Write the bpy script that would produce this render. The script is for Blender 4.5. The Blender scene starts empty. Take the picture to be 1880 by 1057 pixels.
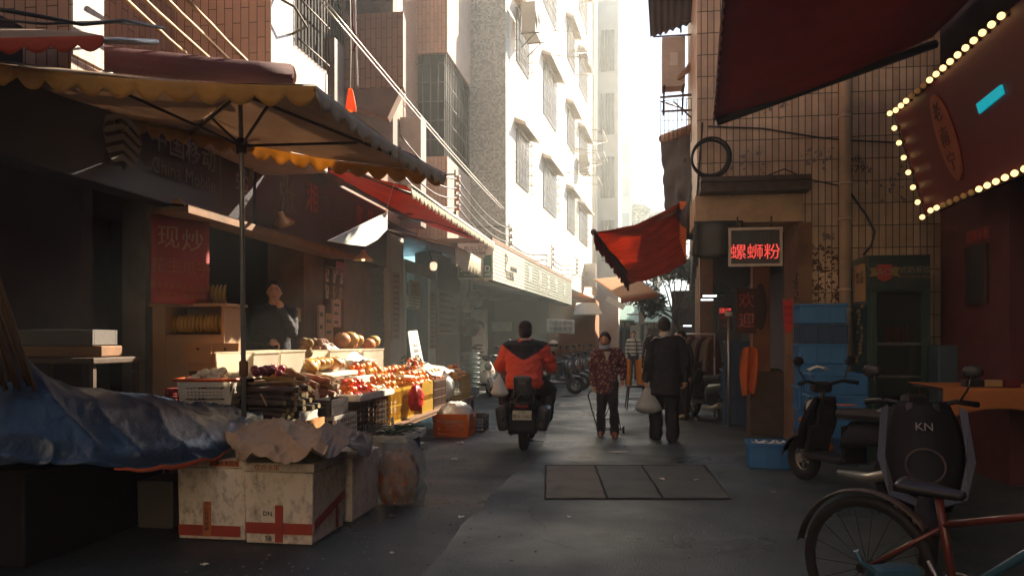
import bpy, bmesh, math, random
from mathutils import Vector, Matrix, noise
R = math.radians
random.seed(7)
sc = bpy.context.scene
COL = sc.collection
# ---------------------------------------------------------------- camera
YAW = R(8.57); F = 1460.0; CX, HY, H = 940.0, 622.0, 1.40
SA, CA = math.sin(YAW), math.cos(YAW)
cam = bpy.data.cameras.new('camera'); camo = bpy.data.objects.new('camera', cam); COL.objects.link(camo)
camo.location = (0, 0, H); camo.rotation_euler = (R(90), 0, YAW)
cam.sensor_width = 36; cam.lens = F / 1880 * 36; cam.shift_y = (HY - 528.5) / 1880; cam.clip_start = .05; cam.clip_end = 600
sc.camera = camo
# ---------------------------------------------------------------- light
SUN_AZ, SUN_EL = R(32), R(32)
w = bpy.data.worlds.new('World'); sc.world = w; w.use_nodes = True
nt = w.node_tree; bg = nt.nodes['Background']
sky = nt.nodes.new('ShaderNodeTexSky'); sky.sky_type = 'NISHITA'; sky.sun_disc = False
sky.sun_elevation = SUN_EL; sky.sun_rotation = SUN_AZ; sky.air_density = .8; sky.dust_density = .4; sky.ozone_density = 4
nt.links.new(sky.outputs[0], bg.inputs[0]); bg.inputs[1].default_value = .05
sl = bpy.data.lights.new('sun', 'SUN'); sl.energy = 5.0; sl.angle = R(.5); sl.color = (1, .87, .66)
so = bpy.data.objects.new('sun', sl); COL.objects.link(so)
sd = Vector((math.sin(SUN_AZ) * math.cos(SUN_EL), math.cos(SUN_AZ) * math.cos(SUN_EL), math.sin(SUN_EL)))
so.rotation_euler = (-sd).to_track_quat('-Z', 'Y').to_euler(); so.location = sd * 50
sc.view_settings.view_transform = 'Standard'; sc.view_settings.look = 'None'
sc.view_settings.exposure = 2.15; sc.view_settings.gamma = 1
try:
    cy = sc.cycles; cy.max_bounces = 8; cy.diffuse_bounces = 4; cy.glossy_bounces = 3; cy.transmission_bounces = 6
    cy.volume_bounces = 1; cy.transparent_max_bounces = 12; cy.caustics_reflective = False; cy.caustics_refractive = False
    cy.sample_clamp_indirect = 6
except Exception: pass
# ---------------------------------------------------------------- pixel -> place
def ray(px, py):
    xc = (px - CX) / F
    return Vector((xc * CA - SA, xc * SA + CA, (HY - py) / F))
C0 = Vector((0, 0, H))
def at(px, py, d): return C0 + ray(px, py) * d
def onX(px, py, X): r = ray(px, py); return C0 + r * (X / r.x)
def onY(px, py, Y): r = ray(px, py); return C0 + r * (Y / r.y)
def onZ(px, py, z=0.): r = ray(px, py); return C0 + r * ((z - H) / r.z)
def dep(p): return -p[0] * SA + p[1] * CA
V = Vector
# ---------------------------------------------------------------- materials
MATS = {}
def mat(name, col, rough=.65, var=.18, sc_=6., bump=.15, bs=45., metal=0., spec=.4, dirt=0., dcol=(.03, .025, .02), dsc=2.2, emit=0., ecol=None, transl=0., clear=0., coat=0., streak=0., rnd=0.):
    if name in MATS: return MATS[name]
    m = bpy.data.materials.new(name); m.use_nodes = True; MATS[name] = m
    n = m.node_tree.nodes; L = m.node_tree.links; b = n['Principled BSDF']
    b.inputs['Roughness'].default_value = rough; b.inputs['Metallic'].default_value = metal
    b.inputs['Specular IOR Level'].default_value = spec
    if coat: b.inputs['Coat Weight'].default_value = coat; b.inputs['Coat Roughness'].default_value = .12
    tc = n.new('ShaderNodeTexCoord')
    nz = n.new('ShaderNodeTexNoise'); nz.inputs['Scale'].default_value = sc_; nz.inputs['Detail'].default_value = 6
    L.new(tc.outputs['Object'], nz.inputs['Vector'])
    r = n.new('ShaderNodeValToRGB')
    e = r.color_ramp.elements
    e[0].position = .3; e[1].position = .72
    e[0].color = (*[c * (1 - var) for c in col], 1); e[1].color = (*[min(1, c * (1 + var)) for c in col], 1)
    L.new(nz.outputs['Fac'], r.inputs[0]); out = r.outputs[0]
    if dirt:
        d = n.new('ShaderNodeTexNoise'); d.inputs['Scale'].default_value = dsc; d.inputs['Detail'].default_value = 9; d.inputs['Roughness'].default_value = .68
        if streak:
            mp = n.new('ShaderNodeMapping'); mp.inputs['Scale'].default_value = (3, 3, streak); L.new(tc.outputs['Object'], mp.inputs[0]); L.new(mp.outputs[0], d.inputs['Vector'])
        else: L.new(tc.outputs['Object'], d.inputs['Vector'])
        dr = n.new('ShaderNodeValToRGB'); dr.color_ramp.elements[0].position = .48; dr.color_ramp.elements[1].position = .74
        dr.color_ramp.elements[1].color = (dirt, dirt, dirt, 1)
        L.new(d.outputs['Fac'], dr.inputs[0])
        mx = n.new('ShaderNodeMixRGB'); L.new(dr.outputs[0], mx.inputs[0]); L.new(out, mx.inputs[1]); mx.inputs[2].default_value = (*dcol, 1); out = mx.outputs[0]
    if rnd:
        oi = n.new('ShaderNodeObjectInfo'); hs = n.new('ShaderNodeHueSaturation')
        for k, (lo, hi) in (('Hue', (.5 - .035 * rnd, .5 + .035 * rnd)), ('Value', (1 - .4 * rnd, 1 + .25 * rnd))):
            mr = n.new('ShaderNodeMapRange'); mr.inputs[3].default_value = lo; mr.inputs[4].default_value = hi
            if k == 'Value':
                mm = n.new('ShaderNodeMath'); mm.operation = 'MULTIPLY'; mm.inputs[1].default_value = 7.31; fr = n.new('ShaderNodeMath'); fr.operation = 'FRACT'; L.new(oi.outputs['Random'], mm.inputs[0]); L.new(mm.outputs[0], fr.inputs[0]); L.new(fr.outputs[0], mr.inputs[0])
            else: L.new(oi.outputs['Random'], mr.inputs[0])
            L.new(mr.outputs[0], hs.inputs[k])
        L.new(out, hs.inputs['Color']); out = hs.outputs[0]
    L.new(out, b.inputs['Base Color'])
    if bump:
        z = n.new('ShaderNodeTexNoise'); z.inputs['Scale'].default_value = bs; z.inputs['Detail'].default_value = 5
        L.new(tc.outputs['Object'], z.inputs['Vector'])
        bm_ = n.new('ShaderNodeBump'); bm_.inputs['Strength'].default_value = bump; bm_.inputs['Distance'].default_value = .02
        L.new(z.outputs['Fac'], bm_.inputs['Height']); L.new(bm_.outputs[0], b.inputs['Normal'])
    if emit:
        b.inputs['Emission Color'].default_value = (*(ecol or col), 1); b.inputs['Emission Strength'].default_value = emit
    o = n['Material Output']
    if transl:
        t = n.new('ShaderNodeBsdfTranslucent'); L.new(out, t.inputs[0])
        x = n.new('ShaderNodeMixShader'); x.inputs[0].default_value = transl
        L.new(b.outputs[0], x.inputs[1]); L.new(t.outputs[0], x.inputs[2]); L.new(x.outputs[0], o.inputs[0])
    if clear:
        t = n.new('ShaderNodeBsdfTransparent'); t.inputs[0].default_value = (.93, .95, .95, 1)
        x = n.new('ShaderNodeMixShader'); x.inputs[0].default_value = clear
        L.new(b.outputs[0], x.inputs[1]); L.new(t.outputs[0], x.inputs[2]); L.new(x.outputs[0], o.inputs[0])
    return m
def tile_mat(name, c1, c2, mortar, tw, th, offs=.5, msz=.004, vertical=True, rough=.35, bump=.3, dirt=.35, dcol=(.06, .04, .03), fac=1.):
    if name in MATS: return MATS[name]
    m = bpy.data.materials.new(name); m.use_nodes = True; MATS[name] = m
    n = m.node_tree.nodes; L = m.node_tree.links; b = n['Principled BSDF']; b.inputs['Roughness'].default_value = rough
    tc = n.new('ShaderNodeTexCoord'); sp = n.new('ShaderNodeSeparateXYZ'); L.new(tc.outputs['Object'], sp.inputs[0])
    ad = n.new('ShaderNodeMath'); L.new(sp.outputs[0], ad.inputs[0]); L.new(sp.outputs[1], ad.inputs[1])
    cb = n.new('ShaderNodeCombineXYZ')
    if vertical: L.new(sp.outputs[2], cb.inputs[0]); L.new(ad.outputs[0], cb.inputs[1])
    else: L.new(ad.outputs[0], cb.inputs[0]); L.new(sp.outputs[2], cb.inputs[1])
    br = n.new('ShaderNodeTexBrick'); br.offset = offs; br.squash = 1
    br.inputs['Color1'].default_value = (*c1, 1); br.inputs['Color2'].default_value = (*c2, 1); br.inputs['Mortar'].default_value = (*mortar, 1)
    br.inputs['Scale'].default_value = 1; br.inputs['Mortar Size'].default_value = msz; br.inputs['Mortar Smooth'].default_value = .2
    br.inputs['Brick Width'].default_value = th if vertical else tw; br.inputs['Row Height'].default_value = tw if vertical else th
    L.new(cb.outputs[0], br.inputs['Vector'])
    d = n.new('ShaderNodeTexNoise'); d.inputs['Scale'].default_value = 1.1; d.inputs['Detail'].default_value = 9; d.inputs['Roughness'].default_value = .7
    L.new(tc.outputs['Object'], d.inputs['Vector'])
    dr = n.new('ShaderNodeValToRGB'); dr.color_ramp.elements[0].position = .42; dr.color_ramp.elements[1].position = .75; dr.color_ramp.elements[1].color = (dirt,) * 3 + (1,)
    L.new(d.outputs['Fac'], dr.inputs[0])
    mx = n.new('ShaderNodeMixRGB'); L.new(dr.outputs[0], mx.inputs[0]); L.new(br.outputs['Color'], mx.inputs[1]); mx.inputs[2].default_value = (*dcol, 1)
    L.new(mx.outputs[0], b.inputs['Base Color'])
    bp = n.new('ShaderNodeBump'); bp.invert = True; bp.inputs['Strength'].default_value = bump; bp.inputs['Distance'].default_value = .01
    L.new(br.outputs['Fac'], bp.inputs['Height']); L.new(bp.outputs[0], b.inputs['Normal'])
    return m
# ---------------------------------------------------------------- mesh building
class MB:
    def __init__(s): s.bm = bmesh.new(); s.m = 0; s.smooth = False
    def _f(s, fs):
        for f in fs: f.material_index = s.m; f.smooth = s.smooth
    def _verts(s, vs, M=None):
        return [s.bm.verts.new(M @ V(v) if M else V(v)) for v in vs]
    def poly(s, pts, smooth=None):
        try: f = s.bm.faces.new(s._verts(pts)); s._f([f])
        except ValueError: pass
        return s
    def box(s, c, size, rot=None, bev=0., taper=1.):
        sx, sy, sz = [a / 2 for a in size]
        M = Matrix.Translation(V(c)) @ (rot.to_4x4() if rot else Matrix())
        t = taper
        vs = s._verts([(-sx * t, -sy * t, -sz), (sx * t, -sy * t, -sz), (sx * t, sy * t, -sz), (-sx * t, sy * t, -sz), (-sx, -sy, sz), (sx, -sy, sz), (sx, sy, sz), (-sx, sy, sz)], M)
        fs = [s.bm.faces.new([vs[i] for i in q]) for q in ((3, 2, 1, 0), (4, 5, 6, 7), (0, 1, 5, 4), (1, 2, 6, 5), (2, 3, 7, 6), (3, 0, 4, 7))]
        s._f(fs)
        if bev:
            es = list({e for f in fs for e in f.edges})
            r = bmesh.ops.bevel(s.bm, geom=es, offset=bev, segments=2, affect='EDGES', profile=.6)
            s._f(r['faces'])
        return s
    def bx(s, x0, x1, y0, y1, z0, z1, bev=0.):
        return s.box(((x0 + x1) / 2, (y0 + y1) / 2, (z0 + z1) / 2), (abs(x1 - x0), abs(y1 - y0), abs(z1 - z0)), bev=bev)
    def ext(s, pts, vec):            # closed prism from an outline and a vector
        a = s._verts(pts); b = s._verts([V(p) + V(vec) for p in pts]); n = len(pts)
        fs = [s.bm.faces.new(a[::-1]), s.bm.faces.new(b)] + [s.bm.faces.new([a[i], a[(i + 1) % n], b[(i + 1) % n], b[i]]) for i in range(n)]
        s._f(fs); return s
    def tube(s, pts, r, n=7, closed=False, cap=True):
        pts = [V(p) for p in pts]; k = len(pts); rings = []
        up = None
        for i, p in enumerate(pts):
            if closed: t = pts[(i + 1) % k] - pts[i - 1]
            else: t = pts[min(i + 1, k - 1)] - pts[max(i - 1, 0)]
            if t.length < 1e-9: t = V((0, 0, 1))
            t.normalize()
            if up is None: up = t.orthogonal().normalized()
            up = (up - t * up.dot(t))
            if up.length < 1e-6: up = t.orthogonal()
            up.normalize(); q = t.cross(up); rr = r[i] if isinstance(r, (list, tuple)) else r
            rings.append(s._verts([p + (up * math.cos(2 * math.pi * j / n) + q * math.sin(2 * math.pi * j / n)) * rr for j in range(n)]))
        fs = []
        for i in range(k if closed else k - 1):
            a, b = rings[i], rings[(i + 1) % k]
            fs += [s.bm.faces.new([a[j], a[(j + 1) % n], b[(j + 1) % n], b[j]]) for j in range(n)]
        s._f(fs)
        for f in fs: f.smooth = True
        if cap and not closed:
            c = [s.bm.faces.new(rings[0][::-1]), s.bm.faces.new(rings[-1])]; s._f(c)
        return s
    def cyl(s, p0, p1, r0, r1=None, n=14): return s.tube([p0, p1], [r0, r0 if r1 is None else r1], n)
    def lathe(s, prof, c=(0, 0, 0), n=18, rot=None):
        M = Matrix.Translation(V(c)) @ (rot.to_4x4() if rot else Matrix()); rings = []
        for r, z in prof:
            rings.append(s._verts([(r * math.cos(2 * math.pi * j / n), r * math.sin(2 * math.pi * j / n), z) for j in range(n)], M) if r > 1e-6 else s._verts([(0, 0, z)], M))
        fs = []
        for a, b in zip(rings, rings[1:]):
            if len(a) == 1 and len(b) == 1: continue
            for j in range(n):
                q = [a[j % len(a)], a[(j + 1) % len(a)], b[(j + 1) % len(b)], b[j % len(b)]]
                q = [v for i, v in enumerate(q) if v not in q[:i]]
                if len(q) > 2: fs.append(s.bm.faces.new(q))
        s._f(fs)
        for f in fs: f.smooth = True
        return s
    def ball(s, c, r, n=12, k=8, amp=0., fr=3., seed=0., rot=None):
        if not isinstance(r, (tuple, list)): r = (r, r, r)
        M = Matrix.Translation(V(c)) @ (rot.to_4x4() if rot else Matrix()); rings = []
        for i in range(k + 1):
            th = math.pi * i / k; ring = []
            for j in range(1 if i in (0, k) else n):
                ph = 2 * math.pi * j / n
                d = V((math.sin(th) * math.cos(ph), math.sin(th) * math.sin(ph), -math.cos(th)))
                a = 1 + (amp * noise.noise(d * fr + V((seed, seed * 1.7, 0))) if amp else 0)
                ring.append((d.x * r[0] * a, d.y * r[1] * a, d.z * r[2] * a))
            rings.append(s._verts(ring, M))
        fs = []
        for a, b in zip(rings, rings[1:]):
            for j in range(n):
                q = [a[j % len(a)], a[(j + 1) % len(a)], b[(j + 1) % len(b)], b[j % len(b)]]
                q = [v for i, v in enumerate(q) if v not in q[:i]]
                if len(q) > 2: fs.append(s.bm.faces.new(q))
        s._f(fs)
        for f in fs: f.smooth = True
        return s
    def sheet(s, fn, nu, nv, th=0.):
        P = [[V(fn(i / nu, j / nv)) for j in range(nv + 1)] for i in range(nu + 1)]
        def nrm(i, j):
            a = P[min(i + 1, nu)][j] - P[max(i - 1, 0)][j]; b = P[i][min(j + 1, nv)] - P[i][max(j - 1, 0)]
            n = a.cross(b); return n.normalized() if n.length > 1e-9 else V((0, 0, 1))
        A = [[s.bm.verts.new(P[i][j]) for j in range(nv + 1)] for i in range(nu + 1)]
        fs = [s.bm.faces.new([A[i][j], A[i + 1][j], A[i + 1][j + 1], A[i][j + 1]]) for i in range(nu) for j in range(nv)]
        if th:
            B = [[s.bm.verts.new(P[i][j] - nrm(i, j) * th) for j in range(nv + 1)] for i in range(nu + 1)]
            fs += [s.bm.faces.new([B[i][j + 1], B[i + 1][j + 1], B[i + 1][j], B[i][j]]) for i in range(nu) for j in range(nv)]
            for i in range(nu):
                fs.append(s.bm.faces.new([A[i + 1][0], A[i][0], B[i][0], B[i + 1][0]])); fs.append(s.bm.faces.new([A[i][nv], A[i + 1][nv], B[i + 1][nv], B[i][nv]]))
            for j in range(nv):
                fs.append(s.bm.faces.new([A[0][j], A[0][j + 1], B[0][j + 1], B[0][j]])); fs.append(s.bm.faces.new([A[nu][j + 1], A[nu][j], B[nu][j], B[nu][j + 1]]))
        s._f(fs)
        for f in fs: f.smooth = True
        return s
    def bars(s, a, b, c, n, r):      # n bars from segment a-b swept by vector c
        for i in range(n):
            t = i / max(1, n - 1); p = V(a).lerp(V(b), t); s.tube([p, p + V(c)], r, 5)
        return s
    def build(s, name, mats, parent=None, local=False):
        me = bpy.data.meshes.new(name)
        if parent is not None and not local: bmesh.ops.translate(s.bm, vec=-world_loc(parent), verts=s.bm.verts)
        if not (parent is not None): s.origin(me)
        s.bm.normal_update(); s.bm.to_mesh(me); s.bm.free()
        for m in (mats if isinstance(mats, (list, tuple)) else [mats]): me.materials.append(m)
        o = bpy.data.objects.new(name, me); COL.objects.link(o)
        if parent is not None: o.parent = parent
        else: o.location = s._o
        return o
    def origin(s, me):
        vs = s.bm.verts
        if not len(vs): s._o = V((0, 0, 0)); return
        xs = [v.co.x for v in vs]; ys = [v.co.y for v in vs]; zs = [v.co.z for v in vs]
        s._o = V(((min(xs) + max(xs)) / 2, (min(ys) + max(ys)) / 2, min(zs)))
        bmesh.ops.translate(s.bm, vec=-s._o, verts=vs)
def world_loc(o):
    l = V(o.location)
    while o.parent: o = o.parent; l += V(o.location)
    return l
def tag(o, label=None, cat=None, group=None, kind=None):
    if label: o['label'] = label
    if cat: o['category'] = cat
    if group: o['group'] = group
    if kind: o['kind'] = kind
    return o
def thing(name, label, cat, loc=(0, 0, 0), rz=0., group=None):
    o = bpy.data.objects.new(name, None); COL.objects.link(o); o.location = loc; o.rotation_euler = (0, 0, rz); o.empty_display_size = .1
    return tag(o, label, cat, group)
def struct(name, mb, m): return tag(mb.build(name, m), kind='structure')
def kids(o): return [c for c in bpy.data.objects if c.parent == o]
def dup(o, loc=None, rz=None, label=None, group=None, parent=None, rot=None, scale=None):
    c = o.copy(); COL.objects.link(c)
    if parent is not None: c.parent = parent
    for ch in list(o.children): dup(ch, parent=c)
    if loc is not None: c.location = loc
    if rz is not None: c.rotation_euler = (0, 0, rz)
    if rot is not None: c.rotation_euler = rot
    if scale is not None: c.scale = (scale,) * 3
    if label: c['label'] = label
    if group: c['group'] = group
    return c
def lettering(txt, o, right, up, size, m, parent, ext=.003, align='CENTER', name='lettering', stretch=1.):
    cu = bpy.data.curves.new('t', 'FONT'); cu.body = txt; cu.size = size; cu.extrude = ext; cu.align_x = align; cu.align_y = 'CENTER'; cu.resolution_u = 2
    ob = bpy.data.objects.new('t', cu); COL.objects.link(ob)
    dg = bpy.context.evaluated_depsgraph_get(); me = bpy.data.meshes.new_from_object(ob.evaluated_get(dg))
    bpy.data.objects.remove(ob); bpy.data.curves.remove(cu)
    right = V(right).normalized(); up = V(up).normalized(); nr = right.cross(up); base = V(o) - (world_loc(parent) if parent else V())
    for v in me.vertices: v.co = base + right * v.co.x * stretch + up * v.co.y + nr * v.co.z
    me.materials.clear(); me.materials.append(m); me.name = name
    for p in me.polygons: p.material_index = 0
    q = bpy.data.objects.new(name, me); COL.objects.link(q)
    if parent: q.parent = parent
    return q
def skin(nodes, edges, sub=2, root=0):
    """one continuous surface grown over a skeleton: nodes = [(pos, rx, ry)]"""
    bm = bmesh.new(); ly = bm.verts.layers.skin.verify(); vs = []
    for i, nd in enumerate(nodes):
        v = bm.verts.new(nd[0]); r = nd[1]; v[ly].radius = (r, nd[2] if len(nd) > 2 else r); v[ly].use_root = (i == root); vs.append(v)
    for a, b in edges: bm.edges.new((vs[a], vs[b]))
    me = bpy.data.meshes.new('s'); bm.to_mesh(me); bm.free()
    ob = bpy.data.objects.new('s', me); COL.objects.link(ob)
    k = ob.modifiers.new('k', 'SKIN'); k.use_smooth_shade = True; k.branch_smoothing = .6
    u = ob.modifiers.new('u', 'SUBSURF'); u.levels = sub; u.render_levels = sub
    dg = bpy.context.evaluated_depsgraph_get(); r = bpy.data.meshes.new_from_object(ob.evaluated_get(dg))
    bpy.data.objects.remove(ob); bpy.data.meshes.remove(me)
    return r
def addmesh(mb, me, M=None, smooth=True):
    n0 = len(mb.bm.verts); f0 = len(mb.bm.faces)
    mb.bm.from_mesh(me); mb.bm.verts.ensure_lookup_table(); mb.bm.faces.ensure_lookup_table()
    if M:
        for v in mb.bm.verts[n0:]: v.co = M @ v.co
    for f in mb.bm.faces[f0:]: f.material_index = mb.m; f.smooth = smooth
    bpy.data.meshes.remove(me)
    return mb
def rotZ(a): return Matrix.Rotation(a, 3, 'Z')
def rotX(a): return Matrix.Rotation(a, 3, 'X')
def rotY(a): return Matrix.Rotation(a, 3, 'Y')
def nz(p, s=1.): return noise.noise(V(p) * s)
# ================================================================ materials
pink = tile_mat('pink_tile', (.45, .275, .20), (.38, .225, .165), (.06, .035, .028), .085, .30, .5, .0045)
pinkLit = tile_mat('sunlit_pink_tile', (.62, .55, .48), (.58, .5, .44), (.3, .22, .18), .085, .30, .5, .003, rough=.25)  # sunlit copy of the pink tile, sunlight put into its colour
buff = tile_mat('buff_tile', (.68, .48, .32), (.47, .32, .205), (.03, .02, .02), .082, .285, 0., .0062, rough=.4, dirt=.6)
mosaic = tile_mat('grey_mosaic', (.50, .53, .50), (.16, .19, .19), (.30, .32, .30), .045, .045, 0., .0045, False, .5, .2, .15)
mosaicD = tile_mat('dull_mosaic', (.24, .20, .17), (.18, .15, .13), (.08, .07, .06), .03, .03, 0., .003, False, .5, .2, .4)
whitew = mat('white_render', (.78, .76, .71), .8, .06, 1.2, .08, 30, dirt=.6, dcol=(.36, .29, .21), dsc=.9, streak=.22)
paleb = mat('pale_concrete', (.52, .50, .46), .85, .1, 1.5, .05, 20, dirt=.3, dcol=(.3, .25, .2))
greyw = mat('grey_plaster', (.20, .17, .155), .85, .2, 2.5, .15, 25, dirt=.5)
darkw = mat('dark_interior', (.045, .031, .042), .9, .25, 2, .1, 20)  # purplish cast of deep shadow put into the interior colour
brownw = mat('brown_plaster', (.20, .115, .075), .85, .2, 2.5, .15, 25, dirt=.5)
black = mat('black_plastic', (.018, .017, .02), .42, .2, 5, .05, 60)
rubber = mat('black_rubber', (.014, .013, .014), .8, .2, 8, .2, 80)
iron = mat('rusty_iron', (.07, .05, .042), .6, .3, 12, .2, 60, metal=.3)
steel = mat('dull_steel', (.42, .40, .37), .38, .12, 9, .08, 40, metal=.8)
chrome = mat('chrome', (.6, .6, .6), .15, .05, 9, 0, metal=1.)
wood = mat('worn_plywood', (.19, .09, .04), .7, .22, 5, .15, 30, dirt=.4)
woodD = mat('dark_wood', (.07, .04, .026), .7, .25, 6, .2, 30)
bamboo = mat('bamboo', (.40, .26, .13), .55, .25, 9, .15, 40)
paper = mat('white_paper', (.68, .66, .60), .8, .06, 8, .05, 30)
redF = mat('red_awning_cloth', (.46, .075, .035), .8, .22, 2.6, .12, 60, dirt=.45, dcol=(.12, .02, .02), dsc=1.2, transl=.42)
redD = mat('maroon_awning_cloth', (.15, .018, .026), .8, .2, 2, .12, 60, dirt=.4, dcol=(.05, .01, .012), transl=.25)
greyF = mat('grey_canvas', (.36, .26, .19), .85, .15, 2.5, .12, 60, dirt=.35, dcol=(.16, .10, .065), transl=.35)
whiteF = mat('white_fringe_cloth', (.75, .70, .58), .85, .08, 6, .1, 60, transl=.4)
yellF = mat('yellow_valance_cloth', (.55, .32, .09), .8, .12, 5, .1, 60, dirt=.25, transl=.5)
orangeF = mat('orange_cloth', (.70, .17, .03), .75, .12, 5, .1, 60, transl=.3)
tealg = mat('teal_paint', (.07, .19, .18), .5, .15, 4, .05)
# ================================================================ ground
gm = mat('asphalt', (.032, .042, .046), .5, .5, .8, .7, 130, dirt=.8, dcol=(.016, .016, .018), dsc=.9)
def specks(m, thr, col):
    n = m.node_tree.nodes; L = m.node_tree.links; b = n['Principled BSDF']; src = b.inputs['Base Color'].links[0].from_socket
    tc = n.new('ShaderNodeTexCoord'); v = n.new('ShaderNodeTexVoronoi'); v.inputs['Scale'].default_value = 55; L.new(tc.outputs['Object'], v.inputs['Vector'])
    r = n.new('ShaderNodeValToRGB'); r.color_ramp.elements[0].position = thr; r.color_ramp.elements[0].color = (1, 1, 1, 1); r.color_ramp.elements[1].position = thr + .1; r.color_ramp.elements[1].color = (0, 0, 0, 1)
    L.new(v.outputs['Distance'], r.inputs[0]); x = n.new('ShaderNodeMixRGB'); L.new(r.outputs[0], x.inputs[0]); L.new(src, x.inputs[1]); x.inputs[2].default_value = (*col, 1); L.new(x.outputs[0], b.inputs['Base Color'])
specks(gm, .16, (.15, .14, .125))
cm = mat('worn_concrete', (.050, .070, .072), .42, .5, .7, .45, 80, dirt=.85, dcol=(.028, .03, .031), dsc=.7)
specks(cm, .08, (.15, .14, .12))
def cracks(m, scale, wid, col):
    n = m.node_tree.nodes; L = m.node_tree.links; b = n['Principled BSDF']; src = b.inputs['Base Color'].links[0].from_socket
    tc = n.new('ShaderNodeTexCoord'); nz_ = n.new('ShaderNodeTexNoise'); nz_.inputs['Scale'].default_value = 2.2; nz_.inputs['Detail'].default_value = 8; L.new(tc.outputs['Object'], nz_.inputs['Vector'])
    mx = n.new('ShaderNodeMixRGB'); mx.inputs[0].default_value = .22; L.new(tc.outputs['Object'], mx.inputs[1]); L.new(nz_.outputs['Color'], mx.inputs[2])
    v = n.new('ShaderNodeTexVoronoi'); v.feature = 'DISTANCE_TO_EDGE'; v.inputs['Scale'].default_value = scale; L.new(mx.outputs[0], v.inputs['Vector'])
    r = n.new('ShaderNodeValToRGB'); r.color_ramp.elements[0].color = (1, 1, 1, 1); r.color_ramp.elements[1].position = wid; r.color_ramp.elements[1].color = (0, 0, 0, 1); L.new(v.outputs['Distance'], r.inputs[0])
    k = n.new('ShaderNodeTexNoise'); k.inputs['Scale'].default_value = .35; L.new(tc.outputs['Object'], k.inputs['Vector']); kr = n.new('ShaderNodeValToRGB'); kr.color_ramp.elements[0].position = .46; kr.color_ramp.elements[1].position = .56; L.new(k.outputs['Fac'], kr.inputs[0])
    mu = n.new('ShaderNodeMath'); mu.operation = 'MULTIPLY'; L.new(r.outputs[0], mu.inputs[0]); L.new(kr.outputs[0], mu.inputs[1])
    x = n.new('ShaderNodeMixRGB'); L.new(mu.outputs[0], x.inputs[0]); L.new(src, x.inputs[1]); x.inputs[2].default_value = (*col, 1); L.new(x.outputs[0], b.inputs['Base Color'])
    # worn damp patches: the gloss changes over the surface
    w_ = n.new('ShaderNodeTexNoise'); w_.inputs['Scale'].default_value = .8; w_.inputs['Detail'].default_value = 7; L.new(tc.outputs['Object'], w_.inputs['Vector']); wr = n.new('ShaderNodeMapRange'); wr.inputs[1].default_value = .35; wr.inputs[2].default_value = .68; wr.inputs[3].default_value = .24; wr.inputs[4].default_value = .72; L.new(w_.outputs['Fac'], wr.inputs[0]); L.new(wr.outputs[0], b.inputs['Roughness'])
cracks(cm, .75, .006, (.014, .014, .015)); cracks(gm, 1.1, .008, (.012, .012, .013))
g = MB(); g.poly([(-80, -30, 0), (80, -30, 0), (80, 170, 0), (-80, 170, 0)]); struct('ground', g, gm)
g = MB()
edge = [onZ(690, 1180), onZ(774, 1057), onZ(820, 1000), onZ(904, 910), onZ(955, 858), onZ(1000, 810), onZ(1018, 750), onZ(1060, 715), onZ(1100, 684), onZ(1125, 660)]
pts = []
for a, b in zip(edge, edge[1:]):
    for k in range(6):
        p = a.lerp(b, k / 6); pts.append((p.x + .04 * nz(p, 3), p.y, .004))
e = edge[-1]; pts += [(e.x, e.y, .004), (6, e.y, .004), (6, -4, .004), (edge[0].x, -4, .004)]
g.poly(pts[::-1]); struct('concrete_lane', g, cm)
# drain slabs set in the lane
pitm = mat('drain_gap', (.012, .011, .012), .95, .2, 9, 0)
g = MB(); q = [onZ(*p) for p in ((1000, 854), (1295, 854), (1344, 918), (999, 918))]
g.poly([(p.x, p.y, .008) for p in q][::-1]); struct('drain_pit', g, pitm)
slabm = mat('drain_slab_concrete', (.17, .155, .125), .8, .4, 3, .6, 60, dirt=.6, dcol=(.035, .035, .035), dsc=3)
slabg = mat('drain_slab_dark_concrete', (.075, .085, .078), .7, .4, 3, .4, 60, dirt=.5, dcol=(.03, .03, .03), dsc=3)
for nm, q, m, lab in (('a', ((1004, 857), (1090, 857), (1112, 916), (1003, 916)), slabm, 'pale cracked concrete drain slab at the left end of the row in the lane'),
                      ('b', ((1094, 857), (1176, 857), (1215, 916), (1117, 916)), slabg, 'greenish concrete drain slab in the middle of the row in the lane'),
                      ('c', ((1180, 857), (1290, 856), (1340, 916), (1220, 916)), slabg, 'dark concrete drain slab with scraps of paper at the right end of the row')):
    s = MB(); P = [onZ(*p) for p in q]; out = []
    for i in range(4):
        a, b = P[i], P[(i + 1) % 4]
        for k in range(8):
            p = a.lerp(b, k / 8); out.append((p.x + .012 * nz(p, 9), p.y + .02 * nz(p + V((5, 5, 0)), 7), .009))
    s.ext(out[::-1], (0, 0, .007)); tag(s.build('drain_slab', m), lab, 'drain slab', 'drain slabs in the lane')
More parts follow.
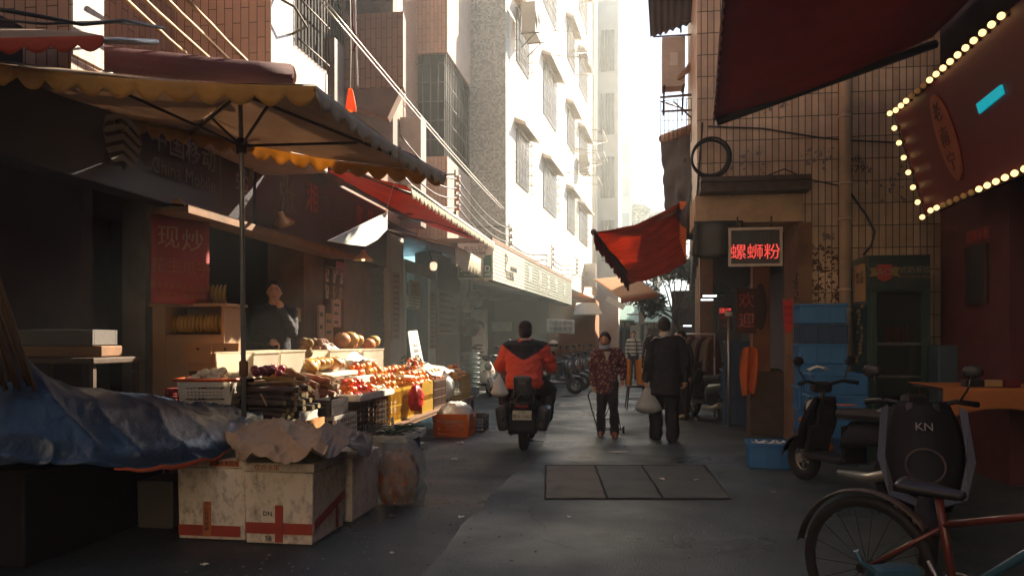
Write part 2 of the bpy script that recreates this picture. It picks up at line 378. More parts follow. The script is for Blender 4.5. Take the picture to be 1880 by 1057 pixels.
# litter on the ground
for px, py, s_, lab in ((1215, 882, .07, 'torn scrap of white paper on the dark drain slab'), (1279, 884, .05, 'small crumpled paper right of the torn scrap'), (1487, 991, .05, 'white cigarette packet lying on the dark lane at right'),
                   (1420, 907, .04, 'tiny paper scrap below the blue crate on the lane'), (835, 846, .07, 'white paper scrap on the asphalt left of the scooter'), (847, 953, .05, 'white paper scrap at the edge of the concrete lane'),
                   (772, 827, .1, 'dry brown leaf lying on the asphalt by the stall'), (845, 815, .09, 'crumpled clear wrapper on the asphalt behind the orange basket'), (376, 1042, .05, 'white paper scrap in the dark before the foam boxes'), (720, 1020, .03, 'tiny white chip on the asphalt below the plastic bag'), (1045, 953, .03, 'tiny white chip in the middle of the lane')):
    p = onZ(px, py); s = MB(); a = random.random() * 6; sd_ = random.random() * 9
    s.sheet(lambda u, v: (p.x + s_ * ((u - .5) * math.cos(a) - (v - .5) * .6 * math.sin(a)), p.y + s_ * ((u - .5) * math.sin(a) + (v - .5) * .6 * math.cos(a)), .024 + .3 * s_ * nz((u * 2 + sd_, v * 2, 0), 1.2)), 5, 4, .002)
    tag(s.build('litter', wood if 'leaf' in lab else paper), lab, 'litter', 'litter on the lane')
p = onZ(1134, 831); s = MB(); s.box((p.x, p.y, .016), (.27, .022, .012), rotZ(.15)); tag(s.build('paper_strip', paper), 'thin white strip lying flat on the lane before the woman', 'strip')

gr_ = MB(); rg = random.Random(21)
for i in range(900):
    y = 3.2 + 14 * rg.random() ** 1.4; x = rg.gauss(-1.9, .55) if i % 3 else rg.uniform(-2.4, 2.4); s_ = rg.uniform(.004, .013); a = rg.random() * 6; q = [(x + s_ * math.cos(a + k * 1.57) * rg.uniform(.5, 1.2), y + s_ * math.sin(a + k * 1.57) * rg.uniform(.5, 1.2), .0085) for k in range(4)]; gr_.ext(q, (0, 0, s_ * .5))
tag(gr_.build('grit', mat('grit_chips', (.20, .18, .15), .8, .5, 30)), 'scattered grit and small chips on the asphalt', 'grit', None, 'stuff')
# ================================================================ left building
LB = thing('tiled_building', 'pink tiled building over the dark open shops at left, with projecting bays', 'building', (-6, 8, 0))
b = MB(); b.bx(-9, -4.5, -6, 16.6, 3.62, 13).build('upper_wall', pink, LB)
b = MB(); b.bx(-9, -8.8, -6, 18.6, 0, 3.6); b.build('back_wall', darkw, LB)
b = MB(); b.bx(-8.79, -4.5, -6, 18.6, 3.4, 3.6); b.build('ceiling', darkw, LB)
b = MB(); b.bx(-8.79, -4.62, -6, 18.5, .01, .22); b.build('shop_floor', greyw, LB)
def seg(px0, px1, X=-4.5): return onX(px0, HY, X).y, onX(px1, HY, X).y
for px0, px1, m, dpt in ((554, 590, brownw, .5), (628, 676, brownw, .35), (714, 738, mat('white_tile_pier', (.5, .46, .4), .5, .1), .4), (800, 842, mosaicD, .5)):
    y0, y1 = seg(px0, px1); b = MB(); b.bx(-4.5 - dpt, -4.47, y0, y1, 0, 3.4); b.build('pillar', m, LB)
for px0 in (250, 640, 760): 
    y0, y1 = seg(px0, px0 + 12); b = MB(); b.bx(-8.7, -5.05, y0, y0 + .15, .2, 3.4); b.build('partition_wall', darkw, LB)
p = at(247, 520, 8.3); b = MB(); b.bx(p.x - .14, p.x + .12, p.y, p.y + .3, .2, 3.4); b.build('pillar', greyw, LB)
# bays above
b = MB(); b.bx(-5, -3.9, 5.07, 5.40, 3.3, 13); b.build('bay_pier', [pink], LB)
b = MB(); b.bx(-3.9, -3.885, 5.07, 5.40, 3.4, 13); b.build('sunlit_bay_side', pinkLit, LB)
b = MB(); b.bx(-4.6, -3.5, 7.33, 8.80, 3.32, 4.5); b.bx(-4.6, -3.5, 7.33, 7.88, 4.5, 13); b.build('bay_wall', pink, LB)
b = MB(); b.bx(-3.5, -3.485, 7.335, 7.88, 3.33, 13); b.bx(-3.5, -3.485, 7.881, 8.79, 3.33, 4.46); b.build('sunlit_bay_side', pinkLit, LB)
b = MB(); b.bx(-4.49, -3.53, 7.89, 8.79, 4.505, 9); b.build('dark_infill', mat('dark_glass_shade', (.010, .008, .012), .75, .2, spec=.08), LB)  # near-black glass, its colour also stands for shade in the recesses
b = MB(); b.bars((-3.46, 7.90, 4.47), (-3.46, 8.78, 4.47), (0, 0, 2.4), 11, .008); b.bars((-3.46, 7.9, 4.55), (-3.46, 7.9, 6.7), (0, .88, 0), 6, .011); b.build('window_grille', iron, LB)
b = MB(); b.bx(-4.4, -4.1, 10.6, 10.95, 3.6, 5.6); b.build('bay_pillar', mat('dull_brown_tile', (.11, .06, .042), .5, .2, 3), LB)
fY_ = onX(740, 100, -3.45).y
# laundry bracket on the lit strip
b = MB(); b.tube([(-3.48, 7.42, 4.78), (-3.32, 7.5, 4.7), (-3.3, 7.75, 4.6), (-3.48, 7.8, 4.55)], .014); b.build('bracket', iron, LB)
b = MB(); b.bx(-4.49, -4.40, 8.95, fY_ - .1, 3.75, 9); b.build('dark_infill', MATS['dark_glass_shade'], LB)  # dark slab and its bars added in place of the shaded recess
b = MB(); b.bars((-4.36, 9.0, 3.8), (-4.36, fY_ - .15, 3.8), (0, 0, 4.6), 22, .010)
for k in range(6): b.tube([(-4.36, 9.0, 4 + .8 * k), (-4.36, fY_ - .15, 4 + .8 * k)], .012, 5)
b.build('window_grille', iron, LB)
# bay b: small hanging balcony with a sloped underside
fY = onX(740, 100, -3.45).y
x0 = onY(632, 100, fY).x; x1 = -3.45; zb = 5.25
b = MB(); b.ext([(x0, fY, zb), (x1, fY, zb), (x1 - .06, fY + .35, zb), (x0, fY + .35, zb)], (0, 0, 1.14)); b.build('balcony_box', pink, LB)
b = MB(); b.ext([(x0 + .02, fY + .02, zb), (x1 - .02, fY + .02, zb), (x1 - .25, fY + .02, zb - .46), (x0 + .02, fY + .02, zb - .22)], (-.05, .3, 0)); b.build('balcony_underside', brownw, LB)
b = MB(); b.bx(-4.49, -3.72, fY + .36, fY + .6, 4.1, 13); b.build('stair_wall', greyw, LB)
# bay c: large box, caged balcony under it, tiled parapet lower down
cY = onX(820, 100, -3.85).y; cE = 18.75
b = MB(); b.bx(-5.15, -3.85, cY, cE, 7.42, 13); b.build('bay_wall', pink, LB)
b = MB(); b.bx(-3.85, -3.835, cY + .01, cE, 7.43, 13); b.bx(-3.85, -3.835, cY + .01, cE, 3.5, 5.24); b.build('sunlit_bay_side', pinkLit, LB)
b = MB(); b.bx(-5.6, -3.85, cY, cE, 3.5, 5.24); b.build('parapet', pink, LB)
b = MB(); b.bx(-5.6, -3.93, cY + .1, cE, 5.245, 7.415); b.build('dark_infill', MATS['dark_glass_shade'], LB)  # dark box stands in for the shaded inside of the cage
b = MB(); b.bars((-5.2, cY + .02, 5.24), (-3.87, cY + .02, 5.24), (0, 0, 2.16), 9, .012); b.bars((-5.2, cY + .02, 5.6), (-5.2, cY + .02, 7.2), (1.33, 0, 0), 5, .012)
b.bars((-3.87, cY + .05, 5.24), (-3.87, cE, 5.24), (0, 0, 2.16), 16, .012); b.bars((-3.87, cY, 5.6), (-3.87, cY, 7.2), (0, cE - cY, 0), 5, .012); b.build('balcony_cage', iron, LB)
p0 = onY(737, 195, cY - 1.2).x
b = MB(); b.bx(p0, p0 + .42, cY - 1.3, cY - .9, 3.6, 5.72); b.build('bay_pillar', mat('grey_tile_pier', (.22, .19, .17), .5, .15, 3, .1, dirt=.3), LB)
# mosaic pier
b = MB(); b.bx(-3.86, -2.98, 18.78, 19.3, 3.4, 14); b.build('mosaic_pier', mosaic, LB)
# ground-floor details: roller shutter, lit doorway
y0, y1 = seg(676, 712)
b = MB()
for k in range(34): b.bx(-4.62, -4.585 + .012 * (k % 2), y0, y1, .2 + k * .075, .2 + k * .075 + .072)
b.build('roller_shutter', mat('shutter_steel', (.10, .075, .065), .5, .2, 4, .1, metal=.4), LB)
y0, y1 = seg(742, 798)
b = MB(); b.bx(-7.2, -7.1, y0 - 1, y1 + 1.2, .2, 3.2); b.build('inner_wall', mat('cyan_lit_wall', (.42, .55, .58), .7, .1), LB)  # cyan of the tube light put into the wall colour
b = MB(); b.bx(-4.55, -4.48, y0, y0 + .1, .2, 3.0); b.bx(-4.55, -4.48, y1 - .42, y1, .2, 3.0); b.bx(-4.55, -4.48, y0, y1, 2.75, 3.0); b.build('door_frame', mat('cream_frame', (.55, .53, .47), .5, .08), LB)
# ================================================================ white building
wd = V((math.sin(R(3.8)), math.cos(R(3.8)), 0)); wn = V((wd.y, -wd.x, 0)); W0 = V((-3.0, 18.9, 0))
def wp(t, out, z): p = W0 + wd * t + wn * out; return V((p.x, p.y, z))
def wbox(mb, t0, t1, o0, o1, z0, z1):
    mb.ext([wp(t0, o0, z0), wp(t0, o1, z0), wp(t1, o1, z0), wp(t1, o0, z0)][::-1] if o1 > o0 else [wp(t0, o0, z0), wp(t0, o1, z0), wp(t1, o1, z0), wp(t1, o0, z0)], (0, 0, z1 - z0))
WB = thing('white_building', 'tall sunlit white apartment building with hooded barred windows above the shop signs', 'building', wp(8, -3, 0))
b = MB(); wbox(b, .42, 19.4, -7, 0, 3.3, 17.6); b.build('wall', whitew, WB)
b = MB(); wbox(b, -1.5, 19.4, -5.2, -5.0, 0, 3.3); wbox(b, 19.3, 19.5, -5, 0, 0, 3.3); b.build('shop_back_wall', darkw, WB)
barm = mat('window_bar_paint', (.30, .24, .19), .5, .15, metal=.3)
glassw = mat('window_glass', (.16, .15, .13), .2, .1, spec=.6)
def tpos(px): 
    r = ray(px, HY); k = r.x / r.y     # ray meets the facade line
    return (k * W0.y - W0.x) / (wd.x - k * wd.y)
cols = [(946, 971), (996, 1021), (1040, 1055), (1062, 1078)]
for fl in range(4):
    for ci, (a, c) in enumerate(cols):
        t0, t1 = tpos(a), tpos(c); zb, zt = 5.4 + fl * 3.1, 6.75 + fl * 3.1
        if fl == 1 and ci in (1,): zb -= .25
        wnd = MB(); wbox(wnd, t0 + .1, t1 - .1, .004, .03, zb, zt); wo = wnd.build('window', glassw, WB)
        h = MB(); h.ext([wp(t0 - .12, 0, zt + .12), wp(t0 - .12, .3, zt + .04), wp(t0 - .12, .3, zt + .12), wp(t0 - .12, 0, zt + .26)], wd * (t1 - t0 + .24)); h.build('hood', mat('hood_render', (.50, .40, .31), .85, .15, dirt=.4), wo)
        k = MB(); n = 9
        for i in range(n + 1):
            t = t0 + (t1 - t0) * i / n; k.tube([wp(t, .11, zb - .05), wp(t, .11, zt)], .012, 4)
        for j in range(6):
            z = zb - .05 + (zt - zb) * j / 5; k.tube([wp(t0, 0, z), wp(t0, .11, z), wp(t1, .11, z), wp(t1, 0, z)], .011, 4)
        k.build('security_bars', barm, wo)
# drain pipes on the facade
for px in (1086, 1090): 
    t = tpos(px); b = MB(); b.cyl(wp(t, .09, 3.4), wp(t, .09, 17.5), .07, n=8); b.build('drain_pipe', paleb, WB)
b = MB(); wbox(b, 15, 15.15, 0, .5, 3.6, 4.6); b.build('sign_bracket', paleb, WB)
# washing frames folded out from the facade
for (px, py) in ((1020, 120), (1060, 290), (1045, 330)):
    t = tpos(px - 5); z = onX(px, py, wp(t, 0, 0).x).z; b = MB()
    for dz in (0, .8): b.tube([wp(t, 0, z + dz), wp(t, 1.1, z + dz - .15), wp(t + 1.8, 1.1, z + dz - .15), wp(t + 1.8, 0, z + dz)], .018, 5)
    b.tube([wp(t, 1.1, z - .15), wp(t, 1.1, z + .65)], .015, 5); b.tube([wp(t, 0, z), wp(t + 1.8, 1.1, z + .65)], .012, 5)
    b.build('drying_frame', barm, WB)
# air conditioners on the white facade
acm = mat('ac_casing', (.36, .31, .25), .55, .12, 4, .05, dirt=.3)
def ac_unit(o, right, nrm, wdt, hgt, dp, label, rt='air_conditioner', fan=True, cm_=None):
    r = thing(rt, label, 'air conditioner', o); right = V(right); nrm = V(nrm); up = V((0, 0, 1)); o = V(o)
    b = MB(); b.ext([o, o + right * wdt, o + right * wdt + up * hgt, o + up * hgt], nrm * dp); b.build('casing', cm_ or acm, r)
    b = MB(); c = o + right * wdt * .36 + up * hgt * .5 + nrm * (dp + .004)
    for k in range(5 if fan else 0): b.tube([c + (right * math.cos(2 * math.pi * j / 18) + up * math.sin(2 * math.pi * j / 18)) * hgt * .42 * (k + 1) / 5 for j in range(18)], .006, 4, True)
    if fan: b.build('fan_grille', black, r)
    b = MB()
    for s_ in (.08, .92): b.tube([o + right * wdt * s_ - nrm * .02, o + right * wdt * s_ + nrm * (dp + .1) - up * .02], .02, 5); b.tube([o + right * wdt * s_ - nrm * .02 - up * .35, o + right * wdt * s_ + nrm * dp - up * .02], .015, 5)
    b.build('bracket', iron, r)
    return r
t = tpos(944); p = wp(t - .3, .25, 9.0)
ac_unit(p, wd, wn, .85, .75, .35, 'grey air conditioner on an iron bracket high on the white facade beside the mosaic pier')
t = tpos(1050); p = wp(t + 1.3, .1, 8.0)
ac_unit(p, wd, wn, .8, .7, .35, 'hazy air conditioner under the third window column of the white facade')
# next building behind, distant tower
t = 19.6; e = wp(t, 0, 0)
NB = thing('pale_building', 'pale hazy building with a narrow front standing beyond the white building', 'building', (e.x - 4, e.y + 5, 0))
b = MB(); b.bx(e.x - 9, e.x + 1.05, e.y + .8, e.y + 14, 0, 18.6); b.build('wall', paleb, NB)
for k in range(4):
    b = MB(); b.bx(e.x + .2, e.x + .85, e.y + .74, e.y + .79, 5.2 + k * 3.1, 7.2 + k * 3.1); wo = b.build('window', glassw, NB)
    b = MB(); b.bars((e.x + .22, e.y + .7, 5.2 + k * 3.1), (e.x + .83, e.y + .7, 5.2 + k * 3.1), (0, 0, 2), 5, .02); b.build('security_bars', barm, wo)
p = at(1128, 300, 66)
TB = thing('distant_tower', 'faint blue-white tower block far away in the haze above the tree', 'building', (p.x, p.y + 4, 0))
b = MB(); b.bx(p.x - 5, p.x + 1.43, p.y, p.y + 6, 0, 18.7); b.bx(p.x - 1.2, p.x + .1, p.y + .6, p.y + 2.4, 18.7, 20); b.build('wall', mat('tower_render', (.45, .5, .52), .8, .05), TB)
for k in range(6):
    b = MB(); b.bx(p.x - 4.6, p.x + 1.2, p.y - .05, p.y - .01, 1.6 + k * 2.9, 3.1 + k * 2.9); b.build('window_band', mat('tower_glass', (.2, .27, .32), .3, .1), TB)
# ================================================================ right corner building
RBX, RBY = .85, 10.72
RB = thing('corner_building', 'buff tiled corner building on the right with a beige beam over its open shop', 'building', (3, 11, 0))
b = MB(); b.bx(RBX, 9, RBY, 12.55, 3.3, 12); x = onY(1466, 600, RBY).x; b.bx(x, 9, RBY, 11.7, 0, 3.3); b.build('tiled_wall', buff, RB)
b = MB(); x1 = onY(1472, 380, RBY).x; z0, z1 = onY(1370, 409, RBY - .05).z, onY(1370, 357, RBY - .05).z; b.bx(RBX - .03, x1, RBY - .08, 11.7, z0, z1 - .005, .01); b.build('beam', mat('beige_beam', (.46, .33, .215), .8, .1, 1.5, .1, 25, dirt=.35), RB)
b = MB(); b.bx(x - .005, x + .16, RBY - .05, 11.7, 0, z0 - .005); b.build('pillar', brownw, RB)
b = MB(); xp = onY(1341, 338, RBY).x; xe = onY(1480, 338, RBY).x; zz = onY(1400, 340, RBY).z; b.bx(RBX + .02, xe, RBY - .35, RBY - .005, zz, zz + .06); b.bx(RBX + .02, xe, RBY - .3, RBY - .01, zz - .12, zz); b.build('ledge', iron, RB)
# arcade inside: floor-level walls
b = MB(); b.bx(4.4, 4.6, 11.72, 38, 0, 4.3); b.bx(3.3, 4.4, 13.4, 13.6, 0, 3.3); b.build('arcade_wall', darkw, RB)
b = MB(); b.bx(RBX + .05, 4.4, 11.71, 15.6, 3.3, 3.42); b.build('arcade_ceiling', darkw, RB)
p = at(1398, 600, 12.4); b = MB(); b.bx(p.x - .13, p.x + .13, p.y, p.y + .3, 0, 3.3); col_ = b.build('column', mat('orange_brown_column', (.27, .10, .045), .7, .2, 3, .1, dirt=.4), RB)
b = MB(); b.lathe([(0, 0), (.1, 0), (.1, .01), (.085, .012), (0, .012)], (p.x - .02, p.y - .001, 2.0), 20, rotX(R(90))); 
for v in b.bm.verts: v.co.z = 1.9 + (v.co.z - 2.0) * 3.6
b.build('oval_sign', woodD, col_)
# drain pipe with clamps
dp_ = onY(1552, 300, RBY - .13); b = MB(); b.cyl((dp_.x, RBY - .11, .0), (dp_.x, RBY - .11, 12), .072, n=16); po = b.build('drain_pipe', mat('beige_pvc', (.50, .36, .25), .5, .12, 2, .05, dirt=.35), RB)
b = MB()
for z in (1.75, 2.0, 2.9, 3.35, 4.2): b.lathe([(.073, 0), (.082, 0), (.082, .035), (.073, .035)], (dp_.x, RBY - .11, z), 16)
b.build('pipe_clamp', MATS['beige_pvc'], po)
# low shops further along the right side
def rx(y): return .85 + .067 * max(0, y - 12)
LS = thing('low_shops', 'row of dark low shops beyond the corner building on the right side', 'building', (4, 24, 0))
b = MB(); b.ext([(rx(11.7) + .1, 11.8, 3.45), (rx(34) + .1, 34, 3.45), (12, 34, 3.45), (12, 11.8, 3.45)][::-1], (0, 0, .8)); b.build('roof', darkw, LS)
b = MB(); b.bx(9, 12, 11.8, 34, 4.26, 4.5); b.build('roof_edge', darkw, LS)
for y in (19, 23, 27.5): b = MB(); b.bx(rx(y) + .25, rx(y) + .55, y, y + .35, 0, 3.45); b.build('column', brownw, LS)
b = MB(); b.ext([(rx(20.5) + .1, 20.5, 4.55), (rx(62) + .1, 62, 4.55), (14, 62, 4.55), (14, 20.5, 4.55)][::-1], (0, 0, 2.3)); b.build('blocking_floor', brownw, LS)  # storey added to keep low sun off the far lane
b = MB(); b.ext([(rx(34.1) + .1, 34.1, 0), (rx(62) + .1, 62, 0), (14, 62, 0), (14, 34.1, 0)][::-1], (0, 0, 4.54)); b.build('blocking_shop_wall', brownw, LS)  # row carried on past its end wall to stop the sun
b = MB(); b.bx(rx(24), 5, 33.6, 34, 0, 3.4); b.build('end_wall', darkw, LS)
# red shop on the near right
RS = thing('red_shop', 'dark shopfront on the near right with red posters on its wall', 'building', (5, 6, 0))
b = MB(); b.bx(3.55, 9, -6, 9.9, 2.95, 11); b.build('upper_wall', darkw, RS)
rw = mat('red_shop_wall', (.085, .018, .024), .6, .2)
for y0, y1 in ((8.2, 9.9), (4.2, 5.3)): b = MB(); b.bx(3.56, 3.75, y0, y1, 0, 2.95); b.build('wall', rw, RS)
b = MB(); b.bx(6.3, 6.5, -6, 9.9, 0, 2.95); b.bx(3.8, 6.3, 9.6, 9.85, 0, 2.95); b.build('back_wall', darkw, RS)
b = MB(); b.bx(-9, -4.6, -14, -6, 0, 5); tag(b.build('building', brownw), 'unseen brown building added behind the viewer on the left to shade the near lane', 'building')  # unseen, added to hide sky and darken the near lane
b = MB(); b.bx(3.6, 9, -14, -6, 0, 5); tag(b.build('building', brownw), 'unseen brown building added behind the viewer on the right to shade the near lane', 'building')  # unseen counterpart, added for the same shading from the right
b = MB(); b.bx(-20, 10, -27, -20, 0, 17); tag(b.build('building', mat('cream_render', (.36, .30, .23), .85, .1)), 'unseen tall cream building added behind the viewer to bounce sunlight up the lane', 'building')  # unseen reflector, added to throw warm light on faces toward the camera
# ================================================================ haze
hz = MB(); hz.bx(-82, 82, -32, 172, -1, 20.4); ho = hz.build('haze', []); ho['kind'] = 'stuff'
hm = bpy.data.materials.new('haze_air'); hm.use_nodes = True; n = hm.node_tree.nodes; n.remove(n['Principled BSDF'])
pv = n.new('ShaderNodeVolumePrincipled'); pv.inputs['Color'].default_value = (.90, .96, .94, 1); pv.inputs['Density'].default_value = .0042; pv.inputs['Anisotropy'].default_value = .45
hm.node_tree.links.new(pv.outputs[0], n['Material Output'].inputs['Volume']); ho.data.materials.append(hm)
# ================================================================ left awnings and parasol
def scallop(mb, a, b, h, n, sag=0., out=None, deep=.5):
    a, b = V(a), V(b); o = V(out) if out else V((0, 0, 0))
    def fn(u, v):
        k = h * ((1 - deep) + deep * abs(math.sin(math.pi * n * u))) * v
        p = a.lerp(b, u); return p - V((0, 0, k + sag * math.sin(math.pi * u))) + o * (.010 * math.sin(n * u * 9.7) * v)
    return mb.sheet(fn, n * 10, 3, .004)
PR = thing('market_parasol', 'large square grey market parasol with scalloped yellow edge over the fruit stall', 'parasol', at(449, 700, 6.5) * 1)
PR.location.z = 0
FR = at(580, 158, 5.0); BR = at(818, 318, 7.73); e1 = BR - FR
e2 = V((-e1.y, e1.x, 0)) * 1.02; FL = at(-130, 100, 5.12); BL = at(350, 241, 7.6)
ctr = (FR + BR + FL + BL) / 4; apex = ctr + V((0, 0, .26))
b = MB()
for p, q in ((FR, BR), (BR, BL), (BL, FL), (FL, FR)):
    b.sheet(lambda u, v: p.lerp(q, u).lerp(apex, v) - V((0, 0, .10 * math.sin(math.pi * u) * (1 - v) * (.4 + v) + .02 * nz((u * 5, v * 5, p.x), 1))), 14, 9, .003)
b.build('canopy', greyF, PR)
for p, q, m in ((FR, BR, whiteF), (BR, BL, yellF), (BL, FL, yellF), (FL, FR, yellF)):
    b = MB(); scallop(b, p, q, .135, 13, .05, (q - p).cross(V((0, 0, 1))).normalized()); b.build('valance', m, PR)
for c in (FR, BR, FL, BL):
    b = MB(); b.tube([apex - V((0, 0, .05)), c - V((0, 0, .03))], .014, 6); b.build('rib', iron, PR)
hub = V((at(443, 268, 6.4).x, at(443, 268, 6.4).y, at(443, 268, 6.4).z))
pt = V((hub.x, hub.y, 0))
for c in (FR, BR, FL, BL):
    m_ = apex.lerp(c, .52) - V((0, 0, .06)); b = MB(); b.tube([hub, m_], .012, 6); b.build('strut', iron, PR)
b = MB(); b.lathe([(0, -.06), (.04, -.06), (.045, .04), (.03, .06), (0, .06)], hub, 14); b.build('hub', iron, PR)
b = MB(); b.tube([apex - V((0, 0, .04)), hub, V((pt.x + .03, pt.y, 0))], [.017, .02, .02], 12); b.build('pole', steel, PR)
b = MB(); b.lathe([(.021, -.07), (.034, -.06), (.036, .05), (.021, .06)], (pt.x + .02, pt.y, at(450, 675, 6.4).z), 12); b.build('pole_joint', MATS['worn_plywood'], PR)
b = MB(); b.lathe([(0, .001), (.25, .001), (.25, .06), (.06, .1), (0, .1)], (pt.x + .03, pt.y, 0), 20); b.build('base', greyw, PR)
# rolled awning over the parasol
A = thing('rolled_awning', 'maroon awning rolled up on a long tube above the parasol', 'awning', at(400, 120, 7))
p0, p1 = at(60, 92, 6.1), at(533, 138, 7.3)
b = MB(); b.tube([p0.lerp(p1, k / 6) - V((0, 0, .02 * math.sin(math.pi * k / 6))) for k in range(7)], [.10, .105, .1, .107, .102, .1, .098], 14); b.build('rolled_cloth', mat('shaded_maroon_roll', (.06, .010, .015), .85, .2, 4, .2, 30), A)  # roll cloth darkened, its shade is put into the colour
b = MB(); b.cyl(p1, p1 + (p1 - p0).normalized() * .03, .085, n=16); b.build('end_cap', bamboo, A)
b = MB(); b.tube([p1 + V((-.3, .2, -.1)), p1 + V((-.1, .5, -.25)), p1 + V((-1, .8, -.3))], .02, 6); b.build('arm', iron, A)
# small awning top left
A = thing('small_awning', 'small grey-topped awning with maroon scallops at the upper left edge', 'awning', at(60, 80, 5))
a0, a1, a2, a3 = at(-60, 72, 4.7), at(190, 66, 5.05), at(-60, 48, 5.3), at(150, 58, 5.5)
b = MB(); b.sheet(lambda u, v: a0.lerp(a1, u).lerp(a2.lerp(a3, u), v), 10, 4, .004); b.build('canopy', greyF, A)
b = MB(); scallop(b, a0, a1, .10, 5, 0, None, .45); b.build('valance', redF, A)
b = MB(); b.tube([at(185, 74, 5.1), at(288, 78, 5.5)], .022, 8); b.build('bar', steel, A)
# bamboo awning stays running up to the top edge
for (x0, x1, y1) in ((231, 352, 109), (266, 390, 113), (308, 430, 119), (346, 462, 122)):
    b = MB(); q0, q1 = at(x0 - 14, -12, 6.0), at(x1, y1, 7.25)
    b.tube([q0.lerp(q1, k / 8) + V((.004 * nz((x0, k, 0), .7), 0, .006 * nz((x0, k, 5), .7))) for k in range(9)], [.016 + .002 * math.sin(k * 2.2 + x0) for k in range(9)], 7)
    tag(b.build('bamboo_pole', bamboo), {231: 'leftmost tan bamboo stay slanting down to the rolled awning', 266: 'second bamboo stay from the left, wrapped with white ties', 308: 'third bamboo stay from the left, tied with frayed string at its top', 346: 'rightmost tan bamboo stay beside the tiled bay'}[x0], 'bamboo pole', 'bamboo stays above the parasol')
# long red awning
A = thing('red_awning', 'long red retractable awning with white scalloped front edge along the left shops', 'awning', V((-3.4, 12, 3.3)))
f0, f1 = onX(752, 326, -2.62), onX(906, 458, -2.62); f0.z = f1.z = (f0.z + f1.z) / 2
b0, b1 = V((-4.3, f0.y + .1, 3.78)), V((-4.3, f1.y - .1, 3.78))
b = MB(); b.sheet(lambda u, v: f0.lerp(f1, u).lerp(b0.lerp(b1, u), v) - V((0, 0, .05 * math.sin(math.pi * v) + .012 * nz((u * 12, v * 3, 0), 1))), 30, 8, .003); b.build('canopy', redF, A)
b = MB(); scallop(b, f0 + V((.015, 0, .03)), f1 + V((.015, 0, .03)), .17, 30, 0, (1, 0, 0), .4); b.build('valance', whiteF, A)
b = MB(); b.tube([f0, f1], .028, 8); b.build('front_bar', steel, A)
b = MB(); b.tube([b0 + V((0, 0, -.02)), b1 + V((0, 0, -.02))], .05, 10); b.build('roller', iron, A)
for t in (.12, .9):
    e_ = b0.lerp(b1, t); m_ = V((-3.35, e_.y - .9, 3.42)); b = MB(); b.tube([e_ - V((0, 0, .12)), m_, f0.lerp(f1, t) - V((0, 0, .03))], .026, 6); b.build('folding_arm', iron, A)
# small dark awning with white fringe
A = thing('fringed_awning', 'small dark awning with a bright white fringe under the long red awning', 'awning', V((-3.5, 15, 3)))
f0, f1 = onX(835, 452, -3.0), onX(894, 470, -3.0); f1.z = f0.z; b0, b1 = V((-4.42, f0.y + .3, 3.36)), V((-4.42, f1.y, 3.36))
b = MB(); b.sheet(lambda u, v: f0.lerp(f1, u).lerp(b0.lerp(b1, u), v) - V((0, 0, .03 * math.sin(math.pi * v))), 12, 6, .003); b.build('canopy', redD, A)
b = MB(); scallop(b, f0 + V((.01, 0, .01)), f1 + V((.01, 0, .01)), .36, 22, 0, (1, 0, 0), .18); b.build('fringe', whiteF, A)
b = MB(); b.tube([f0, f1], .02, 6); b.tube([f0, b0], .02, 6); b.build('frame', steel, A)
# ================================================================ signs on the left
boardm = mat('dark_sign_board', (.026, .024, .034), .4, .2, 3, .05, 20)
faded = mat('faded_lettering', (.22, .20, .18), .6, .15, 9, .05)
redl = mat('red_neon_lettering', (.30, .05, .035), .5, .2)
SX = -4.24
S = thing('shop_sign', 'dark shop sign board with striped oval emblem and pale lettering above the stall', 'sign', (-4.4, 6.8, 2.6))
b = MB(); b.bx(-4.5, -4.28, 3.2, 8.55, 2.66, 3.62, .01); b.build('board', boardm, S)
def sgn(px, py): return onX(px, py, SX)
lettering('中国移动', (SX, (sgn(278, 265).y + sgn(394, 290).y) / 2, 3.21), (0, 1, 0), (0, 0, 1), .285, faded, S)
lettering('China Mobile', (SX, (sgn(278, 300).y + sgn(394, 335).y) / 2, 2.96), (0, 1, 0), (0, 0, 1), .205, faded, S)
p = sgn(444, 338); lettering('5G', (SX, p.y, p.z), (0, 1, 0), (0, 0, 1), .25, faded, S)
b = MB(); p = sgn(404, 320); b.bx(SX, SX + .006, p.y - .006, p.y + .006, 2.82, 3.36); b.build('divider', faded, S)
b = MB()
for k in range(3):
    c = sgn(456, 330); b.tube([(SX, c.y + (.04 + .04 * k) * math.cos(a), c.z + .05 + (.04 + .04 * k) * math.sin(a)) for a in [R(x) for x in range(-20, 71, 15)]], .007, 4)
b.build('signal_arcs', faded, S)
b = MB(); ec = sgn(226, 253); ry, rz_ = (sgn(262, 250).y - sgn(190, 250).y) / 2, .27     # oval emblem: wavy diagonal bands
for k in range(6):
    pts = []; zz = -.24 + k * .088
    top, bot = [], []
    for j in range(15):
        u = -1 + 2 * j / 14; wave = .10 * abs(u) * (-1) + .05; lim = rz_ * math.sqrt(max(0, 1 - u * u)) * .98
        z0 = zz + wave; z1 = z0 + .052
        top.append((SX, ec.y + u * ry, ec.z + max(-lim, min(lim, z1)))); bot.append((SX, ec.y + u * ry, ec.z + max(-lim, min(lim, z0))))
    for j in range(14):
        if abs(top[j][2] - bot[j][2]) > .003 or abs(top[j + 1][2] - bot[j + 1][2]) > .003: b.poly([bot[j], bot[j + 1], top[j + 1], top[j]])
b.build('emblem', faded, S)
S = thing('shop_sign', 'dark snack shop sign with dim neon characters beside the white hanging panel', 'sign', (-4.4, 10, 2.6))
b = MB(); b.bx(-4.5, -4.28, 8.62, onX(708, 400, -4.3).y, 2.66, 3.66, .01); b.build('board', boardm, S)
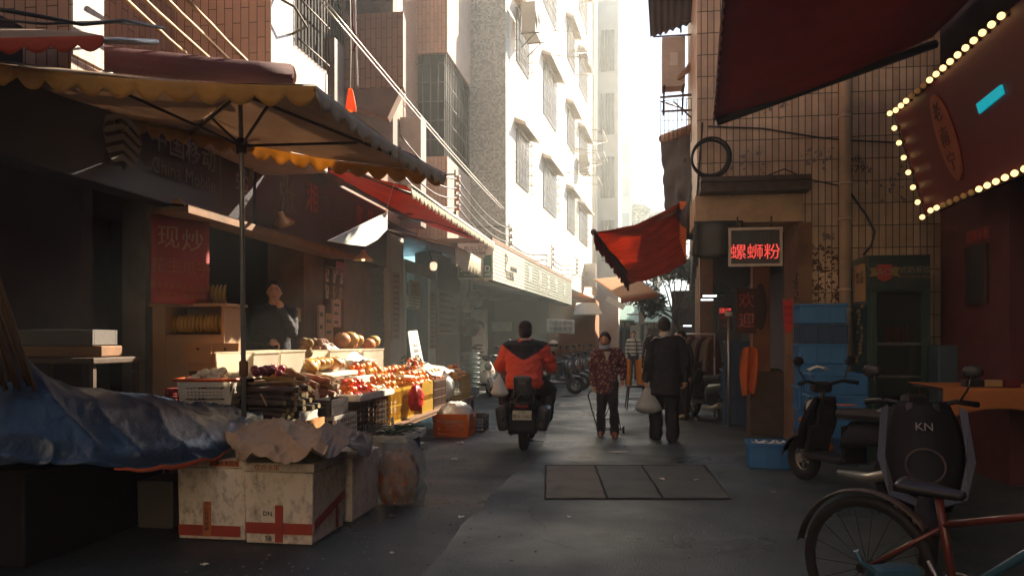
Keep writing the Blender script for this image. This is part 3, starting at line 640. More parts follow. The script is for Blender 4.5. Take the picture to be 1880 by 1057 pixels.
for tx, px, py, sz, m in (('张', 528, 360, .5, mat('green_neon', (.06, .075, .055), .5, .2)), ('湘', 573, 367, .42, redl), ('得', 598, 375, .34, MATS['green_neon']), ('意', 621, 385, .36, MATS['green_neon']), ('酒', 641, 392, .32, MATS['green_neon']), ('家', 660, 397, .32, redl), ('坊', 680, 402, .3, redl)):
    p = sgn(px, py); lettering(tx, (SX, p.y, p.z), (0, 1, 0), (0, 0, 1), sz, m, S)
for tx, px, py in (('特色风味小吃', 612, 418),):
    p = sgn(px, py); lettering(tx, (SX, p.y, p.z), (0, 1, 0), (0, 0, 1), .17, MATS['green_neon'], S)
q = [onX(*c, -2.86) for c in ((600, 442), (708, 390), (708, 421), (690, 440), (668, 452), (640, 449))]
b = MB(); b.ext(q, (.02, 0, 0)); tag(b.build('sunlit_panel', mat('white_panel_plastic', (.82, .82, .77), .5, .05, 6, .05, 30, dirt=.15)), 'white panel shaped as a sunlit patch, on an added wire beside the red awning', 'board')  # cut to the outline of a sunlit patch, hung forward to catch sun
b = MB(); b.tube([q[1], q[1] + V((0, .35, .42))], .004, 4); tag(b.build('wire', steel), 'short added wire holding the white sunlit panel', 'wire')
# plywood shelf canopy
b = MB(); b.bx(-4.47, -4.10, 6.9, 11.4, 2.595, 2.64, .005); b.bx(-4.098, -4.07, 6.85, 11.5, 2.57, 2.65, .004); tag(b.build('shelf_canopy', wood), 'brown plywood shelf canopy under the dark shop signs', 'canopy')
# red banner
S = thing('banner', 'red hanging banner listing roasted peanuts and melon seeds at the dark stall', 'banner', (-4.3, 6.6, 1.6))
bn = [at(277, 392, 7.7), at(384, 416, 8.15)]
bd = (bn[1] - bn[0]); bd.z = 0; bw = bd.length; bd.normalize(); bo = V((bn[0].x, bn[0].y, 0)); zt, zb = bn[0].z, at(277, 556, 7.7).z
bnn = V((bd.y, -bd.x, 0))
b = MB(); b.sheet(lambda u, v: bo + bd * bw * u + V((0, 0, zb + (zt - zb) * v)) + bnn * .008 * math.sin(u * 7), 12, 6, .004); b.build('cloth', mat('red_banner_vinyl', (.30, .028, .03), .5, .1, 3, .05), S)
bl = mat('banner_lettering', (.42, .2, .12), .6, .1); bl2 = mat('banner_orange_lettering', (.36, .10, .035), .6, .1)
def bt(tx, u, v, s_, m): lettering(tx, bo + bd * bw * u + V((0, 0, zb + (zt - zb) * v)) + bnn * .014, bd, (0, 0, 1), s_, m, S, .002)
bt('现', .28, .74, .24, bl); bt('炒', .70, .72, .24, bl); bt('花生', .24, .42, .155, bl2); bt('瓜子', .76, .40, .155, bl2)
bt('蒜蓉五香咸', .24, .20, .062, bl2); bt('多五奶焦咸', .76, .18, .062, bl2); bt('干香味道', .24, .10, .062, bl2); bt('香甜脆酥', .74, .08, .062, bl2)
# green LED sign facing the camera and the shop sign beyond
greens = mat('green_sign', (.035, .16, .10), .45, .1); whitel = mat('white_lettering', (.72, .72, .66), .5, .05); darkl = mat('dark_lettering', (.06, .06, .06), .6, .1)
dS = 16.3
q = [at(840, 512, dS), at(906, 512, dS), at(906, 446, dS), at(840, 446, dS)]
gy = q[0].y; qx0, qx1, qz0, qz1 = q[0].x, q[1].x, q[0].z, q[2].z
S = thing('hardware_sign', 'green and white boxed sign facing up the lane under the red awning tip', 'sign', (qx0, gy, qz0))
b = MB(); b.bx(qx0, qx1, gy, gy + .12, qz0, qz1); b.build('box', paper, S)
zm = qz0 + (qz1 - qz0) * .5
b = MB(); b.bx(qx0 + .02, qx1 - .02, gy - .006, gy - .001, qz0 + .02, qz0 + (qz1 - qz0) * .46); b.ext([(qx0 + (qx1 - qx0) * .7, gy - .004, qz0 + (qz1 - qz0) * .462), (qx1 - .02, gy - .004, qz0 + (qz1 - qz0) * .462), (qx1 - .02, gy - .004, qz0 + (qz1 - qz0) * .66), (qx0 + (qx1 - qx0) * .8, gy - .004, qz0 + (qz1 - qz0) * .64)], (0, .003, 0)); b.build('green_panel', greens, S)
xm = (qx0 + qx1) / 2
lettering('公牛LED', (xm, gy - .008, qz0 + .2), (1, 0, 0), (0, 0, 1), .175, whitel, S, .002)
lettering('No.0620-1795-8801', (xm + .06, gy - .008, qz0 + .08), (1, 0, 0), (0, 0, 1), .07, whitel, S, .002)
lettering('BULL公牛', (xm + .03, gy - .003, qz0 + .62), (1, 0, 0), (0, 0, 1), .12, darkl, S, .002)
lettering('安全插座', (xm + .08, gy - .003, qz0 + .52), (1, 0, 0), (0, 0, 1), .075, darkl, S, .002)
gs = V((qx1 + .01, gy, 0)); ge = V((-1.62, 36.0, 0)); gd = (ge - gs).normalized(); gn = V((gd.y, -gd.x, 0))
def gt(px): # distance along the sign face for a pixel column
    r = ray(px, HY); k = r.x / r.y; return (k * gs.y - gs.x) / (gd.x - k * gd.y)
S = thing('shop_sign', 'slatted shop sign, cream end and grey with white characters, along the hazy row', 'sign', (gs.x, gs.y, qz0))
tA, tB = gt(963), gt(1050)
for nm, t0, t1, m in (('cream_panel', 0, tA, mat('cream_slats', (.60, .54, .44), .6, .08, 2, .05, dirt=.2)), ('grey_panel', tA, tB, mat('grey_green_slats', (.25, .27, .24), .6, .1, 2, .05, dirt=.2))):
    b = MB(); n = 10
    for k in range(n):
        z0 = qz0 - .03 + (qz1 - qz0 + .03) * k / n; z1 = qz0 - .03 + (qz1 - qz0 + .03) * (k + 1) / n - .014
        b.ext([gs + gd * t0 + V((0, 0, z0)), gs + gd * t1 + V((0, 0, z0)), gs + gd * t1 + V((0, 0, z1)), gs + gd * t0 + V((0, 0, z1))], -gn * .1)
    b.ext([gs + gd * t0 + V((0, 0, qz0 - .05)) - gn * .1, gs + gd * t1 + V((0, 0, qz0 - .05)) - gn * .1, gs + gd * t1 + V((0, 0, qz1)) - gn * .1, gs + gd * t0 + V((0, 0, qz1)) - gn * .1], -gn * .3)
    b.build(nm, m, S)
def gl(tx, px, zf, s_, m, st=1.): p = gs + gd * gt(px) + gn * .006; lettering(tx, V((p.x, p.y, qz0 + (qz1 - qz0) * zf)), gd, (0, 0, 1), s_, m, S, .003, stretch=st)
for tx, px in (('廣', 973), ('源', 991), ('五', 1007), ('金', 1021), ('店', 1036)): gl(tx, px, .52, .46, whitel, 1.25)
gl('FU YUAN WU JIN DIAN', 999, .16, .17, whitel, 1.6); gl('P', 929, .55, .6, darkl); gl('anasonic', 943, .5, .22, darkl); gl('安全配插', 936, .22, .21, darkl)
b = MB(); b.ext([gs + gd * -.05 + V((0, 0, qz1 + .004)), gs + gd * tB + V((0, 0, qz1 + .004)), gs + gd * tB + V((0, 0, qz1 + .1)), gs + gd * -.05 + V((0, 0, qz1 + .1))], -gn * 1.2); b.build('roof_strip', brownw, S)
# ---------------------------------------------------------------- overhead cables
racks = [V((-2.95, onX(735, 400, -2.95).y, 3.75)), V((-2.9, onX(840, 375, -2.9).y, 3.82)), V((-2.84, onX(938, 425, -2.84).y, 3.72))]
for px, z in ((1006, 3.95), (1052, 4.15), (1076, 4.0)): p = wp(tpos(px), .16, z); racks.append(p)
for k in range(4):
    pts = []
    for i, (a, c) in enumerate(zip(racks, racks[1:])):
        for j in range(8): t = j / 8; pts.append(a.lerp(c, t) + V((0, 0, -.21 + .16 * k - .16 * math.sin(math.pi * t))))
    b = MB(); b.tube(pts, .012, 5); tag(b.build('power_cable', black), ('lowest', 'second lowest', 'second highest', 'highest')[k] + ' of the four dark power cables strung along the left facades', 'cable', 'power cables along the facades')
for i, p in enumerate(racks[1:5]):
    RK = thing('insulator_rack', ('insulator rack before the mosaic pier', 'insulator rack at the corner of the white building', 'insulator rack above the long slatted sign', 'insulator rack at the far end of the slatted sign')[i], 'insulator rack', p, 0, 'insulator racks on the cables')
    b = MB(); b.tube([p + V((-.04, 0, -.35)), p + V((-.04, 0, .42))], .018, 6); b.tube([p + V((-.04, 0, -.3)), p + V((-.9, 0, -.3))], .015, 5); b.tube([p + V((-.04, 0, .35)), p + V((-.9, 0, .35))], .015, 5); b.build('bracket', iron, RK)
    for k in range(4): b = MB(); b.lathe([(0, -.05), (.045, -.05), (.05, -.02), (.028, 0), (.05, .02), (.045, .05), (0, .05)], p + V((0, 0, -.21 + .16 * k)), 10); b.build('insulator', mat('ceramic', (.5, .44, .36), .4, .1), RK)
for k, dx in enumerate((0, 9)):
    q0, q1 = at(578 + dx, -10, 7.5), at(921 + dx * .5, 383, 18.2); b = MB(); b.tube([q0.lerp(q1, j / 12) - V((0, 0, .06 * math.sin(math.pi * j / 12))) for j in range(13)], .008, 5)
    tag(b.build('stay_wire', steel), ('left', 'right')[k] + ' one of the two pale wires slanting from the top edge to the mosaic pier', 'wire', 'twin slanting wires')
for (pts, r, lab) in (([(0, 18, 4.9), (60, 28, 5), (150, 45, 5.2), (230, 38, 5.5), (300, 52, 6)], .014, 'black cable looping past the sunlit tiled pier at upper left'), ([(-10, 36, 4.9), (80, 44, 5), (200, 40, 5.4), (290, 50, 6.2)], .009, 'thin black cable behind the thick one at upper left'), ([(652, -5, 9.5), (653, 60, 9.5), (656, 130, 9.5), (657, 158, 9.5)], .010, 'white frayed rope hanging beside the tiled balcony'), ([(646, -5, 9.4), (648, 50, 9.4), (655, 70, 9.4), (650, 95, 9.4)], .014, 'red and white cloth strip hanging from the top by the balcony')):
    b = MB(); P_ = [at(*c) for c in pts]; Q = []
    for a, c in zip(P_, P_[1:]):
        for j in range(5): Q.append(a.lerp(c, j / 5) + V((.006 * nz((a.x * 9, j, 0), .9), 0, 0)))
    b.tube(Q + [P_[-1]], r, 6); tag(b.build('rope' if 'white' in lab else 'cable', (paper if 'rope' in lab else redD if 'cloth' in lab else black)), lab, 'rope' if 'white' in lab else 'cable')
HB = thing('orange_bag', 'bright orange bag hanging on a string below the tiled balcony', 'bag', at(643, 205, 9.5))
c = at(643, 187, 9.5); b = MB(); b.sheet(lambda u, v: c + V((math.cos(2 * math.pi * u) * (.02 + .055 * v ** .8) * (1 + .2 * math.sin(9 * u)), math.sin(2 * math.pi * u) * (.015 + .03 * v), .155 - .27 * v + .02 * math.sin(12 * u) * v)), 20, 8, .002); b.build('bag', mat('orange_plastic', (.95, .36, .03), .5, .1, 5, .1, transl=.75), HB)
b = MB(); b.tube([c + V((0, 0, .15)), c + V((.01, 0, .6)), c + V((0, 0, 1.25))], .005, 4); b.build('string', paper, HB)
# ---------------------------------------------------------------- hanging lamps
glow = mat('warm_bulb', (1, .72, .35), .5, 0, bump=0, emit=2.5, ecol=(1, .6, .22))
shadem = mat('enamel_lamp_shade', (.42, .27, .13), .35, .15, 6, .05, metal=.4)
for (px, py, d, rr, tilt, lab) in ((315, 378, 7.6, .155, 0, 'wide brass dish lamp above the red banner'), (520, 411, 9.6, .14, .5, 'tilted dish lamp in front of the neon snack sign'), (667, 478, 11.3, .15, 0, 'glowing dish lamp hanging at the end of the plywood canopy')):
    p = at(px, py, d); L_ = thing('hanging_lamp', lab, 'lamp', p); rt_ = rotX(tilt)
    b = MB(); b.lathe([(0, .15), (.03, .15), (.045, .09), (rr * .75, .035), (rr, 0), (rr - .008, 0), (rr * .72, .025), (.03, .075), (0, .08)], p, 22, rt_); b.build('lamp_shade', shadem, L_)
    b = MB(); b.ball(p + rt_ @ V((0, 0, .03)), (.028, .028, .035)); b.build('bulb', glow if px == 667 else shadem, L_)
    b = MB(); b.tube([p + rt_ @ V((0, 0, .14)), p + V((-.05, .02, .5))], .006, 5); b.build('cord', black, L_)
p = at(796, 488, 15.0); L_ = thing('hanging_lamp', 'bare pale bulb hanging before the lit doorway', 'lamp', p)
b = MB(); b.lathe([(0, -.09), (.05, -.08), (.07, -.02), (.07, .04), (.04, .07), (0, .07)], p, 14); b.build('bulb', mat('pale_bulb', (.8, .6, .45), .5, 0, bump=0, emit=.35, ecol=(1, .6, .4)), L_)
b = MB(); b.tube([p + V((0, 0, .06)), p + V((-.1, 0, .3)), p + V((-.2, .1, .5))], .012, 5); b.build('socket', black, L_)
tubem = mat('tube_light', (.8, .95, 1), .5, 0, bump=0, emit=45, ecol=(.45, .88, 1))
for (px, py, d, lab, ln) in ((752, 474, 17.2, 'nearer fluorescent tube inside the lit doorway', 1.2), (775, 487, 19, 'farther fluorescent tube inside the lit doorway', 1.2)):
    p = V((-5.3 if d < 18 else -6.2, onX(px, py, -5.3).y, 3.12)); L_ = thing('tube_lamp', lab, 'lamp', p)
    b = MB(); b.cyl(p + V((-ln / 2, 0, 0)), p + V((ln / 2, 0, 0)), .02); b.build('tube', tubem, L_); b = MB(); b.bx(p.x - ln / 2, p.x + ln / 2, p.y - .03, p.y + .03, p.z + .025, p.z + .07); b.build('fitting', paper, L_)
# ---------------------------------------------------------------- small things on the left facade
def poster(name, px0, py0, px1, py1, X, m, lab, cat, lines=0, lm=None, th=.01):
    a, c = onX(px0, py1, X), onX(px1, py0, X); z0 = onX((px0 + px1) / 2, py1, X).z; z1 = onX((px0 + px1) / 2, py0, X).z
    t = thing(name, lab, cat, (X, (a.y + c.y) / 2, z0)); b = MB(); b.bx(X - th, X, a.y, c.y, z0, z1); b.build('sheet', m, t)
    if lines:
        b = MB()
        for k in range(lines):
            zz = z1 - (z1 - z0) * (k + .6) / (lines + .3); w_ = (c.y - a.y); b.bx(X + .001, X + .003, a.y + w_ * .12, c.y - w_ * (.12 + .3 * random.random()), zz - (z1 - z0) * .28 / lines, zz)
        b.build('print', lm or darkl, t)
    return t
tan = mat('tan_paper', (.34, .21, .10), .8, .1); pinkp = mat('pink_paper', (.42, .27, .2), .8, .1)
poster('notice', 752, 516, 771, 541, -4.44, tan, 'tan square notice on the pale door panel', 'notice', 2, MATS['red_neon_lettering'])
poster('notice', 748, 543, 772, 567, -4.44, paper, 'white printed notice below the tan one on the door panel', 'notice', 4)
poster('notice_strip', 722, 500, 734, 622, -4.44, pinkp, 'tall narrow strip of notices on the white tiled pier', 'notice', 12)
poster('notice_strip', 790, 535, 799, 640, -4.44, pinkp, 'narrow notice strip on the cream door frame', 'notice', 12)
poster('notice_board', 803, 534, 841, 614, -4.42, mat('grey_notice', (.33, .27, .22), .7, .1), 'large faded notice board on the dark mosaic pillar', 'notice board', 7)
poster('wall_poster', 617, 480, 634, 505, -4.44, MATS['red_banner_vinyl'], 'small red paper charm above the sachets', 'poster')
# price board leaning on the stall
t = thing('price_board', 'white lettered price board leaning behind the oranges', 'price board', at(765, 672, 13.2))
q = [at(758, 674, 13.0), at(779, 671, 13.3), at(766, 606, 13.6), at(749, 608, 13.3)]
b = MB(); b.ext(q, (-.02, .03, 0)); b.build('board', paper, t)
up_ = (q[3] - q[0]).normalized(); rt_ = (q[1] - q[0]).normalized(); nn_ = rt_.cross(up_)
for k, tx in enumerate(('人', '水果', '新鲜', '好甜', '橙子')): lettering(tx, (q[0] + q[1]) / 2 + up_ * (.5 - .105 * k) + nn_ * .004, rt_, up_, .075, faded, t, .002)
# sachets in a hanging rack
t = thing('sachet_rack', 'rack of clear hanging sachets beside the doorway pillar', 'rack', (-4.3, onX(612, 500, -4.3).y, 1.9))
b = MB(); y0, y1 = onX(592, 500, -4.3).y, onX(631, 500, -4.3).y; zt = onX(612, 492, -4.3).z; b.tube([(-4.3, y0, zt), (-4.3, y1, zt)], .012); b.build('rod', iron, t)
cl = mat('clear_sachet', (.30, .20, .13), .25, .4, 20, .5, 40, clear=.3)
for i in range(3):
    for j in range(2):
        c = V((-4.29, y0 + (y1 - y0) * (i + .5) / 3, zt - .12 - .24 * j)); b = MB(); b.box(c, (.035, .12, .20), None, .015); b.build('sachet', cl, t)
for (px0, py0, px1, py1, m, lab) in ((586, 560, 596, 635, pinkp, 'pinned pink paper strip left of the flyers'), (598, 575, 612, 640, tan, 'tan flyer hanging below the sachets'), (612, 548, 626, 600, pinkp, 'pink bag of snacks hanging below the sachets'), (534, 565, 552, 590, tan, 'small carton on the shelf behind the standing man')):
    poster('flyer', px0, py0, px1, py1, -4.3, m, lab, 'flyer', 3, None, .03)
# pale carved door panel bits: dark stool top with cover
c = at(590, 640, 11.0); SD = thing('parked_motorbike', 'motorbike under a dark red cover behind the fruit', 'motorbike', (c.x, c.y, 0))
b = MB(); b.ball((c.x, c.y, .95), (.42, .5, .32), 18, 10, .15, 2); b.build('cover', mat('dark_red_cover', (.10, .022, .02), .5, .2), SD)
b = MB(); b.bx(c.x - .25, c.x + .25, c.y - .4, c.y + .4, .22, .9, .05); b.build('body', black, SD)
# dark crates and things in the far-left shop
cratem = mat('white_foam', (.74, .69, .60), .85, .1, 4, .2, 50, dirt=.25, dcol=(.25, .16, .11), transl=.25)
foam2 = mat('shaded_foam', (.10, .085, .08), .85, .12, 4, .2, 50, dirt=.3)  # foam copy darkened to carry the shade at far left and under the tarp
p = at(118, 655, 6.9)
tb = MB(); tb.bx(p.x - .5, p.x + .5, p.y - .3, p.y + .4, p.z - .05, p.z, .01); 
for sx in (-.45, .42):
    for sy in (-.25, .33): tb.bx(p.x + sx, p.x + sx + .04, p.y + sy, p.y + sy + .04, 0.22, p.z - .05)
tag(tb.build('low_table', woodD), 'dark low table in the shadowy shop at far left', 'table')
def tray(mb, c, w_, d_, h_, th=.025, rz=0):
    M_ = rotZ(rz)
    for (ox, oy, sx, sy) in ((0, -d_ / 2 + th / 2, w_, th), (0, d_ / 2 - th / 2, w_, th), (-w_ / 2 + th / 2, 0, th, d_ - 2 * th - .001), (w_ / 2 - th / 2, 0, th, d_ - 2 * th - .001)):
        mb.box(V(c) + M_ @ V((ox, oy, h_ / 2)), (sx, sy, h_), M_, .004)
    mb.box(V(c) + M_ @ V((0, 0, th / 2)), (w_ - 2 * th - .002, d_ - 2 * th - .002, th), M_)
b = MB(); tray(b, p + V((-.02, 0, .105)), .75, .42, .13, .03, .15); tag(b.build('foam_tray', foam2), 'shade-toned foam tray on top of the low table at far left', 'tray')
b = MB(); b.box(p + V((.05, .02, .052)), (.7, .4, .09), rotZ(.2), .01); tag(b.build('carton', wood), 'flat brown carton under the foam tray at far left', 'carton')
b = MB(); p = at(140, 760, 7.0); b.bx(p.x - .3, p.x + .5, p.y - .2, p.y + .3, .22, .8, .02); tag(b.build('cabinet', woodD), 'dark brown chest beneath the low table shadows', 'chest')
# bundle of bamboo poles at the left edge
for i in range(9):
    q0 = at(-110 + i * 11, 380 + i * 9, 4.4 + .02 * i); q1 = at(-8 + i * 9, 700 + (i % 3) * 8, 4.55 + .03 * i); b = MB()
    b.tube([q0.lerp(q1, k / 6) + V((.006 * nz((i, k, 1), .8), 0, 0)) for k in range(7)], [.013 + .003 * math.sin(k * 2 + i) for k in range(7)], 7)
    tag(b.build('bamboo_pole', mat('shaded_bamboo', (.09, .05, .024), .4, .3, 9, .15, 40)), 'shade-darkened bamboo pole in the bundle leaning over the blue tarp at the left edge', 'bamboo pole', 'bamboo bundle at the left edge')  # bamboo copy darkened, the dimness at the left edge is in its colour
# ================================================================ fruit stall
def yX(px, X): return onX(px, HY, X).y
def table(label, x0, x1, y0, y1, z, m=wood):
    t = thing('display_table', label, 'table', ((x0 + x1) / 2, (y0 + y1) / 2, 0))
    b = MB(); n = max(2, round((x1 - x0) / .13))
    for k in range(n): b.bx(x0 + (x1 - x0) * k / n, x0 + (x1 - x0) * (k + 1) / n - .006, y0, y1 + .02 * (k % 2), z - .03, z, .003)
    b.bx(x0 + .02, x1 - .02, y0 + .03, y1 - .03, z - .07, z - .031); b.build('tabletop', m, t)
    for x in (x0 + .05, x1 - .05):
        for y in (y0 + .08, y1 - .08): b = MB(); b.bx(x - .025, x + .025, y - .025, y + .025, .0 if x > -4.4 else .22, z - .071); b.build('leg', m if m is darkw else woodD, t)
    return t
table('front plank table of the fruit stall carrying the crates', -3.2, -2.72, 7.05, 13.8, .40)
table('second step of the fruit stall behind the crates', -3.70, -3.21, 8.65, 13.4, .62)
table('near plank table carrying the sugar cane', -3.75, -2.82, 6.35, 7.03, .68)
table('back step of the fruit stall carrying the melons', -4.02, -3.71, 8.65, 12.8, .95)
table('raised shelf under the clear containers', -3.78, -3.22, 7.06, 8.62, .98)
def crate(name, label, cat, x0, x1, y0, y1, z0, h, m, nv=7, nh=4, solid=False, group=None, bar=.012):
    b = MB(); t = .010
    def side(a, c):
        a, c = V(a), V(c); d = c - a; ln = d.length; d.normalize(); nrm = V((d.y, -d.x, 0))
        def bar_(p, q, wz, wt):
            o = p; b.ext([o, q, q + V((0, 0, wz)), o + V((0, 0, wz))], -nrm * wt)
        bar_(a + V((0, 0, h - .035)), c + V((0, 0, h - .035)), .035, t * 1.8); bar_(a, c, .03, t * 1.3)
        if solid:
            bar_(a + V((0, 0, .03)), c + V((0, 0, .03)), h * .32, t); bar_(a + V((0, 0, h * .55)), c + V((0, 0, h * .55)), h * .45 - .036, t)
        n = max(2, round(ln / (.5 / nv)))
        for k in range(n + 1):
            o = a + d * (ln - bar) * k / n; b.ext([o + V((0, 0, .031)), o + d * bar + V((0, 0, .031)), o + d * bar + V((0, 0, h - .036)), o + V((0, 0, h - .036))], -nrm * t * .9)
        if not solid:
            for k in range(1, nh):
                z = .03 + (h - .066) * k / nh; bar_(a + V((0, 0, z)) + nrm * .002, c + V((0, 0, z)) + nrm * .002, .010, t * .8)
    side((x0, y0, z0), (x1, y0, z0)); side((x1, y0 + .001, z0), (x1, y1 - .001, z0)); side((x1, y1, z0), (x0, y1, z0)); side((x0, y1 - .001, z0), (x0, y0 + .001, z0))
    b.bx(x0 + .02, x1 - .02, y0 + .02, y1 - .02, z0 + .004, z0 + .016)
    return tag(b.build(name, m), label, cat, group)
yellP = mat('yellow_plastic', (.60, .36, .035), .45, .12, 5, .06, dirt=.25, dcol=(.2, .1, .02), transl=.4)
blackP = mat('black_crate_plastic', (.028, .022, .022), .4, .2, 6, .06)
whiteP = mat('white_crate_plastic', (.78, .73, .66), .45, .08, 6, .06, dirt=.2, dcol=(.3, .2, .14), transl=.45)
orangeP = mat('orange_basket_plastic', (.78, .22, .03), .42, .1, 5, .05, transl=.45)
film = mat('clear_film', (.80, .80, .78), .18, .05, 20, .5, 25, clear=.45, spec=.8)
filmW = mat('white_plastic_film', (.78, .77, .73), .3, .06, 9, .4, 22, transl=.35)
org = mat('orange_peel', (.75, .25, .03), .42, .2, 9, .2, 160, dirt=.35, dcol=(.3, .1, .02), dsc=14, rnd=.8)
red = mat('persimmon_skin', (.72, .13, .04), .3, .2, 9, .08, 60, dirt=.3, dcol=(.4, .16, .05), dsc=14, rnd=.9)
apple = mat('red_apple_skin', (.45, .05, .04), .3, .3, 6, .05, 60, rnd=.8)
melon = mat('yellow_brown_melon', (.46, .22, .055), .5, .35, 9, .2, 40, dirt=.5, dcol=(.16, .09, .03), dsc=9, rnd=1.)
potat = mat('brown_root', (.26, .125, .06), .8, .3, 9, .35, 60, dirt=.5, dcol=(.08, .05, .03), dsc=12, rnd=1.)
cane = mat('dark_cane', (.055, .035, .035), .5, .45, 9, .15, 40, dirt=.5, dcol=(.12, .09, .06), dsc=8, rnd=1.); canee = mat('cane_end', (.34, .25, .12), .8, .4, 40)
garl = mat('garlic_skin', (.72, .62, .50), .6, .15, 14, .15, 40)
leaf = mat('dark_leaf', (.035, .06, .025), .5, .35, 8, .1); onion = mat('red_onion_skin', (.30, .045, .06), .35, .25, 8, .05)
whitefoam = cratem
def scatter(name, m, pts, r, label, cat, group, sq=.95, amp=.05, stem=None):
    """first fruit is built, the others copy it"""
    proto = None
    for i, p in enumerate(pts):
        if proto is None:
            b = MB(); b.ball((0, 0, r * sq), (r, r, r * sq), 12, 8, amp, 2.5, 3.3)
            if stem: b.m = 1; b.lathe([(0, 0), (r * .16, 0), (r * .1, r * .12), (0, r * .12)], (0, 0, r * sq * 1.94), 6)
            proto = b.build(name, [m, stem or m]); tag(proto, label, cat, group); proto.location = p; o = proto
        else:
            o = proto.copy(); COL.objects.link(o); o.location = p
        k = random.uniform(.84, 1.14); o.scale = (k, k, k); o.rotation_euler = (random.uniform(-.7, .7), random.uniform(-.7, .7), random.random() * 6)
def pile(x0, x1, y0, y1, z, r, layers, jit=.15, shrink=1.0):
    out = []
    for L in range(layers):
        ins = L * r * shrink; nx = max(1, int((x1 - x0 - 2 * ins) / (2 * r))); ny = max(1, int((y1 - y0 - 2 * ins) / (2 * r)))
        for i in range(nx):
            for j in range(ny):
                x = x0 + ins + (x1 - x0 - 2 * ins) * (i + .5) / nx; y = y0 + ins + (y1 - y0 - 2 * ins) * (j + .5) / ny
                if L < layers - 1 and 0 < i < nx - 1 and 0 < j < ny - 1: continue
                out.append((x + random.uniform(-1, 1) * r * jit, y + random.uniform(-1, 1) * r * jit, z + L * r * 1.45))
    return out
# --- front row, near to far
crate('crate', 'white lattice crate of red fruit at the near end of the stall front', 'crate', -3.08, -2.75, 7.09, 7.72, .402, .27, whiteP, 8, 4)
scatter('red_apple', apple, pile(-3.05, -2.78, 7.12, 7.69, .55, .036, 2), .036, 'small red fruit filling the white lattice crate', 'fruit', 'red fruit in the white crate')
crate('crate', 'nearer black lattice crate under the persimmon tray', 'crate', -3.1, -2.78, 7.78, 8.28, .402, .36, blackP, 9, 5, group='black crates under the persimmons')
crate('crate', 'farther black lattice crate under the persimmon tray', 'crate', -3.1, -2.78, 8.31, 8.85, .402, .36, blackP, 9, 5, group='black crates under the persimmons')
b = MB(); tray(b, (-2.93, 8.1, .765), .42, .74, .07); tag(b.build('foam_tray', whitefoam), 'pale foam tray of red persimmons on the black crates', 'tray')
scatter('persimmon', red, pile(-3.10, -2.76, 7.78, 8.42, .79, .042, 3, .1), .042, 'glossy red persimmon in the foam tray', 'fruit', 'persimmons in the foam tray', .85, .04, leaf)
b = MB(); tray(b, (-2.93, 8.72, .765), .40, .44, .06); tag(b.build('foam_tray', whitefoam), 'white tray of pale small bulbs beyond the persimmons', 'tray')
scatter('garlic_bulb', garl, pile(-3.09, -2.78, 8.54, 8.90, .785, .028, 2, .25), .028, 'small pale bulb in the tray beyond the persimmons', 'vegetable', 'bulbs in the tray beyond the persimmons', .85, .15)
crate('crate', 'nearer tall yellow slatted crate of oranges at the middle of the stall', 'crate', -3.12, -2.78, 8.92, 9.42, .402, .40, yellP, 9, 2)
scatter('orange', org, pile(-3.12, -2.78, 8.92, 9.42, .775, .042, 3, .15, .7), .040, 'orange in the nearer tall yellow crate', 'fruit', 'oranges in the nearer yellow crate')
crate('crate', 'yellow crate behind the hanging red bag', 'crate', -3.12, -2.79, 9.46, 10.0, .402, .40, yellP, 9, 4)
b = MB(); b.box((-2.95, 9.72, .93), (.36, .5, .03), rotX(-.06), .006); tag(b.build('foam_board', whitefoam), 'white foam board lying across the yellow crates', 'foam board')
crate('crate', 'solid yellow crate standing between the red bag and the brown crate', 'crate', -3.12, -2.78, 10.35, 10.95, .402, .42, yellP, 7, 3, solid=True)
scatter('orange', org, pile(-3.12, -2.78, 10.0, 10.95, .78, .042, 3, .15, .7), .040, 'orange heaped over the solid yellow crate', 'fruit', 'oranges over the solid yellow crate')
crate('crate', 'dark brown slatted crate of tangerines toward the far end', 'crate', -3.12, -2.78, 11.0, 11.75, .402, .42, mat('brown_crate_plastic', (.10, .05, .03), .5, .2), 9, 3)
scatter('tangerine', org, pile(-3.12, -2.78, 11.0, 11.75, .80, .036, 3, .2, .7), .034, 'tangerine heaped over the dark brown crate', 'fruit', 'tangerines over the brown crate')
crate('crate', 'yellow crate at the far end of the stall', 'crate', -3.12, -2.74, 12.7, 13.4, .402, .40, yellP, 8, 4)
scatter('orange', org, pile(-3.12, -2.76, 12.5, 13.4, .72, .042, 4, .15), .042, 'orange in the pyramid at the far end of the stall', 'fruit', 'oranges at the far end of the stall')
def sackfn(c, rx_, ry_, h, seed, fold=.12, ex=.55):
    c = V(c)
    def fn(u, v):
        a = 2 * math.pi * u; k = math.sin(math.pi * min(1, .12 + v * .85)) ** ex
        s_ = k * (1 + fold * nz((math.cos(a) * 2 + seed, math.sin(a) * 2, v * 4), 1.6) + fold * .6 * math.sin(a * 9 + seed + 4 * v))
        return c + V((math.cos(a) * rx_ * s_, math.sin(a) * ry_ * s_, h * v + .02 * nz((a, v * 4, seed), 2)))
    return fn
b = MB(); b.sheet(sackfn((-2.95, 12.2, .44), .19, .27, .42, 3), 26, 12, .002); tag(b.build('plastic_bag', film), 'crumpled clear plastic bag between the brown crate and the far yellow crate', 'plastic bag')
b = MB(); b.sheet(lambda u, v: V((-3.25 + .48 * u, 11.0 + 1.3 * v, 1.0 - .1 * u + .05 * nz((u * 4, v * 5, 1), 1.4) + .05 * math.sin(math.pi * v) - .1 * max(0, u - .8) * 5 * .4)), 16, 20, .003); tag(b.build('plastic_sheet', filmW), 'white plastic sheet spread over the tangerines', 'plastic sheet')
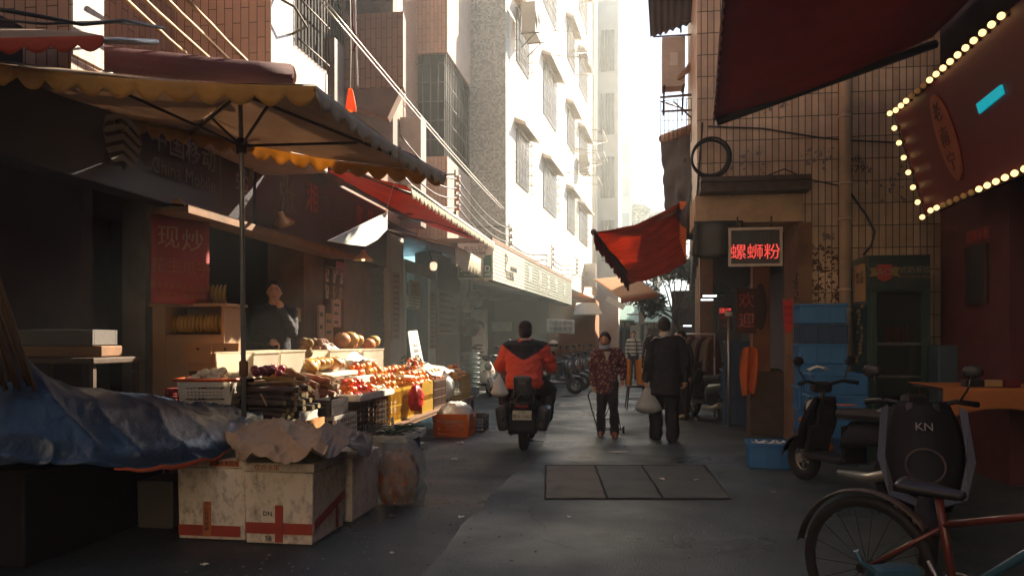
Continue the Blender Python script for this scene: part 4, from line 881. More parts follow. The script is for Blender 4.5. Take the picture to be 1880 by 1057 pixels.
b = MB(); b.sheet(sackfn((-2.69, 9.72, .50), .08, .15, .33, 7, .4), 22, 12, .003); tag(b.build('plastic_bag', mat('red_plastic_bag', (.70, .05, .05), .35, .1, 6, .3, 25, transl=.45)), 'red plastic bag hanging on the front of the yellow crates', 'plastic bag')
# orange basket on the ground with a white bag in it
p = onZ(829, 803); bx0, by0 = p.x - .27, p.y
b = MB(); w_, d_, h_ = .52, .42, .33; c = V((p.x, p.y + .21, 0))
def slotwall(b, a, d, ln, h, nrm, t=.012, tl=.03):
    a = V(a); rows = 4; cols_ = max(3, round(ln / .045))
    def strip(s0, s1, z0, z1): b.ext([a + d * s0 + V((0, 0, z0)) + nrm * tl * z0 / h, a + d * s1 + V((0, 0, z0)) + nrm * tl * z0 / h, a + d * s1 + V((0, 0, z1)) + nrm * tl * z1 / h, a + d * s0 + V((0, 0, z1)) + nrm * tl * z1 / h], -nrm * t)
    strip(0, ln, 0, .04); strip(0, ln, h * .72, h); strip(0, .05, .04, h * .72); strip(ln - .05, ln, .04, h * .72)
    hh = (h * .72 - .04) / rows
    for r_ in range(1, rows): strip(.05, ln - .05, .04 + hh * r_ - .010, .04 + hh * r_ + .010)
    for k in range(cols_ + 1):
        s = .05 + (ln - .1 - .016) * k / cols_
        for r_ in range(rows): strip(s, s + .016, .04 + hh * r_ + .0101, .04 + hh * (r_ + 1) - .0101)
def basket(name, label, cat, c, w_, d_, h_, m, rz=0):
    b = MB(); X_, Y_ = V((math.cos(rz), math.sin(rz), 0)), V((-math.sin(rz), math.cos(rz), 0)); c = V(c)
    slotwall(b, c - X_ * w_ / 2 - Y_ * d_ / 2, X_, w_, h_, -Y_); slotwall(b, c + X_ * w_ / 2 - Y_ * d_ / 2, Y_, d_, h_, X_); slotwall(b, c + X_ * w_ / 2 + Y_ * d_ / 2, -X_, w_, h_, Y_); slotwall(b, c - X_ * w_ / 2 + Y_ * d_ / 2, -Y_, d_, h_, -X_)
    b.ext([c - X_ * (w_ / 2 - .02) - Y_ * (d_ / 2 - .02) + V((0, 0, .005)), c + X_ * (w_ / 2 - .02) - Y_ * (d_ / 2 - .02) + V((0, 0, .005)), c + X_ * (w_ / 2 - .02) + Y_ * (d_ / 2 - .02) + V((0, 0, .005)), c - X_ * (w_ / 2 - .02) + Y_ * (d_ / 2 - .02) + V((0, 0, .005))], (0, 0, .01))
    return tag(b.build(name, m), label, cat)
basket('basket', 'bright orange slotted basket standing on the lane at the stall corner', 'basket', (p.x, p.y + .2, .006), .50, .40, .33, orangeP, -.05)
b = MB(); b.sheet(sackfn((p.x + .02, p.y + .2, .14), .25, .2, .36, 11, .16), 28, 14, .003); tag(b.build('plastic_bag', filmW), 'billowing white plastic bag filling the orange basket', 'plastic bag')
p = onZ(874, 794); crate('crate', 'small black crate on the lane behind the orange basket', 'crate', p.x - .1, p.x + .12, p.y, p.y + .4, .006, .25, blackP, 9, 4)
# low tray of greens in front of the crates
b = MB(); b.bx(-2.66, -2.42, 8.25, 8.95, .006, .30, .01); tag(b.build('box', darkw), 'dark box hidden under the tray of greens', 'box')
b = MB(); tray(b, (-2.56, 8.55, .305), .40, .86, .07); tag(b.build('foam_tray', whitefoam), 'white foam tray of dark greens in front of the crates', 'tray')
proto = None
for i in range(24):
    c = (-2.70 + .28 * random.random(), 8.2 + .7 * i / 24, .365 + .03 * random.random())
    if proto is None:
        b = MB(); b.sheet(lambda u, v: V(((u - .5) * .22, (v - .5) * .06 * math.sin(math.pi * min(1, u + .1)), .02 * math.sin(math.pi * u) + .015 * abs(v - .5))), 10, 4, .003); b.tube([(-.17, 0, 0), (-.08, 0, .01)], .006, 5)
        proto = b.build('leaf_vegetable', leaf); tag(proto, 'dark green leaf in the low white tray', 'vegetable', 'greens in the low tray'); o = proto
    else: o = proto.copy(); COL.objects.link(o)
    o.location = c; o.rotation_euler = (random.uniform(-.5, .5), random.uniform(-.3, .3), random.uniform(-.5, .9))
b = MB(); b.box((-2.6, 8.45, .46), (.012, .07, .17), rotX(.35)); tag(b.build('price_tag', paper), 'white price tag stuck in the tray of greens', 'price tag')
# --- second and back steps
b = MB(); b.bx(-3.55, -3.24, 9.1, 9.75, .622, .95, .012); tag(b.build('foam_box', whitefoam), 'big sunlit white foam box at the centre of the stall', 'foam box')
b = MB(); b.bx(-3.6, -3.22, 8.0, 9.08, .985, 1.03, .006); tag(b.build('foam_slab', whitefoam), 'long white foam slab under the cut squash', 'slab')
scatter('orange', org, pile(-3.56, -3.25, 9.15, 10.1, .955, .048, 2, .15), .045, 'orange piled high on the white foam box', 'fruit', 'oranges piled on the foam box')
b = MB(); b.sheet(lambda u, v: V((-3.7 + .42 * u, 9.1 + .85 * v, 1.13 + .12 * math.sin(math.pi * v) * math.sin(math.pi * u) + .04 * nz((u * 4, v * 5, 9), 1.6))), 14, 16, .002); tag(b.build('plastic_film', film), 'clear film over the oranges behind the foam box', 'plastic film')
scatter('orange', org, [p for p in pile(-3.68, -3.2, 10.1, 13.2, .70, .052, 4, .15, .8) if p[0] > -3.50 and p[2] > .74], .046, 'orange in the long sloping heap toward the far end', 'fruit', 'oranges in the long sloping heap')
def gourd(name, label, c, r, m, seed, group=None, ribs=0, cat='melon', sq=.8):
    b = MB(); n, k = 20, 10; b.ball((0, 0, 0), (r, r, r * sq), n, k, .06, 2, seed)
    if ribs:
        for v in b.bm.verts: a = math.atan2(v.co.y, v.co.x); f = 1 - .07 * abs(math.cos(a * ribs / 2)) ** 8; v.co.x *= f; v.co.y *= f
    b.m = 1; b.tube([(0, 0, r * sq * .9), (.01, 0, r * sq * 1.15)], r * .1, 6)
    o = b.build(name, [m, woodD]); o.location = c; o.rotation_euler = (random.uniform(.2, .9), random.uniform(-.5, .5), random.random() * 6); return tag(o, label, cat, group)
for i, (px, py) in enumerate(((628, 635), (644, 632), (654, 639), (664, 636), (680, 641), (692, 637), (640, 641))):
    q = onX(px, py, -3.86); gourd('round_melon', 'round yellow-brown melon in the row on the back step', (q.x - .03 * (i % 2), q.y, max(q.z, 1.07)), .115, melon, i * 2.1, 'melons on the back step')
# bag of roots with plastic, back left
for i in range(26):
    px, py = 556 + 6.4 * (i % 9), 655 - 9 * (i // 9); q = onX(px, py, -3.72 + .03 * (i % 3)); 
    gourd('taro_root', 'brown taro root in the heap under the crumpled film', (q.x, q.y, max(q.z, 1.02)), .05, potat, i * 1.3, 'taro roots heaped behind the containers', 0, 'vegetable', 1.15)
q = onX(592, 650, -3.75); b = MB(); b.sheet(sackfn((q.x, q.y, 1.14), .16, .3, .22, 5, .3), 26, 12, .002); tag(b.build('plastic_bag', film), 'crumpled clear bag on top of the taro heap', 'plastic bag')
# clear containers
tubp = mat('clear_tub', (.82, .76, .66), .22, .08, 8, .25, 14, transl=.62, spec=.6); beans = mat('brown_beans', (.10, .05, .03), .8, .4, 40, .5, 90)
def tub(label, px0, px1, pyt, pyb, X, dp, fill, fm):
    y0, y1 = yX(px0, X), yX(px1, X); q = onX((px0 + px1) / 2, pyb, X); zt = onX((px0 + px1) / 2, pyt, X).z; zb = q.z
    t = thing('clear_container', label, 'container', (X - dp / 2, (y0 + y1) / 2, zb)); b = MB()
    for s0, s1 in (((X - dp, y0), (X, y0)), ((X, y0), (X, y1)), ((X, y1), (X - dp, y1)), ((X - dp, y1), (X - dp, y0))):
        d = V((s1[0] - s0[0], s1[1] - s0[1], 0)); nr = V((d.y, -d.x, 0)).normalized(); a = V((*s0, zb)); c = V((*s1, zb)); k = nr * .015
        b.ext([a - k, c - k, c + V((0, 0, zt - zb)), a + V((0, 0, zt - zb))], -nr * .006); b.ext([a + V((0, 0, zt - zb - .001)) + k * .8, c + V((0, 0, zt - zb - .001)) + k * .8, c + V((0, 0, zt - zb + .012)) + k * .8, a + V((0, 0, zt - zb + .012)) + k * .8], -nr * .02)
    b.bx(X - dp + .01, X - .01, y0 + .01, y1 - .01, zb + .002, zb + .008); b.build('tub', tubp, t)
    b = MB(); b.sheet(lambda u, v: V((X - dp + .02 + (dp - .04) * u, y0 + .02 + (y1 - y0 - .04) * v, zb + (zt - zb) * fill + .015 * nz((u * 5, v * 5, px0), 2))), 8, 8, (zt - zb) * fill - .012); b.build('contents', fm, t)
tub('leftmost clear container beside the parasol pole', 466, 513, 648, 692, -3.26, .36, .25, potat)
tub('second clear container from the pole, with a tag beside it', 516, 560, 645, 692, -3.30, .36, .3, garl)
tub('low clear container behind the squash', 562, 604, 659, 684, -3.5, .24, .4, garl)
tub('wide bright container below the melons', 606, 664, 643, 690, -3.42, .3, .55, garl)
tub('container filled with dark brown beans', 668, 704, 642, 692, -3.34, .3, .75, beans)
# red onions, squash, roots, cane
for i in range(16):
    q = onX(466 + 3.4 * i, 690 - 4 * (i % 3), -3.14 - .03 * (i % 2)); gourd('red_onion', 'red onion before the leftmost clear container', (q.x, q.y, max(1.02, q.z)), .036, onion, i, 'red onions before the containers', 0, 'vegetable', .95)
for i in range(13):
    px = 566 + 9.4 * (i % 7) + 5 * (i // 7); q = onX(px, 690 - 8 * (i // 7), -3.30 - .1 * (i // 7)); gourd('cut_squash', 'ribbed orange-brown squash on the foam slab', (q.x, q.y, max(1.09, q.z)), .085, melon, i * 1.7, 'squashes on the foam slab', 9, 'squash', .62)
def rod(name, p, q, r, m, label, cat, group, me=None, bend=.01, seed=0):
    p, q = V(p), V(q); b = MB(); n = 7
    b.tube([p.lerp(q, k / n) + V((0, bend * nz((seed, k, 0), .9), bend * nz((seed, 0, k), .9))) for k in range(n + 1)], [r * (1 + .12 * math.sin(k * 2.6 + seed)) * (.8 if k in (0, n) else 1) for k in range(n + 1)], 8)
    if me:
        d = (q - p).normalized(); b.m = 1; b.cyl(q - d * .001, q + d * .004, r * .82, n=9)
    return tag(b.build(name, [m, me or m]), label, cat, group)
k = 0
for L in range(5):
    for i in range(8 - L // 2):
        y = 6.42 + .066 * i + .033 * (L % 2); z = .735 + .055 * L; k += 1
        rod('sugar_cane', (-3.72 + .05 * random.random(), y + .22, z), (-2.99 + .19 * random.random(), y + random.uniform(-.02, .02), z + random.uniform(-.012, .012)), .024 + .007 * random.random(), cane, 'dark sugar cane in the cut bundle beside the parasol pole', 'sugar cane', 'sugar cane bundle', canee, .012, k)
for k in range(34):
    px, py = 540 + 95 * random.random(), 694 + 34 * random.random(); q = onX(px, py, -2.98 + .08 * random.random()); a = random.uniform(-.4, .5)
    q.y = min(q.y, 7.7); z = max(.80, q.z)
    rod('yam', (q.x - .34, q.y + .2 * a + .12, z + .04 + .05 * random.random()), (q.x, q.y, z), .026 + .008 * random.random(), potat, 'long brown yam in the heap behind the sugar cane', 'vegetable', 'yams heaped in the middle of the stall', garl, .02, k)
b = MB(); b.bx(-3.3, -2.98, 7.1, 7.75, .685, .80, .01); tag(b.build('carton', wood), 'brown carton under the heap of yams', 'carton')
crate('crate', 'black crate with pale edges between the sugar cane and the yams', 'crate', -2.95, -2.76, 7.05, 7.5, .682, .15, blackP, 7, 2, solid=True)
b = MB(); b.box((-2.84, 6.72, .72), (.012, .42, .075), rotZ(.04)); b.box((-2.88, 6.72, .69), (.09, .42, .012)); tag(b.build('foam_strip', whitefoam), 'pale foam strip edging the sugar cane', 'foam strip')
b = MB(); b.bx(-2.815, -2.80, 6.38, 7.0, .60, .685); tag(b.build('cardboard', mat('orange_cardboard', (.45, .20, .06), .8, .15)), 'orange cardboard edge under the sugar cane', 'cardboard')
rod('bamboo_stick', at(478, 722, 6.55), at(490, 745, 6.5), .006, bamboo, 'short tan stick leaning on the sugar cane', 'stick', None)
rod('bamboo_stick', at(455, 703, 6.6), at(565, 700, 7.0), .010, bamboo, 'long tan stick lying across the sugar cane', 'stick', None)
# tangerines with leaves in dark paper
q = onX(760, 712, -3.15)
scatter('tangerine', org, [(q.x + .1 * random.uniform(-1, 1), q.y + random.uniform(-.35, .3), .93 + .14 * random.random()) for _ in range(26)], .034, 'leafy tangerine in dark paper before the foam box', 'fruit', 'leafy tangerines in dark paper')
proto = None
for i in range(30):
    if proto is None: b = MB(); b.sheet(lambda u, v: V(((u - .5) * .09, (v - .5) * .035 * math.sin(math.pi * min(1, u + .05)), .012 * math.sin(3 * u))), 6, 3, .002); proto = b.build('leaf', leaf); tag(proto, 'dark leaf among the leafy tangerines', 'leaf', 'leaves among the tangerines'); o = proto
    else: o = proto.copy(); COL.objects.link(o)
    o.location = (q.x + .12 * random.uniform(-1, 1), q.y + random.uniform(-.4, .35), 1.0 + .14 * random.random()); o.rotation_euler = [random.uniform(-1, 1) for _ in range(3)]
b = MB(); b.bx(-3.2, -3.06, q.y - .4, q.y + .4, .81, .95, .01); tag(b.build('carton', woodD), 'dark paper carton holding the leafy tangerines', 'carton')
# garlic basket and its neighbours at the near left
p = at(390, 740, 6.9); zb = p.z
t = thing('garlic_basket', 'white slotted basket with a red rim heaped with garlic beside the pole', 'basket', p)
b = MB(); rzb = .06; X_, Y_ = V((math.cos(.15), math.sin(.15), 0)), V((-math.sin(.15), math.cos(.15), 0)); w_, d_, h_ = .43, .32, .21
for (a, d, ln, nr) in ((p - X_ * w_ / 2 - Y_ * d_ / 2, X_, w_, -Y_), (p + X_ * w_ / 2 - Y_ * d_ / 2, Y_, d_, X_), (p + X_ * w_ / 2 + Y_ * d_ / 2, -X_, w_, Y_), (p - X_ * w_ / 2 + Y_ * d_ / 2, -Y_, d_, -X_)): slotwall(b, a, d, ln, h_, nr, .01, .03)
b.build('basket', whiteP, t)
b = MB(); ring = [p + X_ * sx * (w_ / 2 + .035) + Y_ * sy * (d_ / 2 + .035) + V((0, 0, h_)) for sx, sy in ((-1, -1), (1, -1), (1, 1), (-1, 1))]; b.tube(ring, .016, 6, True); b.build('rim', red, t)
scatter('garlic_bulb', garl, [tuple(p + X_ * random.uniform(-.19, .19) + Y_ * random.uniform(-.12, .12) + V((0, 0, .14 + .06 * random.random()))) for _ in range(46)] + [tuple(p + X_ * random.uniform(-.1, .1) + Y_ * random.uniform(-.06, .06) + V((0, 0, .22 + .04 * random.random()))) for _ in range(16)], .036, 'garlic bulb heaped in the red-rimmed basket', 'garlic', 'garlic in the red-rimmed basket', .85, .2)
table('dark table under the garlic basket', p.x - .72, p.x + .30, p.y - .14, p.y + .5, p.z - .002, woodD)
q = at(305, 742, 6.7); crate('crate', 'dark red crate left of the garlic basket', 'crate', q.x - .1, q.x + .14, p.y - .1, p.y + .3, p.z, .13, mat('dark_red_plastic', (.20, .03, .03), .4, .2), 8, 3)
# wooden shelf unit with bananas
p = at(300, 600, 8.1); X0, Y0 = p.x - .12, p.y
SU = thing('shelf_unit', 'pale wooden shelf unit stacked with bananas below the red banner', 'shelf', (X0 + .4, Y0 + .2, .22))
zt = at(300, 557, 8.1).z; zm = at(300, 614, 8.1).z; w_ = .78; lam = mat('pale_laminate', (.36, .22, .13), .5, .12, 3, .06)
for (nm, a) in (('top', (X0 - .03, X0 + w_ + .03, Y0 - .02, Y0 + .45, zt - .03, zt)), ('side_panel', (X0, X0 + .14, Y0, Y0 + .43, .22, zt - .031)), ('side_panel', (X0 + w_ - .03, X0 + w_, Y0, Y0 + .43, .22, zt - .031)), ('shelf', (X0 + .141, X0 + w_ - .031, Y0 + .01, Y0 + .43, zm - .02, zm)), ('front_panel', (X0 + .141, X0 + w_ - .031, Y0 + .005, Y0 + .02, .22, zm - .021)), ('back_panel', (X0 + .141, X0 + w_ - .031, Y0 + .40, Y0 + .42, zm + .001, zt - .032))):
    b = MB(); b.bx(*a, .003); b.build(nm, lam, SU)
ban = mat('banana_skin', (.42, .24, .055), .5, .25, 8, .08, dirt=.3, dcol=(.08, .03, .01))
def bananas(c, rz, label, n=7, sz=1.):
    t = thing('banana_bunch', label, 'bananas', c, rz)
    for i in range(n):
        a = (i - (n - 1) / 2) * .16; b = MB(); pts = []; rr = []
        for k in range(8):
            u = k / 7; th = -1.0 + 2.0 * u; pts.append((math.sin(a) * .05 + (i - (n - 1) / 2) * .034 * sz, -.02 - .12 * math.cos(th) * sz, .10 * sz + .11 * math.sin(th) * sz)); rr.append(.019 * sz * math.sin(math.pi * (.12 + .8 * u)) ** .5)
        b.tube(pts, rr, 7); b.build('banana', ban, t, local=True)
    return t
for i, px in enumerate((322, 345, 372, 395)): q = at(px, 612, 8.15); bananas((q.x, q.y + .18, zm + .01), .2 * (i % 2), ('leftmost', 'second', 'third', 'rightmost')[i] + ' banana bunch inside the shelf unit')
for i, px in enumerate((322, 350, 378)): q = at(px, 560, 8.15); bananas((q.x, q.y + .2, zt + .005), -.2 + .2 * i, ('left', 'middle', 'right')[i] + ' dark banana bunch on top of the shelf unit')
p = at(390, 681, 7.5); CB = thing('cardboard_box', 'brown cardboard box with open flaps in front of the bananas', 'cardboard box', p); cbm = mat('brown_cardboard', (.36, .16, .065), .8, .12, 3, .08); w_ = .51; h_ = at(390, 648, 7.5).z - p.z
b = MB(); b.box(p + V((0, .17, h_ / 2)), (w_, .34, h_), rotZ(.13), .004); b.build('box', cbm, CB)
for s in (-1, 1):
    b = MB(); b.box(p + V((s * w_ / 4, s * w_ / 4 * .13 - .012, h_ + .0)), (w_ / 2 - .008, .006, .19), rotX(-.1) @ rotZ(.13)); f = b.build('flap', cbm, CB); b = MB(); b.lathe([(0, 0), (.012, 0), (.012, .004), (0, .004)], p + V((s * w_ / 4, s * w_ / 4 * .13 - .018, h_ + .04)), 10, rotX(R(90))); b.build('hole', black, f)
b = MB(); b.bx(p.x - .24, p.x + .26, p.y, p.y + .32, .22, p.z - .002, .01); tag(b.build('carton', woodD), 'dark carton under the brown cardboard box', 'carton')
# ---------------------------------------------------------------- blue tarp
def crow(rows):
    P_ = [[at(*c) for c in r] for r in rows]
    def cat(p, t):
        n = len(p) - 1; s = min(n - 1e-6, max(0, t * n)); i = int(s); f = s - i
        a, b_, c, d = p[max(0, i - 1)], p[i], p[min(n, i + 1)], p[min(n, i + 2)]
        return .5 * ((2 * b_) + (c - a) * f + (2 * a - 5 * b_ + 4 * c - d) * f * f + (3 * b_ - a - 3 * c + d) * f ** 3)
    return lambda u, v: cat([cat(r, u) for r in P_], v)
tf = crow([[(-120, 858, 4.35), (40, 856, 4.6), (150, 858, 4.75), (260, 862, 4.95), (340, 850, 5.2), (410, 828, 5.5), (455, 800, 5.8)],
           [(-120, 790, 4.4), (40, 795, 4.65), (150, 805, 4.8), (260, 815, 5.0), (340, 810, 5.3), (410, 800, 5.65), (468, 790, 5.95)],
           [(-120, 665, 4.6), (30, 690, 4.85), (140, 735, 5.05), (250, 752, 5.4), (340, 762, 5.75), (420, 775, 6.05), (484, 776, 6.25)],
           [(-120, 590, 5.2), (10, 628, 5.4), (100, 704, 5.6), (215, 722, 6.1), (320, 738, 6.4), (405, 746, 6.6), (484, 764, 6.55)],
           [(-120, 605, 6.0), (10, 642, 6.0), (110, 716, 6.1), (215, 730, 6.5), (320, 745, 6.7), (405, 752, 6.8), (480, 766, 6.7)]])
tarpm = mat('blue_tarpaulin', (.013, .036, .072), .36, .2, 3, .2, 45, dirt=.15, dcol=(.015, .035, .07), spec=.6)
def rdg(x): return 1 - abs(math.sin(math.pi * x)) ** .55
def tfn(u, v):
    p = tf(u, v); k = .5 + .5 * math.sin(u * 7)
    d = .034 * nz((u * 6, v * 2.2, 1), 1) + .020 * rdg(u * 7 + v * 2.4 + .8 * nz((u * 5, v * 4, 4), 1)) + .010 * rdg(u * 13 - v * 6 + 1.3 * nz((u * 7, v * 6, 9), 1)) * v + .004 * nz((u * 50, v * 20, 7), 1) + .022 * math.sin(9 * v + 5 * u + 2 * nz((u * 4, v * 4, 2))) * (1 - v) * .8
    if v > .4 and u > .45: d += .028 * rdg(u * 26 + v * 9 + 2 * nz((u * 9, v * 7, 9), 1)) * min(1, (v - .4) * 4) * min(1, (u - .45) * 4)
    return p + V((.3 * d, -.5 * d, d))
TP = thing('tarpaulin', 'large dark blue tarpaulin draped over the near stall, rimmed by sunlight', 'tarpaulin', tf(.5, .6))
b = MB(); b.sheet(tfn, 120, 60, .004); b.build('sheet', tarpm, TP)
b = MB(); b.sheet(lambda u, v: tfn(.42 + .56 * u, 0) + V((.004, -.004, -.032 * v * math.sin(math.pi * min(1, u + .12)) - .002)), 50, 3, .003); b.build('orange_hem', mat('orange_hem_cloth', (.45, .09, .03), .7, .1), TP)
b = MB(); b.bx(-4.55, -3.66, 4.35, 5.8, .003, .60, .02); tag(b.build('shade_block', mat('shade_black', (.012, .010, .013), .9, .2, 4, .1)), 'added black block standing for the shade under the blue tarpaulin', 'chest')  # black block added for the dark void and to cover a sun patch
# ---------------------------------------------------------------- foam boxes, cloths and the plastic bag
fb = mat('dirty_foam_box', (.74, .64, .53), .85, .1, 3, .25, 55, dirt=.85, dcol=(.17, .11, .075), dsc=6, streak=2.)
tape = mat('red_tape', (.36, .055, .035), .4, .15, 7, .08, 40); lbl = mat('orange_label', (.48, .15, .05), .6, .12); inkm = mat('ink', (.035, .03, .035), .7, .1)
def fbox(label, x0, x1, y0, y1, h, lid=0., m=None):
    t = thing('foam_box', label, 'foam box', ((x0 + x1) / 2, (y0 + y1) / 2, .005)); b = MB(); M_ = Matrix()
    b.box(((x0 + x1) / 2, (y0 + y1) / 2, .005 + h / 2), (x1 - x0, y1 - y0, h), None, .012, .965); b.build('box', m or fb, t)
    if lid: b = MB(); b.box(((x0 + x1) / 2, (y0 + y1) / 2, .005 + h + lid / 2 + .004), (x1 - x0 + .025, y1 - y0 + .025, lid), None, .01); b.build('lid', m or fb, t)
    return t
A_ = fbox('left of two big dirty white foam boxes at the stall front', -3.15, -2.640, 5.16, 5.72, .50, .055)
B_ = fbox('right of two big dirty white foam boxes, crossed with red tape', -2.625, -2.13, 5.11, 5.72, .49, .06)
fbox('narrower dirty foam box standing behind the taped box', -2.6, -2.1, 5.80, 6.45, .49)
fbox('small shade-toned foam box in the dark under the tarpaulin', -3.62, -3.33, 5.4, 5.75, .35, 0, foam2)
def strip(par, x0, x1, y, z0, z1, m, nm='tape'): b = MB(); b.bx(x0, x1, y - .004, y - .0015, z0, z1); return b.build(nm, m, par)
ya, yb = 5.16 + .004, 5.11 + .004
strip(A_, -3.14, -2.68, ya, .03, .105, tape); l = strip(A_, -2.955, -2.895, ya - .003, .03, .27, lbl, 'label'); strip(A_, -2.9, -2.68, 5.15, .518, .562, lbl, 'label')
for k, c in enumerate('小心轻放易碎'): lettering(c, (-2.925, ya - .0085, .255 - .035 * k), (1, 0, 0), (0, 0, 1), .034, inkm, A_, .001)
lettering('上海水果批发', (-2.79, 5.144, .54), (1, 0, 0), (0, 0, 1), .036, inkm, A_, .001)
strip(B_, -2.615, -2.135, yb, .075, .15, tape); strip(B_, -2.40, -2.345, yb - .003, .02, .27, tape)
b = MB(); b.ext([(-2.126, 5.13, .10), (-2.126, 5.70, .22), (-2.126, 5.70, .28), (-2.126, 5.13, .165)], (.003, 0, 0)); b.build('tape', tape, B_)
b = MB(); b.ext([(-2.126, 5.52, .03), (-2.126, 5.57, .03), (-2.126, 5.57, .20), (-2.126, 5.52, .19)], (.002, 0, 0)); b.build('tape', tape, B_)
lettering('DN.', (-2.45, yb - .003, .21), (1, 0, 0), (0, 0, 1), .045, inkm, B_, .001); lettering('58', (-2.45, yb - .003, .04), (1, 0, 0), (0, 0, 1), .05, inkm, B_, .001)
lettering('优质水果', (-2.45, 5.092, .525), (1, 0, 0), (0, 0, 1), .045, lbl, B_, .001)
def cloth(label, rows, m, amp, seed, nu=70, nv=50):
    f = crow(rows)
    def fn(u, v):
        p = f(u, v); a = u * 5 + v * 2.2
        d = amp * (.8 * nz((u * 3 + seed, v * 2, seed), 1) + .85 * rdg(u * 2.6 + v * 1.3 + 1.2 * nz((u * 2.4, v * 2.4, seed), 1)) + .35 * rdg(u * 4.5 - v * 3.2 + 1.1 * nz((u * 4, v * 4, seed + 3), 1)) + .05 * nz((u * 16, v * 12, seed), 1))
        return p + V((d * .3, -d * .4, d))
    b = MB(); b.sheet(fn, nu, nv, .004); return tag(b.build('cloth', m), label, 'cloth')
bei = mat('beige_cloth', (.42, .30, .205), .85, .15, 4, .12, 70, dirt=.3, dcol=(.16, .10, .07)); gre = mat('grey_brown_cloth', (.27, .215, .185), .85, .18, 4, .12, 70, dirt=.35, dcol=(.10, .07, .06))
cloth('crumpled beige cloth thrown over the two big foam boxes', [[(436, 848, 5.28), (470, 852, 5.2), (520, 850, 5.18), (565, 842, 5.2), (600, 838, 5.3)], [(425, 822, 5.4), (465, 815, 5.35), (520, 812, 5.35), (560, 810, 5.4), (600, 815, 5.5)], [(412, 803, 5.5), (455, 790, 5.65), (510, 785, 5.7), (560, 792, 5.75), (590, 800, 5.8)], [(425, 796, 6.0), (470, 780, 6.1), (510, 776, 6.2), (550, 785, 6.2), (585, 795, 6.2)]], bei, .07, 3)
cloth('crumpled grey-brown cloth spilling over the back of the foam boxes', [[(575, 845, 5.25), (610, 838, 5.4), (645, 830, 5.6), (668, 840, 5.9), (680, 835, 6.2)], [(570, 815, 5.45), (605, 805, 5.6), (640, 805, 5.8), (670, 815, 6.1), (684, 815, 6.35)], [(575, 800, 5.8), (605, 788, 5.95), (640, 790, 6.1), (665, 800, 6.35), (680, 806, 6.5)], [(585, 800, 6.3), (610, 790, 6.4), (640, 792, 6.5), (660, 800, 6.6), (672, 808, 6.6)]], gre, .06, 8)
p = onZ(722, 932); PB = thing('produce_bag', 'bulging clear plastic bag of orange produce standing beside the foam boxes', 'plastic bag', p)
b = MB(); b.sheet(sackfn((p.x - .01, p.y + .17, .012), .16, .15, .44, 2, .22, .28), 26, 14, .002); b.build('contents', mat('orange_produce', (.42, .12, .03), .5, .6, 14, .6, 22, dirt=.9, dcol=(.05, .03, .02), dsc=11), PB)
b = MB(); b.sheet(sackfn((p.x + .015, p.y + .17, .008), .19, .175, .54, 6, .30, .26), 34, 18, .002); b.build('film', mat('shiny_film', (.62, .64, .64), .12, .1, 20, .9, 18, clear=.86, spec=.9), PB)
# ================================================================ people
def fuse(mb, vox, it=4, wr=0., wf=9., seed=0.):
    """weld overlapping volumes into one continuous skin, smooth it and press in cloth folds"""
    me = bpy.data.meshes.new('f'); mb.bm.to_mesh(me); mb.bm.free(); ob = bpy.data.objects.new('f', me); COL.objects.link(ob)
    k = ob.modifiers.new('r', 'REMESH'); k.mode = 'VOXEL'; k.voxel_size = vox; k.use_smooth_shade = True
    k = ob.modifiers.new('s', 'SMOOTH'); k.iterations = it; k.factor = .5
    r = bpy.data.meshes.new_from_object(ob.evaluated_get(bpy.context.evaluated_depsgraph_get())); bpy.data.objects.remove(ob); bpy.data.meshes.remove(me)
    if wr:
        cs = [v.co + v.normal * wr * (nz((v.co.x * wf * .6 + seed, v.co.y * wf * .6, v.co.z * wf), 1.) + .5 * nz((v.co.x * wf * 2 + seed, v.co.y * wf * 2, v.co.z * wf * 2.4), 1.)) for v in r.vertices]
        for v, c in zip(r.vertices, cs): v.co = c
    out = MB(); addmesh(out, r); return out
def loft(mb, rings, n=18):
    R_ = []
    for (c, rx_, ry_) in rings: R_.append(mb._verts([V(c) + V((math.cos(2 * math.pi * j / n) * rx_, math.sin(2 * math.pi * j / n) * ry_, 0)) for j in range(n)]))
    fs = [mb.bm.faces.new([a[j], a[(j + 1) % n], b[(j + 1) % n], b[j]]) for a, b in zip(R_, R_[1:]) for j in range(n)] + [mb.bm.faces.new(R_[0][::-1]), mb.bm.faces.new(R_[-1])]
    mb._f(fs)
def limb(mb, pts, rr, n=12):
    mb.tube(pts, rr, n)
    for p, r in zip(pts, rr): mb.ball(p, r * .98, 10, 6)
skinm = mat('skin', (.52, .27, .18), .55, .08, 9, .05, 60); hairm = mat('black_hair', (.014, .012, .013), .5, .3, 30, .4, 120)
lipm = mat('lips', (.25, .08, .06), .5, .1); eyem = mat('dark_eye', (.02, .015, .012), .25, .1)
